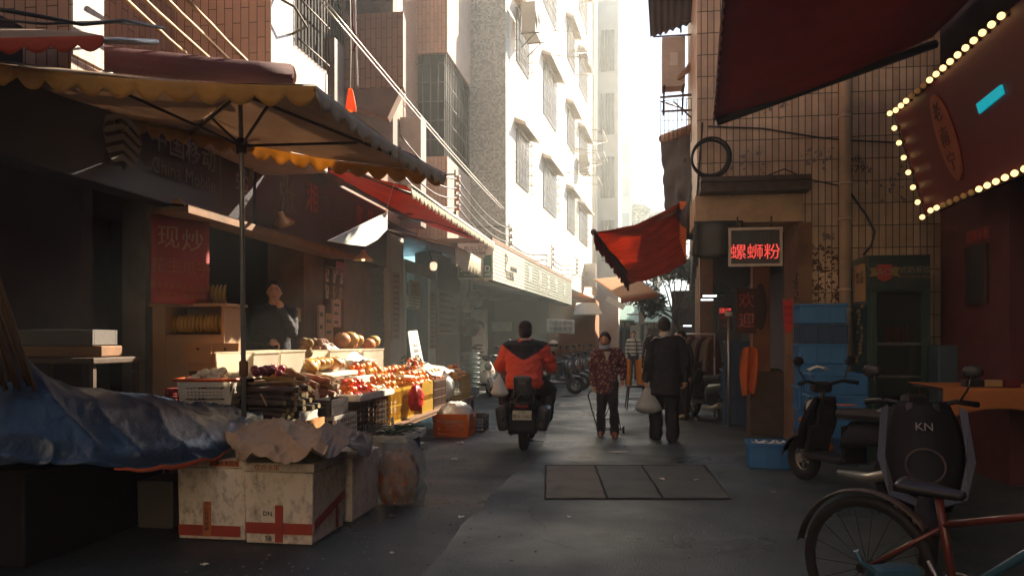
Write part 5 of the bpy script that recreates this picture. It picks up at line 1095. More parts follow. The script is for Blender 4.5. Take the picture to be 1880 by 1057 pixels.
def hand(mb, w_, d, palm, s=1., curl=.6):
    """palm plus four bent fingers of different lengths and a side thumb; d = direction of fingers, palm = palm normal"""
    w_ = V(w_); d = V(d).normalized(); pn = V(palm); pn = (pn - d * pn.dot(d)).normalized(); sd = d.cross(pn)
    mb.ball(w_ + d * .045 * s, (.04 * s, .04 * s, .04 * s), 10, 6); mb.tube([w_, w_ + d * .04 * s, w_ + d * .085 * s], [.022 * s, .034 * s, .03 * s], 10)
    for i, ln in enumerate((.062, .074, .07, .055)):
        o = w_ + d * .085 * s + sd * (i - 1.5) * .019 * s; p = [o]; a = .15
        for k in range(3): a += curl; p.append(p[-1] + (d * math.cos(a) + pn * math.sin(a)) * ln * s / 2.6)
        mb.tube(p, [.0105 * s, .0098 * s, .009 * s, .0075 * s], 8); mb.ball(p[-1], .0075 * s, 8, 5)
    o = w_ + d * .025 * s - sd * .03 * s; p = [o, o - sd * .022 * s + d * .025 * s + pn * .01 * s, o - sd * .026 * s + d * .052 * s + pn * .022 * s]; mb.tube(p, [.0125 * s, .0115 * s, .009 * s], 8); mb.ball(p[-1], .009 * s, 8, 5)
def head(mb, c, R3, s=1., jaw=1.):
    """head with brow, nose, cheeks, chin and ears; faces -Y before R3"""
    M_ = Matrix.Translation(V(c)) @ R3.to_4x4(); n, k = 28, 22; rings = []
    for i in range(k + 1):
        th = math.pi * i / k; ring = []
        for j in range(1 if i in (0, k) else n):
            ph = 2 * math.pi * j / n; d = V((math.sin(th) * math.cos(ph), math.sin(th) * math.sin(ph), -math.cos(th))); fr = max(0, -d.y)
            wx = .076 * (1 - .28 * max(0, -d.z - .15) ** 1.1 * jaw); x = d.x * wx; y = d.y * .096; z = d.z * .116
            if d.z < -.2: y -= .018 * fr * min(1, (-d.z - .2) * 2)
            def g(x0, z0, sx, sz): return math.exp(-((x - x0) / sx) ** 2 - ((z - z0) / sz) ** 2) * fr
            y -= .024 * g(0, -.018, .011, .022) + .010 * g(0, -.034, .018, .010) + .008 * g(0, .028, .05, .010) - .010 * g(.031, .008, .016, .012) - .010 * g(-.031, .008, .016, .012) + .007 * g(.04, -.022, .018, .018) + .007 * g(-.04, -.022, .018, .018) + .006 * g(0, -.062, .02, .009) + .006 * g(0, -.09, .022, .014)
            ring.append((x * s, y * s, z * s))
        rings.append(mb._verts(ring, M_))
    fs = []
    for a, b in zip(rings, rings[1:]):
        for j in range(n):
            q = [a[j % len(a)], a[(j + 1) % len(a)], b[(j + 1) % len(b)], b[j % len(b)]]; q = [v for i, v in enumerate(q) if v not in q[:i]]
            if len(q) > 2: fs.append(mb.bm.faces.new(q))
    mb._f(fs)
    for sx in (-1, 1): mb.ball(M_ @ V((sx * .078 * s, .012 * s, -.008 * s)), (.010 * s, .02 * s, .032 * s), 8, 6, rot=R3)
def face(par, c, R3, s=1., squint=.4, smile=0.):
    M_ = Matrix.Translation(V(c)) @ R3.to_4x4(); b = MB()
    for sx in (-1, 1):
        b.ball(M_ @ V((sx * .031 * s, -.083 * s, .006 * s)), (.013 * s, .006 * s, .006 * s * (1 - squint * .5)), 10, 6, rot=R3); b.tube([M_ @ V((sx * (.012 + .012 * k) * s, (-.0925 + .0035 * k * k) * s, (.027 + .004 * k - .0022 * k * k) * s)) for k in range(4)], .0035 * s, 5)
    b.build('eyes', eyem, par, local=True)
    b = MB(); b.tube([M_ @ V((x * s, (-.1085 + 9 * x * x) * s, (-.062 + smile * 10 * x * x) * s)) for x in (-.026, -.013, 0, .013, .026)], [.002 * s, .0045 * s, .0055 * s, .0045 * s, .002 * s], 6); b.build('mouth', lipm, par, local=True)
def hairdo(par, c, R3, s=1., back=-.5, front=.55, th=1.1, vol=.0, seed=1., m=None):
    M_ = Matrix.Translation(V(c)) @ R3.to_4x4(); b = MB(); n, k = 32, 18
    def lim(ph): f = .5 - .5 * math.sin(ph); return back + (front - back) * (f ** 1.4)      # hairline height round the head
    def fn(u, v):
        ph = 2 * math.pi * u; z0 = lim(ph) + .12 * nz((math.cos(ph) * 6, math.sin(ph) * 6, seed), 1); zz = z0 + (1 - z0) * v; r = math.sqrt(max(0, 1 - zz * zz)); w_ = .13 * nz((math.cos(ph) * r * 7, math.sin(ph) * r * 7, zz * 7 + seed), 1)
        k_ = th + w_ * .7 + vol * (1 - abs(zz)) * .5
        return M_ @ V((math.cos(ph) * r * .079 * k_ * s, (math.sin(ph) * r * .099 * k_ + .004) * s, zz * .118 * (th + .4 * w_) * s))
    b.sheet(fn, n, k, .012 * s); return b.build('hair', m or hairm, par, local=True)
def figure(label, loc, rz, h=1.7, J=None, jacket=None, trousers=None, shoes=None, bulk=1., headR=None, hem=.47, jn='jacket', skinmat=None, hair=True, hands=(1, 1), curl=(.6, .6), squint=.4, smile=0., vox=.013, wr=.012, hb=-.5, hf=.55, vol=0., tb=1., jhook=None, fd=(V((0, 0, -1)), V((0, 0, -1)))):
    t = thing('person', label, 'person', loc, rz); g = {}
    D = dict(pel=(0, 0, .53), chest=(0, 0, .74), neck=(0, 0, .825), head=(0, -.01, .925), shL=(.107, 0, .795), elL=(.135, .01, .635), wrL=(.14, -.03, .49), shR=(-.107, 0, .795), elR=(-.135, .01, .635), wrR=(-.14, -.03, .49), hipL=(.05, 0, .52), knL=(.056, -.01, .285), anL=(.056, .01, .045), hipR=(-.05, 0, .52), knR=(-.056, -.01, .285), anR=(-.056, .01, .045), toeL=(.065, -.12, .02), toeR=(-.065, -.12, .02))
    for k, v in D.items(): g[k] = V(v) * h
    for k, v in (J or {}).items(): g[k] = V(v)
    R3 = headR or Matrix.Identity(3); hs = h / 1.7
    def ring(a, dz, rx_, ry_): return (a + V((0, 0, dz * h)), rx_ * h * bulk, ry_ * h * bulk)
    pel, ch, nk, hd = g['pel'], g['chest'], g['neck'], g['head']; mid = pel.lerp(ch, .5)
    # the body: torso, limbs, hands, neck and head as one welded surface
    b = MB(); loft(b, [ring(pel, -.05, .06, .045), ring(pel, 0, .078, .055), ring(mid, 0, .07, .05), ring(ch, 0, .085, .055), ring(ch, .05, .08, .045), ring(nk, -.01, .045, .04), ring(nk, .02, .032, .034), (hd - V((0, 0, .05 * h)), .032 * h, .034 * h)])
    head(b, hd, R3, hs)
    for s_, i in (('L', 0), ('R', 1)):
        limb(b, [g['sh' + s_], g['el' + s_], g['wr' + s_]], [.026 * h, .021 * h, .0155 * h]); limb(b, [g['hip' + s_], g['kn' + s_], g['an' + s_]], [.045 * h, .03 * h, .021 * h]); limb(b, [g['an' + s_] - V((0, 0, .01 * h)), g['toe' + s_]], [.02 * h, .018 * h])
        if hands[i]:
            d = fd[i]; sx = 1 if s_ == 'L' else -1
            hand(b, g['wr' + s_], d, V((-sx, -.3, 0)) if abs(d.z) > .6 else V((0, 0, -1)), hs, curl[i])
    fuse(b, .0085, 2).build('body', skinmat or skinm, t, local=True)
    face(t, hd, R3, hs, squint, smile)
    if hair: hairdo(t, hd, R3, hs, hb, hf, 1.1, vol)
    b = MB(); lo = V((0, 0, (hem - pel.z / h) * h))
    loft(b, [(pel + lo, .100 * h * bulk, .078 * h * bulk), ring(pel, .02, .100, .078), ring(mid, 0, .098, .074), ring(ch, -.02, .106, .076), ring(ch, .045, .098, .062), ring(nk, -.012, .055, .048), ring(nk, .012, .041, .042)], 22)
    for s_ in 'LR':
        wr_ = g['el' + s_].lerp(g['wr' + s_], .97); limb(b, [g['sh' + s_] - V((0, 0, .006 * h)), g['sh' + s_].lerp(g['el' + s_], .5), g['el' + s_], g['el' + s_].lerp(wr_, .5), wr_], [.042 * h * bulk, .042 * h * bulk, .037 * h * bulk, .033 * h * bulk, .026 * h * bulk])
        limb(b, [nk - V((0, 0, .022 * h)), g['sh' + s_].lerp(nk, .45) - V((0, 0, .006 * h)), g['sh' + s_]], [.045 * h, .043 * h * bulk ** .5, .042 * h * bulk])
    m = fuse(b, vox, 5, wr, 11, h * 7)
    if jhook: jhook(m)
    m.build(jn, jacket, t, local=True)
    b = MB(); loft(b, [ring(pel, -.055, .085, .066), ring(pel, 0, .09, .068), ring(pel, .05, .085, .062)])
    for s_ in 'LR':
        k_, a_ = g['kn' + s_], g['an' + s_] - V((0, 0, .008 * h)); limb(b, [g['hip' + s_], g['hip' + s_].lerp(k_, .5), k_, k_.lerp(a_, .5), a_], [.06 * h * tb, .056 * h * tb, .047 * h * tb, .044 * h * tb, .042 * h * tb])
    fuse(b, vox, 3, wr * .9, 9, h * 3).build('trousers', trousers, t, local=True)
    for s_ in 'LR':
        a_, o = g['an' + s_], g['toe' + s_]; b = MB(); z = max(0, min(a_.z, o.z) - .03); b.tube([V((a_.x, a_.y + .03, a_.z - .012)), a_ - V((0, .02, .02)), a_.lerp(o, .55), o, o + (o - a_).normalized() * .015], [.036, .045, .042, .037, .02], 10); b.ball(a_ + V((0, .015, -.01)), (.04, .05, .042), 10, 6)
        fuse(b, .009, 2).build('shoe', shoes, t, local=True)
    return t, g
# woman with the mask
floral = mat('maroon_print', (.10, .022, .03), .8, .2, 6, .1)
n_ = floral.node_tree.nodes; L_ = floral.node_tree.links; bb = n_['Principled BSDF']; tc_ = n_.new('ShaderNodeTexCoord'); vo = n_.new('ShaderNodeTexVoronoi'); vo.inputs['Scale'].default_value = 22; L_.new(tc_.outputs['Object'], vo.inputs['Vector'])
rp = n_.new('ShaderNodeValToRGB'); rp.color_ramp.elements[0].position = .22; rp.color_ramp.elements[0].color = (.34, .20, .15, 1); rp.color_ramp.elements[1].position = .46; rp.color_ramp.elements[1].color = (.085, .018, .026, 1); L_.new(vo.outputs['Distance'], rp.inputs[0]); L_.new(rp.outputs[0], bb.inputs['Base Color'])
darkc = mat('black_cloth', (.017, .015, .02), .85, .25, 6, .12, 90); darkc2 = mat('dark_trouser_cloth', (.02, .018, .024), .85, .25, 6, .12, 90)
p = onZ(1115, 801)
W_, gW = figure('old woman in a maroon patterned blouse with a pale mask under her chin', (p.x, p.y, 0), YAW - .10, 1.50, dict(head=(-.035, -.06, 1.395), neck=(-.01, -.02, 1.245), wrL=(.215, -.10, .83), elL=(.235, .02, .99), shL=(.165, .0, 1.20), elR=(-.215, .04, .95), wrR=(-.20, -.02, .74), shR=(-.165, 0, 1.20), anL=(.10, -.05, .065), knL=(.09, -.08, .43), toeL=(.11, -.21, .03), anR=(-.09, .06, .065), toeR=(-.10, -.10, .03)), floral, darkc2, mat('red_brown_shoes', (.24, .07, .045), .6, .2), 1.04, rotZ(-.22) @ rotX(.16), .41, 'blouse', wr=.016, squint=.7, smile=.6, vol=.3, hb=-.72, hf=.6, tb=1.02)
M_ = Matrix.Translation(gW['head']) @ (rotZ(-.22) @ rotX(.16)).to_4x4()
b = MB(); b.sheet(lambda u, v: M_ @ V((math.sin((u - .5) * 2.5) * .078 * (.93 + .1 * v), -math.cos((u - .5) * 2.5) * .104 * (.98 + .1 * math.sin(3 * v)) - .004, -.075 - .055 * v + .022 * abs(u - .5))), 16, 6, .004); b.build('face_mask', mat('pale_blue_mask', (.34, .42, .48), .8, .08), W_, local=True)
b = MB(); b.sheet(lambda u, v: V((-.005 + (u - .5) * .09 * (1.1 - v), -.118 + .035 * v * 0 + .02 * abs(u - .5) - .008 * v + .05 * (1 - v) * 0, 1.225 - .13 * v)), 6, 6, .004); b.build('undershirt', mat('cream_knit', (.42, .36, .27), .85, .1), W_, local=True)
b = MB()
for s in (-1, 1): b.sheet(lambda u, v: V((-.005 + s * (.075 - .065 * v + .018 * u), -.096 - .032 * v + .006, 1.245 - .17 * v)), 3, 8, .006)
b.build('collar', floral, W_, local=True)
# her shopping trolley
wp_ = V((p.x, p.y, 0)); T_ = thing('shopping_trolley', 'thin black wire shopping trolley pulled by the woman', 'trolley', wp_ + V((.02, .25, 0)))
hp = Matrix.Translation(wp_) @ Matrix.Rotation(YAW - .10, 4, 'Z') @ (gW['wrR'] + V((0, -.01, -.07)))
lw = at(1086, 790, 11.62)
b = MB(); b.tube([hp + V((.06, .05, .012)), hp + V((.0, .01, .01)), hp + V((-.045, 0, -.015)), hp + V((-.075, .0, -.08)), V((lw.x - .01, lw.y, .42)), V((lw.x + .07, lw.y + .1, .12)), V((lw.x + .1, lw.y + .12, .06))], .010, 7); b.build('handle', black, T_)
b = MB(); x0 = lw.x + .12; y0 = lw.y + .14
b.tube([(x0, y0, .06), (x0 + .34, y0 + .02, .06), (x0 + .34, y0 + .25, .06), (x0, y0 + .25, .06)], .008, 6, True); b.tube([(x0, y0 + .03, .06), (x0 + .22, y0 + .03, .62), (x0 + .30, y0 + .06, .06)], .008, 6); b.tube([(x0 + .08, y0 + .02, .22), (x0 + .28, y0 + .05, .22)], .007, 6); b.build('frame', black, T_)
for dx in (0, .34): b = MB(); b.lathe([(.02, -.015), (.05, -.015), (.055, 0), (.05, .015), (.02, .015), (.02, -.015)], (x0 + dx, y0 + .12, .056), 16, rotY(R(90))); b.build('wheel', rubber, T_)
# man in black seen from behind
p = onZ(1221, 809)
Mb, gM = figure('man in a black tracksuit with a white sleeve stripe, carrying a plastic bag', (p.x, p.y, 0), math.pi + YAW + .10, 1.70, dict(head=(0, -.055, 1.585), neck=(0, -.02, 1.42), elR=(.10, .03, 1.1), anL=(.10, -.10, .075), knL=(.10, -.10, .48), toeL=(.12, -.26, .03), anR=(-.085, .08, .075), toeR=(-.10, -.08, .03), shL=(.205, 0, 1.36), elL=(.262, .04, 1.09), wrL=(.27, -.02, .84), shR=(-.205, 0, 1.36), elR_=(0, 0, 0)) | dict(elR=(-.265, .04, 1.08), wrR=(-.285, -.02, .83)), darkc, darkc, mat('black_shoes', (.02, .02, .022), .5, .1), 1.22, rotX(.2), .37, 'tracksuit_top', tb=1.25, wr=.014, hb=-.75, hf=.5, vol=.08)
b = MB(); b.sheet(lambda u, v: V((math.cos(6.2832 * u) * (.076 + .012 * v), -.018 + math.sin(6.2832 * u) * (.078 + .008 * v) , 1.475 - .07 * v + .018 * math.sin(6.2832 * u))), 28, 5, .006); b.build('collar', mat('patterned_collar', (.42, .38, .33), .85, .45, 30), Mb, local=True)
b = MB(); sp_ = [gM['neck'] + V((.06, .065, .0)), V((.16, .075, 1.43)), V((.235, .065, 1.375)), V((.292, .055, 1.25)), V((.322, .06, 1.09)), V((.335, .02, .94))]
b.sheet(lambda u, v: (lambda i, f: sp_[i].lerp(sp_[i + 1], f))(min(4, int(u * 4.999)), u * 4.999 - min(4, int(u * 4.999))) + V((.004 * math.sin(9 * v), .055 * (v - .5) * .7, .012 * (.5 - v))), 24, 4, .006); b.build('sleeve_stripe', mat('white_stripe_cloth', (.55, .52, .48), .8, .08), Mb, local=True)
# bag in his left hand (viewer's left)
hw = Matrix.Translation(V((p.x, p.y, 0))) @ Matrix.Rotation(math.pi + YAW + .10, 4, 'Z') @ (gM['wrL'] + V((0, -.01, -.09)))
hr = Matrix.Translation(V((p.x, p.y, 0))) @ Matrix.Rotation(math.pi + YAW + .10, 4, 'Z') @ (gM['wrL'])
def carrybag(c, w_, dp_, h_, m, label, seed, contents=None):
    t = thing('plastic_bag', label, 'plastic bag', c); b = MB()
    def fn(u, v):
        a = 6.2832 * u; q = v; s_ = .06 + .94 * min(1, q * 1.25) ** .9 if q < .8 else 1 - ((q - .8) / .2) ** 2 * .55
        f = 1 + .16 * nz((math.cos(a) * 2.5, math.sin(a) * 2.5, v * 3 + seed), 1) + .05 * math.sin(a * 11 + seed) * (1 - v)
        return V(c) + V((math.cos(a) * w_ / 2 * s_ * f + .05 * w_ * v, math.sin(a) * dp_ / 2 * s_ * f, -h_ * v))
    b.sheet(fn, 30, 16, .002); b.build('bag', m, t)
    if contents: b = MB(); b.ball(V(c) + V((.04 * w_, 0, -h_ * .74)), (w_ * .4, dp_ * .36, h_ * .22), 14, 8, .3, 4, seed); b.build('contents', contents, t)
    return t
bagc = at(1189, 708, dep(hw)); carrybag((bagc.x, bagc.y, bagc.z + .02), .36, .24, .40, mat('thin_white_bag', (.50, .52, .50), .3, .1, 18, .5, 18, clear=.35), 'translucent white carrier bag hanging from the hand of the man in black', 3, mat('dark_goods', (.12, .10, .06), .7, .4, 12))
# dark bystander behind, only shoes catch light
p = onZ(1250, 768); figure('person in dark clothes and beige shoes standing behind the man in black', (p.x + .02, p.y, 0), -.9, 1.55, None, darkc, darkc, mat('beige_shoes', (.42, .36, .27), .7, .15), 1.0, None, .46)
# man in the stall doorway, hand at his chin
p = at(503, 640, 9.15); sc_m = 1.78
DM, gD = figure('man in black in the dark stall doorway with a hand at his chin', (p.x, p.y, .30), YAW + .5, sc_m, dict(elL=(.17, -.16, 1.17), wrL=(.045, -.165, 1.43), elR=(-.24, -.03, 1.12), wrR=(-.10, -.20, 1.06)), darkc, darkc, black, 1.06, rotZ(-.25), .45, smile=.5, fd=(V((-.2, .0, 1)), V((.9, -.3, 0))), hf=.62)
b = MB(); b.bx(p.x - .35, p.x + .35, p.y - .35, p.y + .3, .221, .30, .01); tag(b.build('step_board', woodD), 'low dark board under the feet of the man in the doorway', 'step')
# distant people
p = onZ(1165, 690)
stripe = tile_mat('striped_knit', (.55, .50, .42), (.5, .46, .4), (.06, .06, .07), 9., .13, 0., .028, False, .9, 0, 0)
p = at(1163, 640, 27); figure('far man in a cream and black striped jumper standing in the lane', (p.x, p.y, 0), YAW, 1.68, None, stripe, darkc2, black, .95, None, .5)
p = at(1190, 640, 29); figure('far person in grey half hidden behind the man in black', (p.x, p.y, 0), YAW + .4, 1.62, None, mat('grey_cloth', (.16, .16, .17), .85), darkc2, black, .95)
p = at(934, 640, 21); seat_h = .52
figure('grey-haired man in dark clothes sitting by the shop front beyond the rider', (p.x, p.y, 0), YAW + .25, 1.68, dict(pel=(0, 0, .58), chest=(0, -.02, .95), neck=(0, -.02, 1.11), head=(0, -.04, 1.27), shL=(.18, 0, 1.05), elL=(.25, -.08, .80), wrL=(.16, -.3, .66), shR=(-.18, 0, 1.05), elR=(-.25, -.08, .80), wrR=(-.16, -.3, .66), hipL=(.09, 0, .56), knL=(.12, -.42, .55), anL=(.12, -.45, .08), toeL=(.12, -.6, .03), hipR=(-.09, 0, .56), knR=(-.12, -.42, .55), anR=(-.12, -.45, .08), toeR=(-.12, -.6, .03)), mat('slate_cloth', (.06, .065, .08), .85), darkc2, black, 1., None, .33, hf=.75, fd=(V((-.3, -.9, -.3)), V((.3, -.9, -.3))))
b = MB(); b.box((p.x, p.y + .02, .25), (.36, .36, .48), None, .03); tag(b.build('stool', mat('red_plastic_stool', (.25, .04, .03), .5), ), 'red stool under the sitting man', 'stool')
# ================================================================ scooters
tailm = mat('red_lens', (.30, .015, .012), .2, .1); lensm = mat('lamp_lens', (.45, .45, .42), .1, .05); platem = mat('number_plate', (.50, .47, .36), .5, .08, dirt=.2)
def torus(mb, c, R_, r, ax, n=28, k=9, sq=1.):
    c = V(c); ax = V(ax).normalized(); u = ax.orthogonal().normalized(); w_ = ax.cross(u); mb.tube([c + (u * math.cos(6.28319 * i / n) + w_ * math.sin(6.28319 * i / n)) * R_ for i in range(n)], r, k, True)
def wheel(t, c, R_, r, rimm, ax=(1, 0, 0), spokes=5, local=True):
    b = MB(); torus(b, c, R_ - r, r, ax); w_ = b.build('wheel', rubber, t, local=local); off = V((0, 0, 0)) if local else -world_loc(t)
    b = MB(); torus(b, V(c) + off, R_ - 2 * r + .005, .014, ax, 24, 6); axv = V(ax).normalized(); u = axv.orthogonal().normalized(); q = axv.cross(u)
    for i in range(spokes): a = 6.28319 * i / spokes; b.tube([V(c) + off, V(c) + off + (u * math.cos(a) + q * math.sin(a)) * (R_ - 2 * r)], .012 if spokes < 9 else .0018, 5)
    b.cyl(V(c) + off - axv * .06, V(c) + off + axv * .06, .045 if spokes < 9 else .022, n=12); b.build('rim', rimm, w_, local=True)
def scooter(label, loc, rz, body, seatm=black, plate='', group=None, box=False, mirrors=True, plate_tx='', headlight=True, name='scooter', detail=True):
    t = thing(name, label, 'scooter', loc, rz, group); wheel(t, (0, -.62, .225), .225, .055, steel); wheel(t, (0, .60, .225), .225, .06, steel)
    b = MB(); b.sheet(lambda u, v: V(((v - .5) * .15, -.62 + .262 * math.cos(R(20 + 150 * u)), .225 + .262 * math.sin(R(20 + 150 * u)) - .06 * (2 * v - 1) ** 2)), 14, 6, .006); b.build('front_fender', body, t, local=True)
    b = MB(); b.sheet(lambda u, v: V(((u - .5) * 2 * (.10 + .11 * math.sin(math.pi * min(1, v * .8 + .15))), -.60 + .32 * v * .62 + .10 * (2 * u - 1) ** 2, .33 + .52 * v)), 12, 10, .05); b.build('front_shield', body, t, local=True)
    if headlight:
        b = MB(); b.lathe([(0, .02), (.05, .018), (.072, 0), (.082, -.02), (.082, -.06), (0, -.06)], (0, -.50, .73), 18, rotX(R(98))); h_ = b.build('headlight', lensm, t, local=True); b = MB(); torus(b, (0, -.505, .73), .08, .012, (0, -1, .14), 20, 6); b.build('bezel', black, h_, local=True)
        for sx in (-1, 1): b = MB(); b.ball((sx * .12, -.50, .62), (.03, .02, .02), 10, 6); b.build('indicator', orangeP, t, local=True)
    b = MB(); b.box((0, -.16, .29), (.30, .50, .06), None, .02); b.box((0, -.40, .42), (.26, .05, .30), rotX(-.25), .02); b.build('floorboard', black, t, local=True)
    b = MB(); b.sheet(lambda u, v: V((math.sin((u - .5) * 2.7) * (.16 - .05 * v), .10 + .78 * v, .36 + .30 * math.cos((u - .5) * 2.7) * (1 - .12 * v) + .12 * v)), 14, 12, .02); b.bx(-.12, .12, .06, .12, .28, .62, .02); b.build('tail_body', body, t, local=True)
    b = MB(); b.box((0, .32, .73), (.27, .66, .10), rotX(.03), .045); b.ball((0, .56, .775), (.12, .14, .05), 14, 8); b.build('seat', seatm, t, local=True)
    b = MB(); b.tube([(0, -.48, .35), (0, -.36, .80), (0, -.33, .92)], .025, 8); b.tube([(-.33, -.24, .98), (-.2, -.30, 1.0), (0, -.33, .95), (.2, -.30, 1.0), (.33, -.24, .98)], [.02, .016, .016, .016, .02], 8); b.box((0, -.36, .94), (.2, .1, .1), rotX(-.3), .03); b.build('handlebar', black, t, local=True)
    b = MB(); b.tube([(-.05, -.58, .24), (-.06, -.5, .5)], .02, 6); b.tube([(.05, -.58, .24), (.06, -.5, .5)], .02, 6); b.build('fork', steel, t, local=True)
    if mirrors:
        for sx in (-1, 1): b = MB(); b.tube([(sx * .22, -.30, 1.0), (sx * .27, -.33, 1.1), (sx * .28, -.32, 1.16)], .007, 5); b.ball((sx * .29, -.31, 1.19), (.062, .016, .045), 12, 7); b.build('mirror', black, t, local=True)
    b = MB(); b.ball((0, .875, .58), (.09, .025, .03), 12, 7); b.build('tail_light', tailm, t, local=True)
    b = MB(); b.sheet(lambda u, v: V(((v - .5) * .16, .60 + .27 * math.cos(R(8 + 80 * u)), .225 + .27 * math.sin(R(8 + 80 * u)))), 8, 3, .006); b.build('rear_fender', black, t, local=True)
    if plate:
        b = MB(); b.box((0, .885, .47), (.235, .006, .115), rotX(.16), .004); pl = b.build('number_plate', platem, t, local=True)
        for tx, z, s_ in ((plate, .452, .062), (plate_tx, .505, .035)):
            if tx:
                l = lettering(tx, (0, .8895 - (z - .47) * .16, z), (-1, 0, 0), (0, -.16, 1), s_, inkm, None, .001, name='lettering'); l.parent = pl
    b = MB(); b.tube([(.16, .1, .2), (.17, .5, .22), (.18, .78, .30)], [.03, .045, .05], 10); b.build('muffler', steel, t, local=True)
    if box:
        b = MB(); b.box((0, .80, .80), (.23, .12, .30), rotX(-.12), .05); b.tube([(-.13, .72, .72), (-.15, .88, .64), (0, .96, .60), (.15, .88, .64), (.13, .72, .72)], .012, 6); b.build('backrest', black, t, local=True)
    return t
# rider
p = onZ(952, 829); rl = V((p.x, p.y, 0)); rr_ = rl + V((-.02, .80, 0)) 
rz = math.pi + math.pi + YAW * .3
SR = scooter('black scooter ridden up the lane, its number plate facing the viewer', (rl.x, rl.y + .60 + .0, 0), math.pi * 0, mat('gloss_black', (.016, .016, .02), .22, .15, coat=.6), black, '粤A·1460', None, True, True, '广东')
SR.rotation_euler = (0, 0, math.pi); SR.location = (rl.x, rl.y + .83 - .0, 0)
SR.rotation_euler = (0, 0, 0)
# the scooter's front points -Y in its own space: turn it round to drive away
SR.rotation_euler = (0, 0, math.pi + R(3)); SR.location = (rl.x + .02, rl.y + .72, 0)
l = lettering('niu', (0, .89, .87), (-1, 0, 0), (0, 0, 1), .075, faded, None, .001); l.parent = SR
for s in (-1, 1):
    b = MB(); b.tube([(s * .20, .35, .30), (s * .30, .55, .32), (s * .30, .80, .34), (s * .20, .92, .46)], .016, 7); b.box((s * .25, .64, .42), (.15, .46, .30), rotY(s * .16), .05); b.build('side_case', black, SR, local=True)
b = MB(); b.box((0, .80, .36), (.36, .10, .26), rotX(.2), .04); b.box((0, .55, .55), (.34, .5, .24), None, .08); b.build('rear_bodywork', mat('matt_black', (.009, .008, .011), .62, .2, spec=.2), SR, local=True)
redj = mat('red_padded_jacket', (.62, .065, .03), .6, .12, 5, .15, 60); 
def yoke(m): 
    for f in m.bm.faces:
        c = f.calc_center_median(); k = 1.44 - 1.05 * abs(c.x) ** 1.0 if c.y > -.1 else 1.38
        if (c.z > 1.13 + abs(c.x) * .42 + .9 * c.x * c.x and c.z < 1.50) or abs(c.x) > .30 and c.x < 0 and c.z < 1.12 and False: f.material_index = 1
RD, gR = figure('rider in a red and black padded jacket and black cap on the scooter', (SR.location.x, SR.location.y - .32, 0), math.pi + R(3), 1.72, dict(pel=(0, -.02, .86), chest=(0, -.09, 1.20), neck=(0, -.11, 1.36), head=(0, -.15, 1.505), shL=(.215, -.10, 1.28), elL=(.335, -.20, 1.04), wrL=(.31, -.50, 1.0), shR=(-.215, -.10, 1.28), elR=(-.335, -.20, 1.04), wrR=(-.31, -.50, 1.0), hipL=(.11, -.02, .84), knL=(.30, -.36, .72), anL=(.24, -.34, .36), toeL=(.25, -.48, .32), hipR=(-.11, -.02, .84), knR=(-.30, -.36, .72), anR=(-.24, -.34, .36), toeR=(-.25, -.48, .32)), [redj, darkc], darkc2, black, 1.42, None, .44, tb=1.35, vox=.0085, wr=.02, hb=-.8, hf=.3, fd=(V((-.2, -1, -.1)), V((.2, -1, -.1))), jhook=yoke)
for o in RD.children:
    if o.name.startswith('jacket'):
        if len(o.data.materials) < 2: o.data.materials.append(darkc)
hd_ = gR['head']; b = MB(); b.sheet(lambda u, v: hd_ + V((math.cos(6.2832 * u) * .088 * math.cos(1.57 * max(0, v * 1.35 - .35)), math.sin(6.2832 * u) * .108 * math.cos(1.57 * max(0, v * 1.35 - .35)), -.02 + .16 * math.sin(1.57 * v))), 26, 10, .008); b.build('cap', darkc, RD, local=True)
b = MB(); torus(b, gR['neck'] + V((0, 0, .015)), .072, .03, (0, .25, 1), 20, 8); b.build('collar', redj, RD, local=True)
b = MB(); b.sheet(lambda u, v: gR['neck'] + V(((u - .5) * .36 * math.cos(v * 1.2), .13 + .055 * math.sin(math.pi * u) * (1 - .2 * v) + .02 * v, -.01 - .20 * v * (1 - .6 * abs(2 * u - 1)) - .02)), 14, 8, .02); b.build('hood', darkc, RD, local=True)
bc = at(916, 690, 9.5); carrybag((bc.x, bc.y, bc.z + .02), .20, .16, .27, filmW, 'white plastic bag hanging at the left side of the rider', 5)
# white scooter parked by the stall, front to the viewer
p = onZ(889, 727); scooter('cream white scooter with a round headlight parked beyond the stall', (p.x - .12, p.y + .35, 0), YAW + R(20), mat('cream_paint', (.55, .54, .48), .3, .08, coat=.5), black)
# parked scooters and motorbikes up the lane
sd_ = mat('dark_paint', (.03, .032, .036), .3, .2, coat=.4)
proto = scooter('dark parked scooter in the hazy row at left, nearest to the rider', (at(1012, 660, 20).x, at(1012, 660, 20).y, 0), R(110), sd_, group='parked scooters up the lane')
for px, d, rz_, lab in ((1030, 22, 75, 'second dark parked scooter in the hazy row at left'), (1046, 24, 60, 'third dark parked scooter in the hazy row, chrome catching light'), (1062, 26.5, 50, 'dark parked scooter before the orange kiosk'), (1085, 30, 40, 'farthest dark parked scooter behind the woman')):
    q = at(px, 660, d); dup(proto, (q.x, q.y, 0), R(rz_), lab)
p = at(1322, 770, 13.2); q = scooter('dark motorbike parked by the open shop, tilted plate facing the viewer', (p.x - .1, p.y + .8, 0), math.pi + .35, sd_, plate='粤A·36817', plate_tx='广东')
p = at(1296, 760, 14.2); dup(proto, (p.x, p.y + .4, 0), R(60), 'dark scooter parked sideways behind the tilted plate')
p = at(1275, 745, 16.5); dup(proto, (p.x, p.y + .4, 0), R(35), 'dark scooter half hidden behind the man in black')
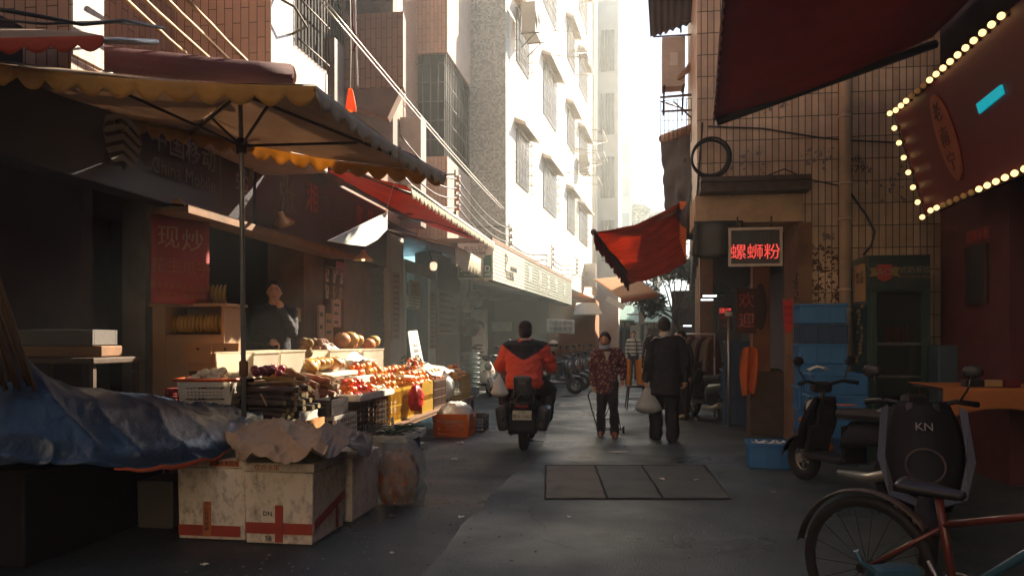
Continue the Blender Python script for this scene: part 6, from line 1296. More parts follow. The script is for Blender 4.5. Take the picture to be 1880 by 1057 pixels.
# two dark scooters at the right edge
p = at(1560, 860, 7.2); scooter('black scooter with an orange sticker on its seat at the right side', (p.x, p.y + .1, 0), R(205), MATS['matt_black'], black, box=True)
q = at(1582, 768, 7.1); b = MB(); b.box((p.x + .0, p.y + .12, .795), (.15, .09, .006), rotZ(.3)); tag(b.build('sticker_card', orangeF), 'small orange card lying on the black scooter seat', 'card')
# ================================================================ right side: awnings and signs
A = thing('red_awning', 'huge dark red awning overhead at upper right with a ragged front edge', 'awning', (2, 7, 4))
f0, f1 = V((.97, at(1310, 215, 9.5).y, 4.03)), V((.64, 5.4, 4.05)); b0, b1 = V((3.5, f0.y + .25, 4.95)), V((3.5, 5.4, 4.95))
b = MB(); b.sheet(lambda u, v: f0.lerp(f1, u).lerp(b0.lerp(b1, u), v) - V((0, 0, .10 * math.sin(math.pi * v) * (1 - .6 * u) + .02 * nz((u * 12, v * 5, 2), 1))), 30, 14, .004); b.build('canopy', mat('deep_red_awning_cloth', (.42, .018, .036), .8, .2, 2, .12, 60, dirt=.4, dcol=(.1, .012, .014), transl=.3), A)
b = MB(); scallop(b, f0, f1, .085, 34, 0, (1, 0, 0), .75); b.build('valance', redD, A)
b = MB(); b.tube([f0 + V((.02, -.02, -.05)), b0 + V((0, -.12, -.12))], .05, 8); b.build('front_bar', black, A)
b = MB(); b.tube([f0 + V((0, 0, .0)), f1], .02, 6); b.build('edge_bar', iron, A)
# marquee sign with bulbs
M = thing('marquee_sign', 'red leaning shop sign edged with glowing round bulbs at the right', 'sign', (3.3, 6, 2.7))
bl_, br_ = at(1702, 396, 8.5), at(1875, 303, 6.4); tl_, tr_ = at(1645, 203, 8.5), at(1842, 8, 6.06)
bd_ = (br_ - bl_); bd_.z = 0; bd_.normalize(); upv = ((tl_ - bl_)); upv = upv - bd_ * upv.dot(bd_); Hs = upv.length; upv.normalize(); nrm_ = bd_.cross(upv) * -1
if nrm_.x > 0: nrm_ = -nrm_
Ls = 5.2; sgm = mat('red_sign_board', (.12, .012, .02), .5, .12, 2, .05)
b = MB(); b.ext([bl_, bl_ + bd_ * Ls, bl_ + bd_ * Ls + upv * Hs, bl_ + upv * Hs], -nrm_ * .14); b.build('board', sgm, M)
bulbm = mat('marquee_bulb', (1, .78, .4), .4, 0, bump=0, emit=.5, ecol=(1, .66, .26)); bulbd = mat('unlit_bulb', (.35, .18, .06), .4, 0, bump=0, emit=.02, ecol=(1, .5, .15))
bp = None; k_ = 0
b = MB(); b.tube([bl_ + nrm_ * .012 + bd_ * 2.9, bl_ + nrm_ * .012, bl_ + upv * Hs + nrm_ * .012, bl_ + upv * Hs + bd_ * 2.9 + nrm_ * .012], .006, 5); b.build('bulb_cable', black, M)
def bulb(p, m):
    global bp
    b = MB(); b.ball(p + nrm_ * .05, (.028, .028, .028), 12, 8); o = b.build('bulb', m, M); b = MB(); b.cyl(p, p + nrm_ * .022, .022, n=8); s_ = b.build('socket', iron, o)
for i in range(8): bulb(bl_ + upv * Hs * (i / 7), bulbm)
for i in range(1, 17): bulb(bl_ + bd_ * (.10 + .17 * i) + upv * .03, bulbm if i < 3 or i > 7 else bulbd)
for i in range(1, 17): bulb(bl_ + bd_ * (.02 + .165 * i) + upv * (Hs - .02), bulbm if (i < 4 or i > 6) else bulbd)
p = (onX(1740, 250, 3.1)); 
def sgp(px, py): # point of the sign face for a pixel
    r = ray(px, py); return C0 + r * ((bl_ - C0).dot(nrm_) / r.dot(nrm_))
c = sgp(1740, 252); b = MB(); ring = [c + nrm_ * .004 + bd_ * .25 * math.cos(a) * .75 + upv * .42 * math.sin(a) for a in [6.28319 * k / 32 for k in range(32)]]; b.ext(ring, nrm_ * .02); eo = b.build('oval_emblem', mat('copper_emblem', (.30, .085, .04), .5, .15), M)
for k, tx in enumerate('老南宁'): lettering(tx, c + nrm_ * .028 + upv * (.24 - .24 * k), bd_, upv, .2, mat('emblem_dark', (.07, .018, .018), .5), M, .002)
q = [sgp(*x) for x in ((1797, 190), (1802, 208), (1846, 172), (1841, 155))]; b = MB(); b.ext([x + nrm_ * .003 for x in q], nrm_ * .02); cp = b.build('cyan_panel', mat('cyan_light_panel', (.0, .3, .36), .3, 0, bump=0, emit=.09, ecol=(0, .75, .92)), M)
# lightbox with red characters
gx0, gx1, gz0, gz1 = onY(1340, 450, 10.3).x, onY(1433, 450, 10.3).x, onY(1386, 486, 10.3).z, onY(1386, 421, 10.3).z
S = thing('lightbox_sign', 'black framed lightbox with glowing red characters over the open shop', 'sign', (gx0, 10.3, gz0))
b = MB(); b.bx(gx0, gx1, 10.3, 10.42, gz0, gz1); b.build('box', boardm, S)
b = MB(); b.bx(gx0 - .02, gx1 + .02, 10.27, 10.31, gz1 - .012, gz1 + .02); b.bx(gx0 - .02, gx1 + .02, 10.27, 10.31, gz0 - .02, gz0 + .012); b.bx(gx0 - .02, gx0 + .012, 10.271, 10.311, gz0 + .012, gz1 - .012); b.bx(gx1 - .012, gx1 + .02, 10.271, 10.311, gz0 + .012, gz1 - .012); b.build('frame', mat('frame_alloy', (.34, .28, .24), .4, .1, metal=.4), S)
nem = mat('red_led_lettering', (.8, .06, .05), .5, 0, bump=0, emit=.2, ecol=(1, .09, .07)); gx = (gx0 + gx1) / 2
lettering('螺蛳粉', (gx, 10.296, gz0 + .15), (1, 0, 0), (0, 0, 1), .205, nem, S, .002); lettering('柳  州', (gx, 10.296, gz0 + .345), (1, 0, 0), (0, 0, 1), .14, mat('unlit_green_lettering', (.03, .06, .055), .5), S, .002)
b = MB(); b.tube([(gx0 + .1, 10.36, gz1), (gx0 + .1, 10.36, 2.94)], .012, 5); b.tube([(gx1 - .1, 10.36, gz1), (gx1 - .1, 10.36, 2.94)], .012, 5); b.build('hanger', iron, S)
# dark drape and ragged awning on the corner
q = at(1265, 408, 10.6); b = MB(); b.sheet(lambda u, v: V((.80 + .62 * u, 10.60 + .02 * math.sin(u * 9), 2.93 - .46 * v - .03 * math.sin(u * 5) * v)), 14, 8, .006); tag(b.build('plastic_drape', mat('dark_green_plastic', (.03, .034, .032), .45, .2)), 'dark greenish plastic drape hung under the beige beam', 'drape')
tornm = mat('torn_black_cloth', (.028, .022, .024), .8, .3, 6, .2, transl=.1)
T = thing('torn_awning', 'torn black awning hanging from the corner of the tiled building beside the sky', 'awning', (.7, 12, 3.5))
q0, q1, q2, q3 = at(1213, 262, 13.5), at(1282, 232, 11.3), at(1222, 385, 13.5), at(1262, 420, 11.4)
b = MB(); b.sheet(lambda u, v: q0.lerp(q1, u).lerp(q2.lerp(q3, u), v) + V((.05 * nz((u * 4, v * 6, 1), 1), .1 * nz((u * 3, v * 3, 5), 1), .09 * nz((u * 9, 3, v * .1), 1) * v)), 22, 26, .005); b.build('cloth', tornm, T)
b = MB(); q = at(1222, 262, 13.4); b.tube([q + V((-.06, -.2, .02)), at(1290, 230, 11.2)], .07, 10); b.tube([at(1230, 300, 13), at(1248, 330, 12.6), at(1258, 290, 11.8)], .015, 5); b.build('roller', MATS['worn_plywood'], T)
U = thing('roof_awning', 'dark corrugated awning seen from below at the top edge by the sky gap', 'awning', (.7, 12, 5.6))
q0, q1, q2, q3 = at(1194, 70, 13.0), at(1268, 44, 11.6), at(1188, -30, 12.0), at(1275, -40, 10.9)
b = MB(); b.sheet(lambda u, v: q0.lerp(q1, u).lerp(q2.lerp(q3, u), v) + V((0, 0, .02 * math.sin(u * 40))), 40, 8, .006); b.build('sheet', tornm, U)
b = MB(); b.tube([at(1222, 62, 12.8), at(1218, -20, 12.2)], .02, 5); b.tube([at(1250, 60, 12), at(1250, -20, 11.4)], .015, 5); b.tube([at(1236, 36, 12.2), at(1272, 40, 11.4)], .012, 5); b.tube([at(1200, 68, 12.9), at(1272, 64, 11.5)], .015, 5); b.build('frame', iron, U)
# air conditioner with bracket and empty cage
q = at(1217, 170, 12.2); q2_ = at(1257, 170, 12.0)
ac = ac_unit((q.x - .02, q.y, q.z), (1, 0, 0), (0, -1, 0), (q2_ - q).x + .02, .74, .28, 'grimy air conditioner boxed on a bracket at the corner of the tiled building', 'air_conditioner', False, mat('pale_ac_casing', (.55, .49, .42), .55, .12, 4, .05, dirt=.4, dcol=(.2, .15, .1)))
b = MB(); c = V((q.x + .09, q.y - .285, q.z + .30)); b.bx(c.x, c.x + .12, c.y - .01, c.y, c.z, c.z + .2); b.build('label_plate', paper, ac)
b = MB(); b.tube([V((q.x + .22, q.y - .3, q.z + .12)), V((q.x + .33, q.y - .34, q.z + .22)), V((q.x + .5, q.y - .2, q.z + .5)), V((q.x + .56, q.y - .2, q.z + 1.0)), V((q.x + .54, q.y - .15, q.z + 1.5))], .028, 8); b.tube([V((q.x + .2, q.y - .3, q.z + .1)), V((q.x + .36, q.y - .36, q.z + .18)), V((q.x + .54, q.y - .22, q.z + .44)), V((q.x + .6, q.y - .22, q.z + 1.0))], .02, 8); b.build('hose', mat('beige_hose', (.34, .24, .17), .7, .2, 14, .2), ac)
CG = thing('window_cage', 'thin empty wire cage under the air conditioner against the sky', 'cage', at(1240, 240, 12.4))
p0, p1 = at(1213, 186, 12.6), at(1278, 180, 11.3); dn = V((0, 0, -.62))
b = MB(); b.bars(p0, p1, dn, 9, .006)
for k in range(5): b.tube([p0 + dn * k / 4, p1 + dn * k / 4], .006, 4)
b.tube([p0, p0 + V((.4, .5, 0))], .014, 5); b.tube([p0 + V((0, 0, .06)), p1 + V((0, 0, .05))], .02, 5); b.tube([at(1216, 205, 12.5), at(1276, 202, 11.3)], .018, 5); b.tube([at(1236, 186, 12.2), at(1276, 222, 11.3)], .014, 5); b.build('wires', iron, CG)
# orange awning across the lane
A = thing('orange_awning', 'sunlit orange-red awning slung from the corner building out over the lane', 'awning', at(1180, 440, 14))
qa, qb, qc, qd = at(1247, 372, 12.0), at(1090, 426, 12.0), at(1155, 519, 17.0), at(1259, 481, 17.0)
b = MB(); b.sheet(lambda u, v: qa.lerp(qd, u).lerp(qb.lerp(qc, u), v) - V((0, 0, .09 * math.sin(math.pi * v) + .03 * nz((u * 5, v * 5, 1), 1))), 24, 16, .004); b.build('canopy', mat('orange_red_cloth', (.58, .14, .05), .8, .25, 3, .12, 60, dirt=.5, dcol=(.16, .02, .015), dsc=2, transl=.5), A)
b = MB(); scallop(b, qb, qc, .22, 9, 0, (1, 0, 0), .3); b.build('valance', mat('dull_red_valance', (.22, .04, .022), .8, .2, 3, transl=.3), A)
b = MB(); b.tube([qb, qc], .035, 8); b.ball(qb, .05, 10, 7); b.build('front_roller', iron, A)
b = MB(); b.tube([at(1250, 384, 12.2), at(1170, 418, 12.5)], .028, 6); b.build('arm', bamboo, A); b = MB(); b.tube([at(1170, 419, 12.5), at(1104, 436, 12.6)], .03, 6); b.tube([qc + V((0, 0, -.02)), qd], .022, 6); b.tube([at(1104, 440, 12.7), at(1150, 500, 15.5)], .03, 6); b.build('arm', iron, A)
b = MB(); b.sheet(lambda u, v: at(1248 + 12 * u, 370 + (70 + 40 * u) * v, 12.0 - .3 * u) + V((0, .03 * math.sin(9 * v), 0)), 4, 12, .004); b.build('side_flap', orangeF, A)
# cable coil, cables and marks on the tiled wall
co = onY(1304, 291, RBY - .14); b = MB()
for k in range(6): torus(b, (co.x + .01 * math.sin(k * 2), co.y - .012 * k, co.z + .012 * math.cos(k * 3)), .235 + .012 * math.sin(k * 1.9), .013, (0, 1, .03 * (k - 2)), 40, 6)
tag(b.build('cable_coil', rubber), 'thick coil of black cable hung on the corner of the tiled wall', 'cable coil')
for pts, r, lab in (([(1300, 232), (1400, 236), (1500, 252), (1560, 258), (1650, 262)], .010, 'black cable sagging along the tiled wall below the red awning'), ([(1390, 330), (1440, 310), (1480, 328), (1555, 344)], .008, 'thin cable looping from the ledge to the drain pipe'), ([(1562, 355), (1590, 395), (1606, 425), (1600, 450), (1585, 468)], .014, 'dark hose curving down the tiled wall right of the drain pipe'), ([(1290, 225), (1284, 300), (1278, 380), (1272, 470)], .012, 'vertical dark cable down the corner of the tiled wall')):
    Q = [onY(x, y, RBY - .03) for x, y in pts]; b = MB(); b.tube([a.lerp(c, j / 6) for a, c in zip(Q, Q[1:]) for j in range(6)] + [Q[-1]], r, 6); tag(b.build('cable', black), lab, 'cable')
q = onY(1573, 311, RBY - .004); lettering('579', q, (1, 0, 0), (0, 0, 1), .14, inkm, RB, .001, name='graffiti'); q = onY(1571, 293, RBY - .004); lettering('A区', q, (1, 0, 0), (0, 0, 1), .09, inkm, RB, .001, name='graffiti')
for px, py, w_, h_, lab in ((1500, 294, .40, .20, 'broad scraped grey patch on the tiled wall left of the drain pipe'), (1484, 455, .14, .08, 'small torn stain low on the tiled wall'), (1520, 438, .12, .08, 'small dark scribble on the tiled wall beside the pipe'), (1365, 300, .5, .25, ''), (1505, 545, .62, .34, ''), (1500, 525, .6, .3, ''), (1515, 480, .5, .3, ''), (1620, 330, .5, .5, ''), (1420, 180, .4, .5, '')):
    q = onY(px, py, RBY - .003); b = MB()
    for k in range(22 if py < 470 else 60):
        x, z = q.x + w_ * (random.random() - .5), q.z + h_ * (random.random() - .5) * (.5 + random.random()); ww, hh = .012 + .03 * random.random(), .015 + .05 * random.random(); b.poly([(x - ww * random.random(), RBY - .003 - .0001 * k, z), (x + ww, RBY - .003 - .0001 * k, z + hh * .3), (x + ww * .4, RBY - .003 - .0001 * k, z + hh), (x - ww * .6, RBY - .003 - .0001 * k, z + hh * .7)])
    b.build('wall_stain', greyw if py < 470 else MATS['dark_wood'], RB)
# ================================================================ right side: crates, fridge, tables
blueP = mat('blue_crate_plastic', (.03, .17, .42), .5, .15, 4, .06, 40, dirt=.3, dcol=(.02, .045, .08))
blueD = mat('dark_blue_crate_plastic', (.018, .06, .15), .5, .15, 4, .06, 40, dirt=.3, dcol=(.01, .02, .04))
def bcrate(label, c, w_, d_, h_, m, rz=0., group=None, name='plastic_crate'):
    b = MB(); M_ = rotZ(rz); c = V(c)
    def bb_(o, s): b.box(c + M_ @ V(o), s, M_, .004)
    t = .012
    bb_((0, -d_ / 2, h_ / 2), (w_, t, h_)); bb_((0, d_ / 2, h_ / 2), (w_, t, h_)); bb_((-w_ / 2 + t / 2, 0, h_ / 2), (t, d_ - t - .002, h_)); bb_((w_ / 2 - t / 2, 0, h_ / 2), (t, d_ - t - .002, h_)); bb_((0, 0, .02), (w_ - 2 * t - .002, d_ - t - .002, .012))
    bb_((0, 0, h_ - .0125), (w_ + .022, d_ + .034, .02)) if False else None
    for sy in (-1, 1):
        bb_((0, sy * (d_ / 2 + .014), h_ - .016), (w_ + .03, .018, .03))
        for x in (-.45, -.15, .15, .45): bb_((x * w_, sy * (d_ / 2 + .010), h_ * .46), (.014, .012, h_ * .86))
    for sx in (-1, 1):
        bb_((sx * (w_ / 2 + .012), 0, h_ - .016), (.018, d_ + .008, .03))
        for y in (-.3, .0, .3): bb_((sx * (w_ / 2 + .006), y * d_, h_ * .46), (.012, .014, h_ * .86))
    return tag(b.build(name, m), label, 'crate', group)
bp_ = onY(1508, 800, 10.30); cw = onY(1555, 700, 10.1).x - onY(1468, 700, 10.1).x
zz = 0.006; hs_ = [.27, .27, .26, .27, .24, .24, .24]
names_ = ['bottom', 'second', 'third', 'fourth', 'fifth', 'sixth, dark', 'topmost']
for i in range(7):
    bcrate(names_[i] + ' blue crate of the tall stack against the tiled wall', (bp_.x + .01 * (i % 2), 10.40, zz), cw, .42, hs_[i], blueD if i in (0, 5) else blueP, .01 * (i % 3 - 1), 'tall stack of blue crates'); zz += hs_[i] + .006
f_ = onY(1532, 800, 9.82); zz = .006
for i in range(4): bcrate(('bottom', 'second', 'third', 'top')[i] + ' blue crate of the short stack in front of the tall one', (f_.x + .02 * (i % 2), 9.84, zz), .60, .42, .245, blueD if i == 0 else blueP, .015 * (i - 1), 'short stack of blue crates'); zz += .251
q = onY(1503, 678, 9.75); b = MB(); b.sheet(lambda u, v: V((q.x + (u - .5) * .22, 9.8 + (v - .5) * .16, zz + .03 + .04 * nz((u * 4, v * 4, 2), 1) + .03 * math.sin(3 * u))), 10, 8, .003); tag(b.build('paper_scrap', paper), 'crumpled white paper on top of the short blue stack', 'paper')
p = onZ(1422, 861); bcrate('blue crate with white scraps standing alone on the lane', (p.x, p.y + .2, .006), .50, .38, .27, blueP, -.06)
for i in range(7):
    b = MB(); c = V((p.x - .17 + .055 * i, p.y + .12 + .12 * (i % 2), .25)); b.sheet(lambda u, v: c + V(((u - .5) * .1, (v - .5) * .1, .03 * nz((u * 3 + i, v * 3, i), 1) + .05 * abs(u - .5))), 6, 6, .003); tag(b.build('foam_scrap', paper), 'white scrap lying in the blue crate on the lane', 'scrap', 'white scraps in the lone blue crate')
# cone-like orange bottle cap thing
p = at(1517, 822, 9.2); CN = thing('orange_cone', 'small orange plastic cone beside the blue crates', 'cone', (p.x, p.y, 0)); b = MB(); b.bx(p.x - .07, p.x + .07, p.y - .07, p.y + .07, .002, .12, .01); b.build('base', black, CN); b = MB(); b.lathe([(0, .12), (.085, .12), (.08, .16), (.05, .20), (.035, .24), (0, .26)], (p.x, p.y, 0), 10); b.build('cap', orangeP, CN)
# fridge
fx0, fx1 = onY(1592, 600, 9.75).x, onY(1708, 600, 9.75).x; zt = onY(1640, 468, 9.75).z; fr = mat('dark_green_enamel', (.012, .045, .04), .35, .15, coat=.3); FY = 9.75
FG = thing('drinks_fridge', 'tall dark green glass-door drinks fridge against the tiled wall', 'fridge', ((fx0 + fx1) / 2, FY + .3, 0))
b = MB(); b.bx(fx0, fx0 + .05, FY, FY + .6, .002, zt); b.bx(fx1 - .05, fx1, FY, FY + .6, .002, zt); b.bx(fx0 + .051, fx1 - .051, FY + .55, FY + .6, .002, zt); b.bx(fx0 + .051, fx1 - .051, FY, FY + .549, .002, .25); b.bx(fx0 + .051, fx1 - .051, FY, FY + .549, zt - .42, zt - .001); b.build('cabinet', fr, FG)
b = MB(); b.bx(fx0 + .01, fx1 - .01, FY - .02, FY - .002, zt - .40, zt - .02); hp_ = b.build('header_panel', mat('dark_teal_panel', (.012, .03, .034), .4, .1), FG)
b = MB(); b.bx(fx0 + .055, fx1 - .055, FY + .005, FY + .012, .26, zt - .43); b.build('glass_door', mat('fridge_glass', (.03, .035, .035), .05, .05, clear=.75, spec=.6), FG)
b = MB(); b.bx(fx0 + .05, fx0 + .10, FY - .02, FY + .004, .252, zt - .422); b.bx(fx1 - .10, fx1 - .05, FY - .02, FY + .004, .252, zt - .422); b.build('door_frame', fr, FG)
for z in (.55, .95, 1.33):
    b = MB(); b.bars((fx0 + .06, FY + .06, z), (fx1 - .06, FY + .06, z), (0, .4, 0), 12, .005); b.bx(fx0 + .06, fx1 - .06, FY + .04, FY + .05, z, z + .03); b.build('shelf', steel, FG)
for i in range(5): b = MB(); x = (fx0 + fx1) / 2 - .08 + .055 * i; b.lathe([(0, 0), (.025, 0), (.025, .14), (.012, .17), (.012, .2), (0, .2)], (x, FY + .15, 1.365), 10); b.build('drink_bottle', mat('red_drink', (.14, .02, .02), .3), FG)
xm = (fx0 + fx1) / 2; zc = zt - .2
b = MB(); b.ext([(xm - .24, FY - .022, zc + .09), (xm - .24, FY - .022, zc - .07), (xm - .16, FY - .022, zc - .11), (xm - .08, FY - .022, zc - .07), (xm - .08, FY - .022, zc + .09)], (0, -.004, 0)); b.build('badge', MATS['red_banner_vinyl'], FG); b = MB(); 
for s in (-1, 1): b.ext([(xm - .16 + s * .085, FY - .0225, zc + .06), (xm - .16 + s * .17, FY - .0225, zc + .05), (xm - .16 + s * .14, FY - .0225, zc), (xm - .16 + s * .17, FY - .0225, zc - .05), (xm - .16 + s * .085, FY - .0225, zc - .04)], (0, -.003, 0))
b.build('badge_wings', mat('badge_gold', (.20, .15, .05), .5), FG)
lettering('AO', (xm - .16, FY - .029, zc), (1, 0, 0), (0, 0, 1), .12, faded, FG, .001); lettering('泰式奶茶饮品', (xm + .17, FY - .024, zc + .02), (1, 0, 0), (0, 0, 1), .085, faded, FG, .001); lettering('COCONUT MILK', (xm + .17, FY - .024, zc - .06), (1, 0, 0), (0, 0, 1), .045, MATS['badge_gold'], FG, .001)
sx_ = fx0 - .002; b = MB(); b.bx(sx_ - .004, sx_, FY + .06, FY + .5, zt - .52, zt - .08); b.build('side_poster', tan, FG)
# dark stickers on the fridge side
lettering('饮品', (sx_ - .006, FY + .28, zt - .25), (0, -1, 0), (0, 0, 1), .16, inkm, FG, .001)
b = MB()
for k in range(14): z = zt - .6 - .05 * k; y = FY + .1 + .3 * random.random(); b.bx(sx_ - .003, sx_, y, y + .06 + .1 * random.random(), z, z + .03)
b.build('stickers', tan, FG)
# table with orange cloth
q0 = at(1733, 712, 7.0); TB_ = thing('covered_table', 'square table with an orange-brown tablecloth at the right edge', 'table', (q0.x + .6, q0.y + .3, 0)); tz = q0.z
b = MB(); b.bx(q0.x + .02, q0.x + 1.2, q0.y + .02, q0.y + .85, tz - .03, tz - .004); b.build('tabletop', woodD, TB_)
for x in (.08, 1.12):
    for y in (.08, .78): b = MB(); b.bx(q0.x + x - .02, q0.x + x + .02, q0.y + y - .02, q0.y + y + .02, .001, tz - .031); b.build('leg', woodD, TB_)
oc = mat('orange_brown_tablecloth', (.36, .125, .035), .8, .12, 4, .12, 60)
def tcl(u, v):
    x = u * 1.3; y = -.30 + v * 1.2; z = tz + .004; 
    if y < 0: z -= -y * (.95 - .35 * abs(math.sin(x * 3.2))) ; y = -.01 - .02 * math.sin(x * 14) * min(1, -z + tz) * 3
    return V((q0.x + x - .01, q0.y + y, z + .003 * nz((x * 6, y * 6, 0), 1)))
b = MB(); b.sheet(tcl, 40, 36, .003); tag(b.build('tablecloth', oc), 'orange-brown cloth hanging over the table front at the right edge', 'tablecloth')
for px, w_, m, lab in ((1775, .16, black, 'flat black phone-like case on the orange-brown tablecloth'), (1806, .15, tan, 'tan card box on the orange-brown tablecloth'), (1838, .13, redD, 'dark red packet on the orange-brown tablecloth')):
    q = at(px, 715, 7.2); b = MB(); b.box((q.x, q0.y + .12, tz + .04), (w_, .10, .06), rotZ(.1), .005); tag(b.build('packet', m), lab, 'packet')
# brown basket, bins and bags by the pillar
p = onZ(1414, 782); BK = basket('basket', 'brown slotted basket on the ground by the orange-brown pillar', 'basket', (p.x, p.y + .2, .06), .56, .40, .36, mat('brown_basket_plastic', (.20, .085, .04), .55, .15)); b = MB(); b.bx(p.x - .3, p.x + .3, p.y - .02, p.y + .45, .004, .055); tag(b.build('pallet', wood), 'low wooden board under the brown basket', 'board')
q = (p.x, p.y + .22, .42); b = MB(); b.sheet(sackfn(q, .26, .18, .42, 4, .25), 26, 14, .003); tag(b.build('rubbish_bag', mat('black_bag', (.025, .025, .027), .3, .2, 8, .6, 14)), 'black rubbish bag heaped in the brown basket', 'bag')
b = MB(); b.sheet(sackfn((p.x + .1, p.y + .2, .78), .14, .12, .14, 9, .4), 18, 8, .003); tag(b.build('crumpled_wrapper', mat('olive_wrapper', (.12, .11, .07), .4, .3)), 'crumpled pale wrapper on top of the black rubbish bag', 'wrapper')
p2 = at(1380, 685, 11.6); b = MB(); b.bx(p2.x - .02, p2.x + .5, p2.y, p2.y + .4, .003, p2.z + .02, .01); tag(b.build('dark_counter', woodD), 'dark counter behind the brown basket', 'counter')
# orange cloth hanging by the column
c0 = at(1376, 642, 11.5); b = MB(); b.sheet(lambda u, v: c0 + V(((u - .5) * .23 * (.55 + .6 * math.sin(math.pi * min(1, .2 + v * .7))), .06 * math.sin(u * 12 + v * 2), -.68 * v + .05 * math.sin(u * 3))), 26, 20, .006); tag(b.build('orange_jacket', orangeF), 'bright orange jacket hanging beside the brown column', 'jacket')
# red pennant, welcome board, LED sign
t = thing('red_pennant', 'red paper pennant with small characters hanging on the pillar', 'pennant', at(1446, 610, 10.5)); P_ = [onY(x, y, 10.52) for x, y in ((1437, 548), (1446, 553), (1455, 546), (1455, 600), (1450, 611), (1444, 611), (1439, 598))]; b = MB(); b.ext(P_, (0, -.006, 0)); b.build('flag', mat('bright_red_card', (.55, .03, .03), .6, .1, transl=.1), t)
for k, tx in enumerate(('招财', '进宝', '平安')): lettering(tx, onY(1447, 565 + 13 * k, 10.512), (1, 0, 0), (0, 0, 1), .052, redD, t, .001)
b = MB(); q = onY(1448, 630, 10.51); b.bars((q.x - .03, 10.517, q.z + .13), (q.x + .03, 10.517, q.z + .13), (0, 0, -.28), 4, .004); b.build('tassel', tan, t)
t = thing('welcome_board', 'dark red board with faint welcome characters inside the open shop', 'board', at(1370, 600, 12.2)); q0_, q1_ = at(1352, 612, 12.0), at(1388, 530, 12.0); b = MB(); b.bx(q0_.x, q1_.x, q0_.y, q0_.y + .03, q0_.z, q1_.z); b.build('panel', mat('dark_red_panel', (.07, .016, .015), .6), t)
wl = mat('faint_red_lettering', (.34, .05, .035), .5, 0, bump=0, emit=.004, ecol=(1, .15, .1))
for k, tx in enumerate('欢迎'): lettering(tx, V(((q0_.x + q1_.x) / 2, q0_.y - .005, q1_.z - .19 - .30 * k)), (1, 0, 0), (0, 0, 1), .24, wl, t, .001)
t = thing('led_sign', 'small upright red LED sign glowing inside the arcade', 'sign', at(1330, 605, 13)); q0_, q1_ = at(1320, 606, 13), at(1343, 561, 13); b = MB(); b.bx(q0_.x, q1_.x, q0_.y, q0_.y + .05, q0_.z, q1_.z); b.build('case', black, t); xm = (q0_.x + q1_.x) / 2
lettering('烧烤', (xm, q0_.y - .004, q1_.z - .09), (1, 0, 0), (0, 0, 1), .10, nem, t, .001); lettering('烤鱼', (xm, q0_.y - .004, q1_.z - .2), (1, 0, 0), (0, 0, 1), .09, MATS['faint_red_lettering'], t, .001); lettering('10元', (xm, q0_.y - .004, q1_.z - .32), (1, 0, 0), (0, 0, 1), .08, MATS['faint_red_lettering'], t, .001)
for px, py, d, lab in ((1303, 543, 14.5, 'nearer short tube light glowing in the dark arcade'), (1298, 550, 16.5, 'farther short tube light glowing in the dark arcade'), (1262, 598, 24, 'white tube light over the clothes stalls')):
    q = at(px, py, d); b = MB(); b.tube([q - V((.12, 0, 0)), q + V((.12, 0, 0))], .014, 8); tag(b.build('tube_lamp', mat('white_tube', (.9, .95, 1), .5, 0, bump=0, emit=1.6, ecol=(.85, .95, 1))), lab, 'lamp')
p = at(1338, 600, 12.8); b = MB(); b.tube([V((p.x, p.y, .002)), V((p.x, p.y, at(1338, 578, 12.8).z))], .02, 8); b.box(V((p.x, p.y, at(1338, 576, 12.8).z)), (.12, .1, .1), None, .02); tag(b.build('metal_post', steel), 'slim metal post with a box on top in the arcade', 'post')
# blue dark crates inside the arcade
for i, (px, py) in enumerate(((1372, 640), (1366, 700), (1368, 760))):
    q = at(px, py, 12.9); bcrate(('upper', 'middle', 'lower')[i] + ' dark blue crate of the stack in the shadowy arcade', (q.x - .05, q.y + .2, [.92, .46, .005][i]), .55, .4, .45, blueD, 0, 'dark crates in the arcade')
# clothes rack
q0_, q1_ = at(1240, 613, 15.5), at(1312, 613, 14.2); CR = thing('clothes_rack', 'clothes rack hung with dark garments beyond the motorbike', 'clothes rack', V(((q0_.x + q1_.x) / 2, q0_.y, 0))); b = MB(); b.tube([q0_, q1_], .02, 7); b.tube([q0_, V((q0_.x, q0_.y, .01))], .018, 7); b.tube([q1_, V((q1_.x, q1_.y, .01))], .018, 7); b.build('rail', steel, CR)
cmats = [mat('garment_%s' % n_, c_, .85, .2) for n_, c_ in (('grey', (.17, .15, .13)), ('black', (.03, .028, .03)), ('maroon', (.12, .05, .045)), ('tan', (.24, .19, .14)))]
for i in range(15):
    p = q0_.lerp(q1_, (i + .5) / 15); d = (q1_ - q0_).normalized(); s_ = V((-d.y, d.x, 0)); L_ = .55 + .2 * random.random(); b = MB(); m_ = cmats[(i * 7) % 4]
    b.sheet(lambda u, v: p + s_ * (u - .5) * (.18 + .2 * v ** .5) + d * .03 * math.sin(u * 9 + i) * v + V((0, 0, -.05 - L_ * v - .07 * abs(u - .5) * 2 * (1 - v))), 8, 8, .012); tag(b.build('hanging_garment', m_), {0: 'grey', 1: 'black', 2: 'maroon', 3: 'tan'}[(i * 7) % 4] + ' garment hanging on the clothes rack in the shade', 'garment', {0: 'grey', 1: 'black', 2: 'maroon', 3: 'tan'}[(i * 7) % 4] + ' garments on the rack')
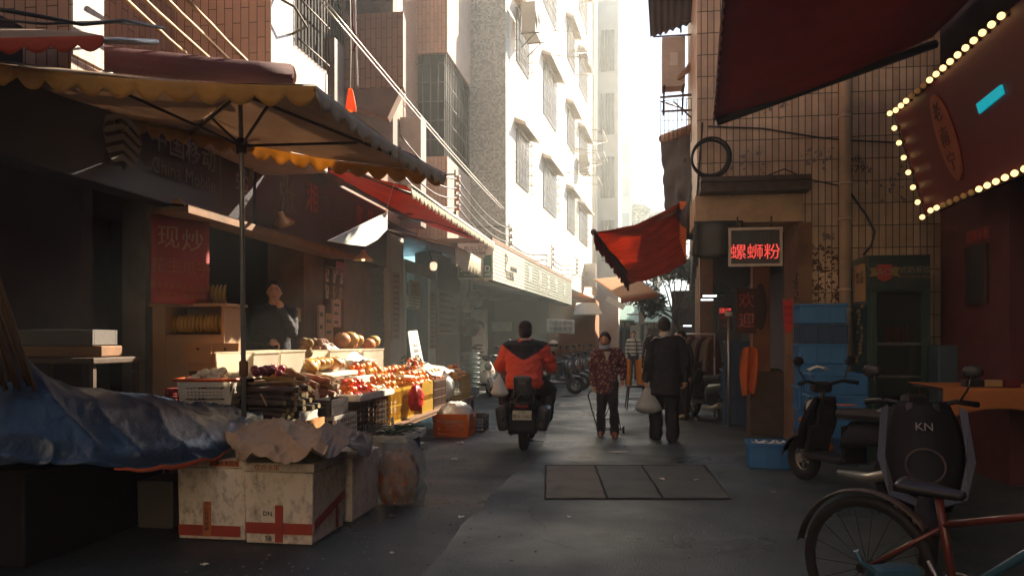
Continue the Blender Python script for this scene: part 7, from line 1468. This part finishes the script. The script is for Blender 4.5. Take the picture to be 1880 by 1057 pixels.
# chair with yellow vest
c = onZ(1168, 752); c.y += .0; CH = thing('black_chair', 'black wooden chair in the lane between the woman and the man', 'chair', (c.x, c.y + .2, 0)); X_ = V((1, .1, 0)).normalized(); Y_ = V((-.1, 1, 0)).normalized(); o = V((c.x, c.y + .2, 0))
b = MB(); b.lathe([(0, .44), (.2, .44), (.215, .455), (.2, .475), (0, .48)], o, 20); b.build('seat', black, CH)
for sx in (-1, 1):
    for sy in (-1, 1): b = MB(); b.tube([o + X_ * sx * .15 + Y_ * sy * .15 + V((0, 0, .45)), o + X_ * sx * .2 + Y_ * sy * .2 + V((0, 0, .005))], [.018, .013], 7); b.build('leg', black, CH)
b = MB(); b.tube([o + X_ * -.18 + Y_ * .17 + V((0, 0, .45)), o + X_ * -.19 + Y_ * .22 + V((0, 0, .85)), o + Y_ * .25 + V((0, 0, .98)), o + X_ * .19 + Y_ * .22 + V((0, 0, .85)), o + X_ * .18 + Y_ * .17 + V((0, 0, .45))], .016, 7); b.tube([o + X_ * -.1 + Y_ * .18 + V((0, 0, .46)), o + X_ * -.06 + Y_ * .23 + V((0, 0, .92))], .01, 6); b.tube([o + X_ * .1 + Y_ * .18 + V((0, 0, .46)), o + X_ * .06 + Y_ * .23 + V((0, 0, .92))], .01, 6); torus(b, o + V((0, 0, .2)), .18, .009, (0, 0, 1), 24, 6); b.build('backrest', black, CH)
yv = mat('amber_vest_cloth', (.55, .22, .03), .8, .12, 5, .1)
for dx, w_, lab in ((-.14, .12, 'narrow amber vest draped on the left of the black chair'), (.12, .24, 'wide amber vest draped over the right of the black chair')):
    b = MB(); b.sheet(lambda u, v: o + X_ * (dx + (u - .5) * w_ * (1 - .15 * v)) + Y_ * (.10 - .08 * v + .03 * math.sin(u * 8)) + V((0, 0, 1.0 - .52 * v - .05 * (2 * u - 1) ** 2)), 12, 12, .006); tag(b.build('amber_vest', yv), lab, 'vest')
# ================================================================ far end
ob = mat('orange_kiosk_paint', (.36, .13, .03), .7, .12, 2, .05, dirt=.3)
q = at(1060, 640, 33); K = thing('orange_kiosk', 'orange painted kiosk front at the far end of the left row', 'kiosk', (q.x, q.y, 0)); b = MB(); b.bx(q.x - 1.2, at(1093, 640, 33).x, q.y, q.y + 4, 0, at(1060, 548, 33).z); b.build('wall', ob, K)
b = MB(); r0 = at(1053, 578, 31); r1 = at(1106, 578, 31); b.ext([r0, r1, r1 + V((-.3, 1.6, .5)), r0 + V((0, 1.6, .5))], (0, 0, .05)); b.build('white_canopy', paper, K)
S = thing('cloth_sign', 'white cloth sign with dark characters hung under the far shop row', 'sign', at(1030, 610, 26)); q0_, q1_ = at(1004, 610, 26), at(1055, 584, 26); b = MB(); b.sheet(lambda u, v: V((q0_.x + (q1_.x - q0_.x) * u, q0_.y + .05 * math.sin(u * 9), q0_.z + (q1_.z - q0_.z) * v - .06 * u)), 16, 5, .006); b.build('cloth', paper, S)
lettering('小馆小厨吃', ((q0_.x + q1_.x) / 2, q0_.y - .06, q1_.z - .17), (1, 0, 0), (0, 0, 1), .16, darkl, S, .002); lettering('专修烧鹅堂', ((q0_.x + q1_.x) / 2, q0_.y - .06, q0_.z + .10), (1, 0, 0), (0, 0, 1), .16, darkl, S, .002)
A = thing('tan_awning', 'orange-tan awning at the far left row glowing beneath the haze', 'awning', at(1150, 530, 30)); q0_, q1_, q2_, q3_ = at(1090, 508, 31), at(1147, 512, 31), at(1207, 540, 27), at(1143, 550, 27)
b = MB(); b.sheet(lambda u, v: at(1088, 512, 33).lerp(at(1165, 505, 36), u).lerp(at(1140, 548, 26).lerp(at(1207, 537, 28), u), v), 12, 10, .005); b.build('canopy', mat('tan_orange_cloth', (.48, .22, .075), .8, .12, 3, .1, transl=.45), A)
b = MB(); scallop(b, at(1140, 548, 26), at(1207, 537, 28), .18, 14, 0, (0, -1, 0), .3); b.build('valance', orangeF, A); b = MB(); b.tube([at(1163, 530, 30), at(1205, 538, 28)], .03, 6); b.build('arm', paper, A)
tl = mat('pale_teal_roof', (.20, .34, .33), .6, .12, 3, .05)
for px0, px1, py0, py1, d, m, lab in ((1094, 1170, 655, 588, 44, tealg, 'teal fronted shop at the far end of the lane'), (1172, 1262, 655, 592, 40, mat('dark_teal_front', (.03, .07, .075), .6), 'dark teal shop front behind the man in black')):
    a, c = at(px0, 622, d), at(px1, 622, d); zt = at(px0, py1, d).z; T = thing('far_shop', lab, 'shop', (a.x, a.y, 0)); b = MB(); b.bx(a.x, c.x, a.y, a.y + 5, 0, zt); b.build('wall', m, T)
    b = MB(); b.ext([(a.x - .2, a.y - 1.4, zt - .05), (c.x + .2, a.y - 1.4, zt - .05), (c.x + .2, a.y + 1, zt + .8), (a.x - .2, a.y + 1, zt + .8)], (0, 0, .06)); b.build('canopy', tl, T)
    for k in range(3): x = a.x + (c.x - a.x) * (.12 + .3 * k); b = MB(); b.bx(x, x + (c.x - a.x) * .22, a.y - .06, a.y - .01, .1, 1.9); b.build('doorway', darkw, T)
    b = MB(); b.bx(a.x + .1, c.x - .1, a.y - .08, a.y - .02, 2.0, zt - .12); sb = b.build('sign_board', tealg if m is not tealg else darkl, T); lettering('好乐多百货', ((a.x + c.x) / 2, a.y - .09, (2 + zt - .12) / 2), (1, 0, 0), (0, 0, 1), .3, whitel, T, .003)
a = at(1157, 640, 35); b = MB(); b.bx(a.x, a.x + .75, a.y, a.y + .05, .4, 2.0); tag(b.build('poster_stand', mat('pale_blue_poster', (.35, .45, .48), .6, .2, 3)), 'pale blue poster stand beside the far striped man', 'poster')
t = at(1178, 640, 33); LP = thing('lamp_post', 'slim grey lamp post at the far end of the lane', 'lamp post', (t.x, t.y, 0)); b = MB(); b.cyl((t.x, t.y, 0), (t.x, t.y, 4.5), .09, .07, 12); b.build('pole', mat('post_grey', (.20, .24, .25), .5), LP); b = MB(); b.bx(t.x - .12, t.x + .12, t.y - .12, t.y - .091, 2.0, 2.5); b.tube([(t.x, t.y, 2.3), (t.x - .1, t.y, 2.42), (t.x - .6, t.y, 2.42)], .03, 6); b.build('meter_box', paleb, LP)
b = MB(); q = at(1120, 545, 24); b.box(at(1130, 556, 24), (.6, .04, .16), rotY(.5)); tag(b.build('hanging_sign', paper), 'small tilted white sign plate hanging below the tan awning', 'sign')
# trees
def tree(label, base, hgt, cr, n, seed, m, size=.16, sq=.75):
    t = thing('leafy_tree', label, 'tree', base); rnd = random.Random(seed); bx_, by_, bz_ = base; ct = V((bx_, by_, bz_ + hgt * .68)); b = MB()
    b.tube([V(base), V((bx_ + .1, by_, bz_ + hgt * .3)), V((bx_ - .05, by_, bz_ + hgt * .6))], [.03 * hgt, .022 * hgt, .012 * hgt], 9)
    cl_ = []
    for k in range(13):
        a = rnd.random() * 6.28; e = rnd.uniform(-.5, 1); c = ct + V((math.cos(a) * cr * .72 * (1 - .4 * abs(e)), math.sin(a) * cr * .72 * (1 - .4 * abs(e)), e * cr * sq * .85)); cl_.append((c, cr * rnd.uniform(.25, .45)))
        b.tube([V((bx_, by_, bz_ + hgt * (.35 + .02 * k))), V((bx_, by_, bz_ + hgt * .5)).lerp(c, .6) + V((0, 0, -.1)), c], [.010 * hgt, .006 * hgt, .003 * hgt], 5)
    b.build('trunk', woodD, t); b = MB()
    for i in range(n):
        c, r = cl_[rnd.randrange(len(cl_))]; d = V((rnd.gauss(0, 1), rnd.gauss(0, 1), rnd.gauss(0, 1))).normalized() * r * rnd.random() ** .45; p = c + V((d.x, d.y, d.z * .8)); a = V((rnd.gauss(0, 1), rnd.gauss(0, 1), rnd.gauss(0, .6))).normalized(); q = a.orthogonal().normalized(); s = size * rnd.uniform(.6, 1.3)
        b.poly([p - a * s, p + q * s * .35, p + a * s, p - q * s * .35])
    b.build('crown', m, t); return t
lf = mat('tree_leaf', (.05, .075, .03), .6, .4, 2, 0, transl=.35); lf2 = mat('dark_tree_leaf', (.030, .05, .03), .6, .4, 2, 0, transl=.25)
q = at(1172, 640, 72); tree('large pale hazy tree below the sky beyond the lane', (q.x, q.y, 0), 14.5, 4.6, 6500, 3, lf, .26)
q = at(1235, 640, 31); tree('dark leafy tree behind the orange awning at the lane end', (q.x + .2, q.y, 0), 4.7, 1.9, 4500, 5, lf2, .12)
q = at(1148, 640, 48); tree('small dark tree over the teal shop at the lane end', (q.x, q.y, 0), 5.2, 1.5, 2200, 8, lf2, .13)
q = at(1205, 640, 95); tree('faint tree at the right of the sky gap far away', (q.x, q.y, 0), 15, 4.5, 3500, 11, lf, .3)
# ================================================================ left middle: banner stand, buckets, bags
q0_, q1_ = at(866, 690, 20.6), at(894, 690, 20.8); BS = thing('banner_stand', 'upright white framed poster stand with a face by the shop beyond the stall', 'poster stand', (q0_.x, q0_.y, 0)); zt = at(880, 568, 20.7).z; dx = q1_ - q0_; dx.z = 0; wv = dx.length; dx.normalize(); nn_ = V((dx.y, -dx.x, 0)); o = V((q0_.x, q0_.y, 0))
b = MB(); b.ext([o + V((0, 0, .05)), o + dx * wv + V((0, 0, .05)), o + dx * wv + V((0, 0, zt)), o + V((0, 0, zt))], -nn_ * .02); b.build('panel', mat('pale_poster', (.52, .52, .48), .5, .1), BS)
b = MB(); b.tube([o + V((0, 0, .02)), o + V((0, 0, zt)), o + dx * wv + V((0, 0, zt)), o + dx * wv + V((0, 0, .02))], .018, 7); b.build('frame', steel, BS)
fc = o + dx * wv * .5 + V((0, 0, zt - .52)) + nn_ * .003
b = MB(); b.ext([fc + dx * .10 * math.cos(a) + V((0, 0, .17 * math.sin(a))) for a in [6.283 * k / 24 for k in range(24)]], nn_ * .003); b.build('printed_face', mat('printed_skin', (.46, .30, .23), .6, .08), BS)
b = MB(); b.ext([fc + nn_ * .0035 + dx * x + V((0, 0, z)) for x, z in ((-.13, -.1), (-.11, .05), (-.05, .13), (.05, .13), (.11, .03), (.14, -.05), (.13, .15), (.04, .24), (-.06, .23), (-.13, .12))], nn_ * .003); b.build('printed_hair', darkl, BS)
b = MB()
for s in (-1, 1): b.ext([fc + nn_ * .004 + dx * (s * .045 + x) + V((0, 0, .03 + z)) for x, z in ((-.025, 0), (0, -.01), (.025, 0), (0, .012))], nn_ * .003)
b.ext([fc + nn_ * .004 + dx * x + V((0, 0, -.085 + z)) for x, z in ((-.035, 0), (0, -.014), (.035, 0), (0, .012))], nn_ * .003); b.build('printed_features', MATS['lips'], BS)
b = MB()
for k in range(8): z = zt - .95 - .09 * k; b.ext([o + dx * wv * .15 + nn_ * .003 + V((0, 0, z)), o + dx * wv * (.6 + .25 * random.random()) + nn_ * .003 + V((0, 0, z)), o + dx * wv * .7 + nn_ * .003 + V((0, 0, z + .04)), o + dx * wv * .15 + nn_ * .003 + V((0, 0, z + .04))], nn_ * .002)
b.build('print', darkl, BS)
q = at(860, 690, 18.8)
proto = None
for i in range(9):
    c = (q.x, q.y + .25, .004 + .115 * i)
    if proto is None: b = MB(); b.lathe([(0, .01), (.15, .0), (.19, .10), (.215, .13), (.22, .15), (.205, .15), (.18, .11), (.14, .02), (0, .02)], (0, 0, 0), 20); proto = b.build('plastic_basin', mat('blue_grey_plastic', (.30, .36, .37), .5, .12)); tag(proto, 'blue-grey basin in the tall stack beside the poster stand', 'basin', 'stack of basins'); w_ = proto
    else: w_ = proto.copy(); COL.objects.link(w_)
    w_.location = c
for px, py, s_, m, lab in ((852, 560, .16, filmW, 'pale plastic bag hanging under the green sign'), (866, 548, .2, mat('blue_grey_film', (.16, .24, .26), .4, .2, 8, .4, 14), 'blue-grey plastic bundle hanging in the shop under the green sign'), (858, 600, .22, black, 'dark bundle hanging above the stack of basins')):
    p = at(px, py, 19.2); b = MB(); b.sheet(sackfn((p.x, p.y + .3, p.z - s_), s_, s_ * .8, s_ * 2.1, px, .3), 20, 10, .004); b.tube([V((p.x, p.y + .3, p.z + s_)), V((p.x, p.y + .3, 3.3))], .008, 5); tag(b.build('hanging_bundle', m), lab, 'bundle')
q = at(920, 610, 22); b = MB(); b.ext([at(903, 608, 22), at(940, 608, 22.5), at(940, 590, 22.5), at(903, 590, 22)], (.0, .03, 0)); tag(b.build('lettered_panel', mat('greenish_panel', (.18, .24, .2), .5, .3, 5)), 'pale greenish notice panel behind the sitting man', 'panel')
q = at(1016, 630, 18.5); HM = thing('white_helmet', 'round cream helmet resting on the scooter right of the rider', 'helmet', at(1016, 634, 18)); b = MB(); b.ball(at(1016, 634, 18), (.12, .13, .12), 14, 10); b.build('shell', mat('cream_shell', (.5, .42, .32), .4, .08), HM); b = MB(); b.sheet(lambda u, v: at(1016, 634, 18) + V((.123 * math.sin((u - .5) * 2.4), -.133 * math.cos((u - .5) * 2.4), -.02 + .06 * v)), 10, 3, .004); b.build('visor', black, HM)
# ================================================================ the nearest right corner: second scooter and bicycle
p = at(1715, 980, 5.0); SC = scooter('large black scooter with pale-edged leg shield at the right corner', (p.x + .05, p.y + .45, 0), R(-14), MATS['matt_black'], black, mirrors=True, headlight=False)
edge_m = mat('dimmed_trim', (.04, .034, .03), .35, .1, coat=.3)  # pale trim darkened, the corner's shade is put into its colour
for s in (-1, 1):
    b = MB(); b.ext([(s * .20, -.42, .98), (s * .245, -.44, .95), (s * .27, -.60, .66), (s * .21, -.72, .45), (s * .06, -.76, .40), (s * .05, -.73, .43), (s * .18, -.68, .50), (s * .225, -.58, .67)], (0, .02, 0)); b.build('leg_shield_trim', edge_m, SC, local=True)
b = MB(); b.sheet(lambda u, v: V(((u - .5) * 2 * (.12 + .11 * math.sin(math.pi * (.15 + .75 * v))), -.70 + .30 * v + .10 * (2 * u - 1) ** 2, .45 + .55 * v)), 14, 12, .02); b.build('front_cowl', MATS['matt_black'], SC, local=True)
l = lettering('KN', (0, -.508, .85), (1, 0, 0), (0, .48, .87), .075, faded, None, .002); l.parent = SC
b = MB(); torus(b, (0, -.60, .62), .11, .008, (0, -.9, .45), 26, 6); b.build('horn_ring', iron, SC, local=True)
# bicycle
redp = mat('red_bike_paint', (.10, .02, .014), .35, .12, 5, .05, coat=.3); bluep = mat('blue_bike_paint', (.03, .09, .14), .4, .12, coat=.2)  # bike paint darkened to carry the shade of the corner
ra = at(1592, 1012, 3.75); ha = at(1795, 905, 3.35); dirb = V((ha.x - ra.x, ha.y - ra.y, 0)).normalized(); side_ = V((-dirb.y, dirb.x, 0))
B0 = V((ra.x, ra.y, 0)); BC = thing('bicycle', 'old bicycle with red and blue frame and a chrome mudguard at the lower right corner', 'bicycle', B0)
wheel(BC, (0, 0, .33), .33, .022, rubber, tuple(side_), 18); wheel(BC, tuple(dirb * 1.06 + V((0, 0, .33))), .33, .022, steel, tuple(side_), 18)
def bpnt(s, z, o=0.): return B0 + dirb * s + V((0, 0, z)) + side_ * o
b = MB(); b.tube([bpnt(.33, .71), bpnt(.40, .30)], .018, 9); b.tube([bpnt(.02, .335, .06), bpnt(.345, .58)], .011, 7); b.tube([bpnt(.02, .335, -.06), bpnt(.345, .58)], .011, 7); b.tube([bpnt(.02, .33, .06), bpnt(.40, .29)], .011, 7); b.tube([bpnt(.02, .33, -.06), bpnt(.40, .29)], .011, 7); b.tube([bpnt(.35, .59), bpnt(.86, .74)], .017, 9); b.build('frame', redp, BC)
b = MB(); b.tube([bpnt(.855, .85), bpnt(.91, .60)], .026, 10); b.tube([bpnt(.40, .29), bpnt(.88, .72)], .019, 9); b.tube([bpnt(.90, .64), bpnt(.95, .5, .05), bpnt(1.06, .33, .06)], .013, 7); b.tube([bpnt(.90, .64), bpnt(.95, .5, -.05), bpnt(1.06, .33, -.06)], .013, 7); b.build('head_tube', bluep, BC)
b = MB(); b.sheet(lambda u, v: bpnt(-.365 * math.cos(R(10 + 130 * u)), .33 + .365 * math.sin(R(10 + 130 * u)) - .012 * (2 * v - 1) ** 2, (v - .5) * .06), 22, 5, .003); b.build('mudguard', iron, BC)  # chrome given dark iron to stand for the corner's shade
b = MB(); b.tube([bpnt(.82, .97, -.28), bpnt(.90, .99, -.2), bpnt(.855, .93, 0), bpnt(.90, .99, .2), bpnt(.82, .97, .28)], .012, 8); b.tube([bpnt(.855, .85), bpnt(.855, .93)], .013, 8); b.build('handlebar', iron, BC)
b = MB(); c = bpnt(.24, .92); b.sheet(lambda u, v: bpnt(.18 + .26 * u, .75 + .03 * (1 - u) - .03 * (2 * v - 1) ** 2, (v - .5) * (.20 - .15 * u)), 12, 8, .035); b.tube([bpnt(.33, .70), bpnt(.32, .74)], .014, 7); b.build('saddle', black, BC)
b = MB(); torus(b, bpnt(.40, .29, .05), .09, .006, side_, 26, 5); b.tube([bpnt(.40, .29, .06), bpnt(.48, .14, .07)], .009, 6); b.tube([bpnt(.40, .29, -.06), bpnt(.32, .44, -.07)], .009, 6); b.build('crank', steel, BC)
b = MB(); c = at(1640, 1062, 3.5); b.box(c + V((0, 0, .0)), (.22, .12, .12), rotZ(.4), .03); b.tube([at(1572, 1010, 3.5), at(1580, 1030, 3.5), at(1620, 1060, 3.45)], .014, 7); b.build('child_seat', bluep, BC)
# posters and boxes in the red shop
PS = thing('framed_poster', 'dark framed poster on the red wall of the near right shop', 'poster', (3.54, 8.8, 1.3)); a, c = onX(1774, 560, 3.55), onX(1814, 445, 3.55); b = MB(); b.bx(3.535, 3.558, c.y, a.y, a.z, c.z); b.build('panel', boardm, PS)
b = MB(); b.tube([(3.53, c.y, a.z), (3.53, a.y, a.z), (3.53, a.y, c.z), (3.53, c.y, c.z)], .010, 5, True); b.build('frame', MATS['dark_red_panel'], PS); lettering('招牌米粉', (3.555, (a.y + c.y) / 2, c.z + .10), (0, -1, 0), (0, 0, 1), .14, MATS['faint_red_lettering'], PS, .001)
for px, py, s_, m, lab in ((1750, 650, .16, mat('blue_bin_plastic', (.03, .06, .09), .5), 'dark blue tub on the floor of the red shop'), (1800, 660, .2, MATS['dark_red_plastic'], 'dark red carton on the floor of the red shop')):
    p = at(px, py, 8.8); b = MB(); b.bx(p.x - s_, p.x + s_, p.y, p.y + .3, .003, p.z + .1, .02); tag(b.build('storage_box', m), lab, 'box')
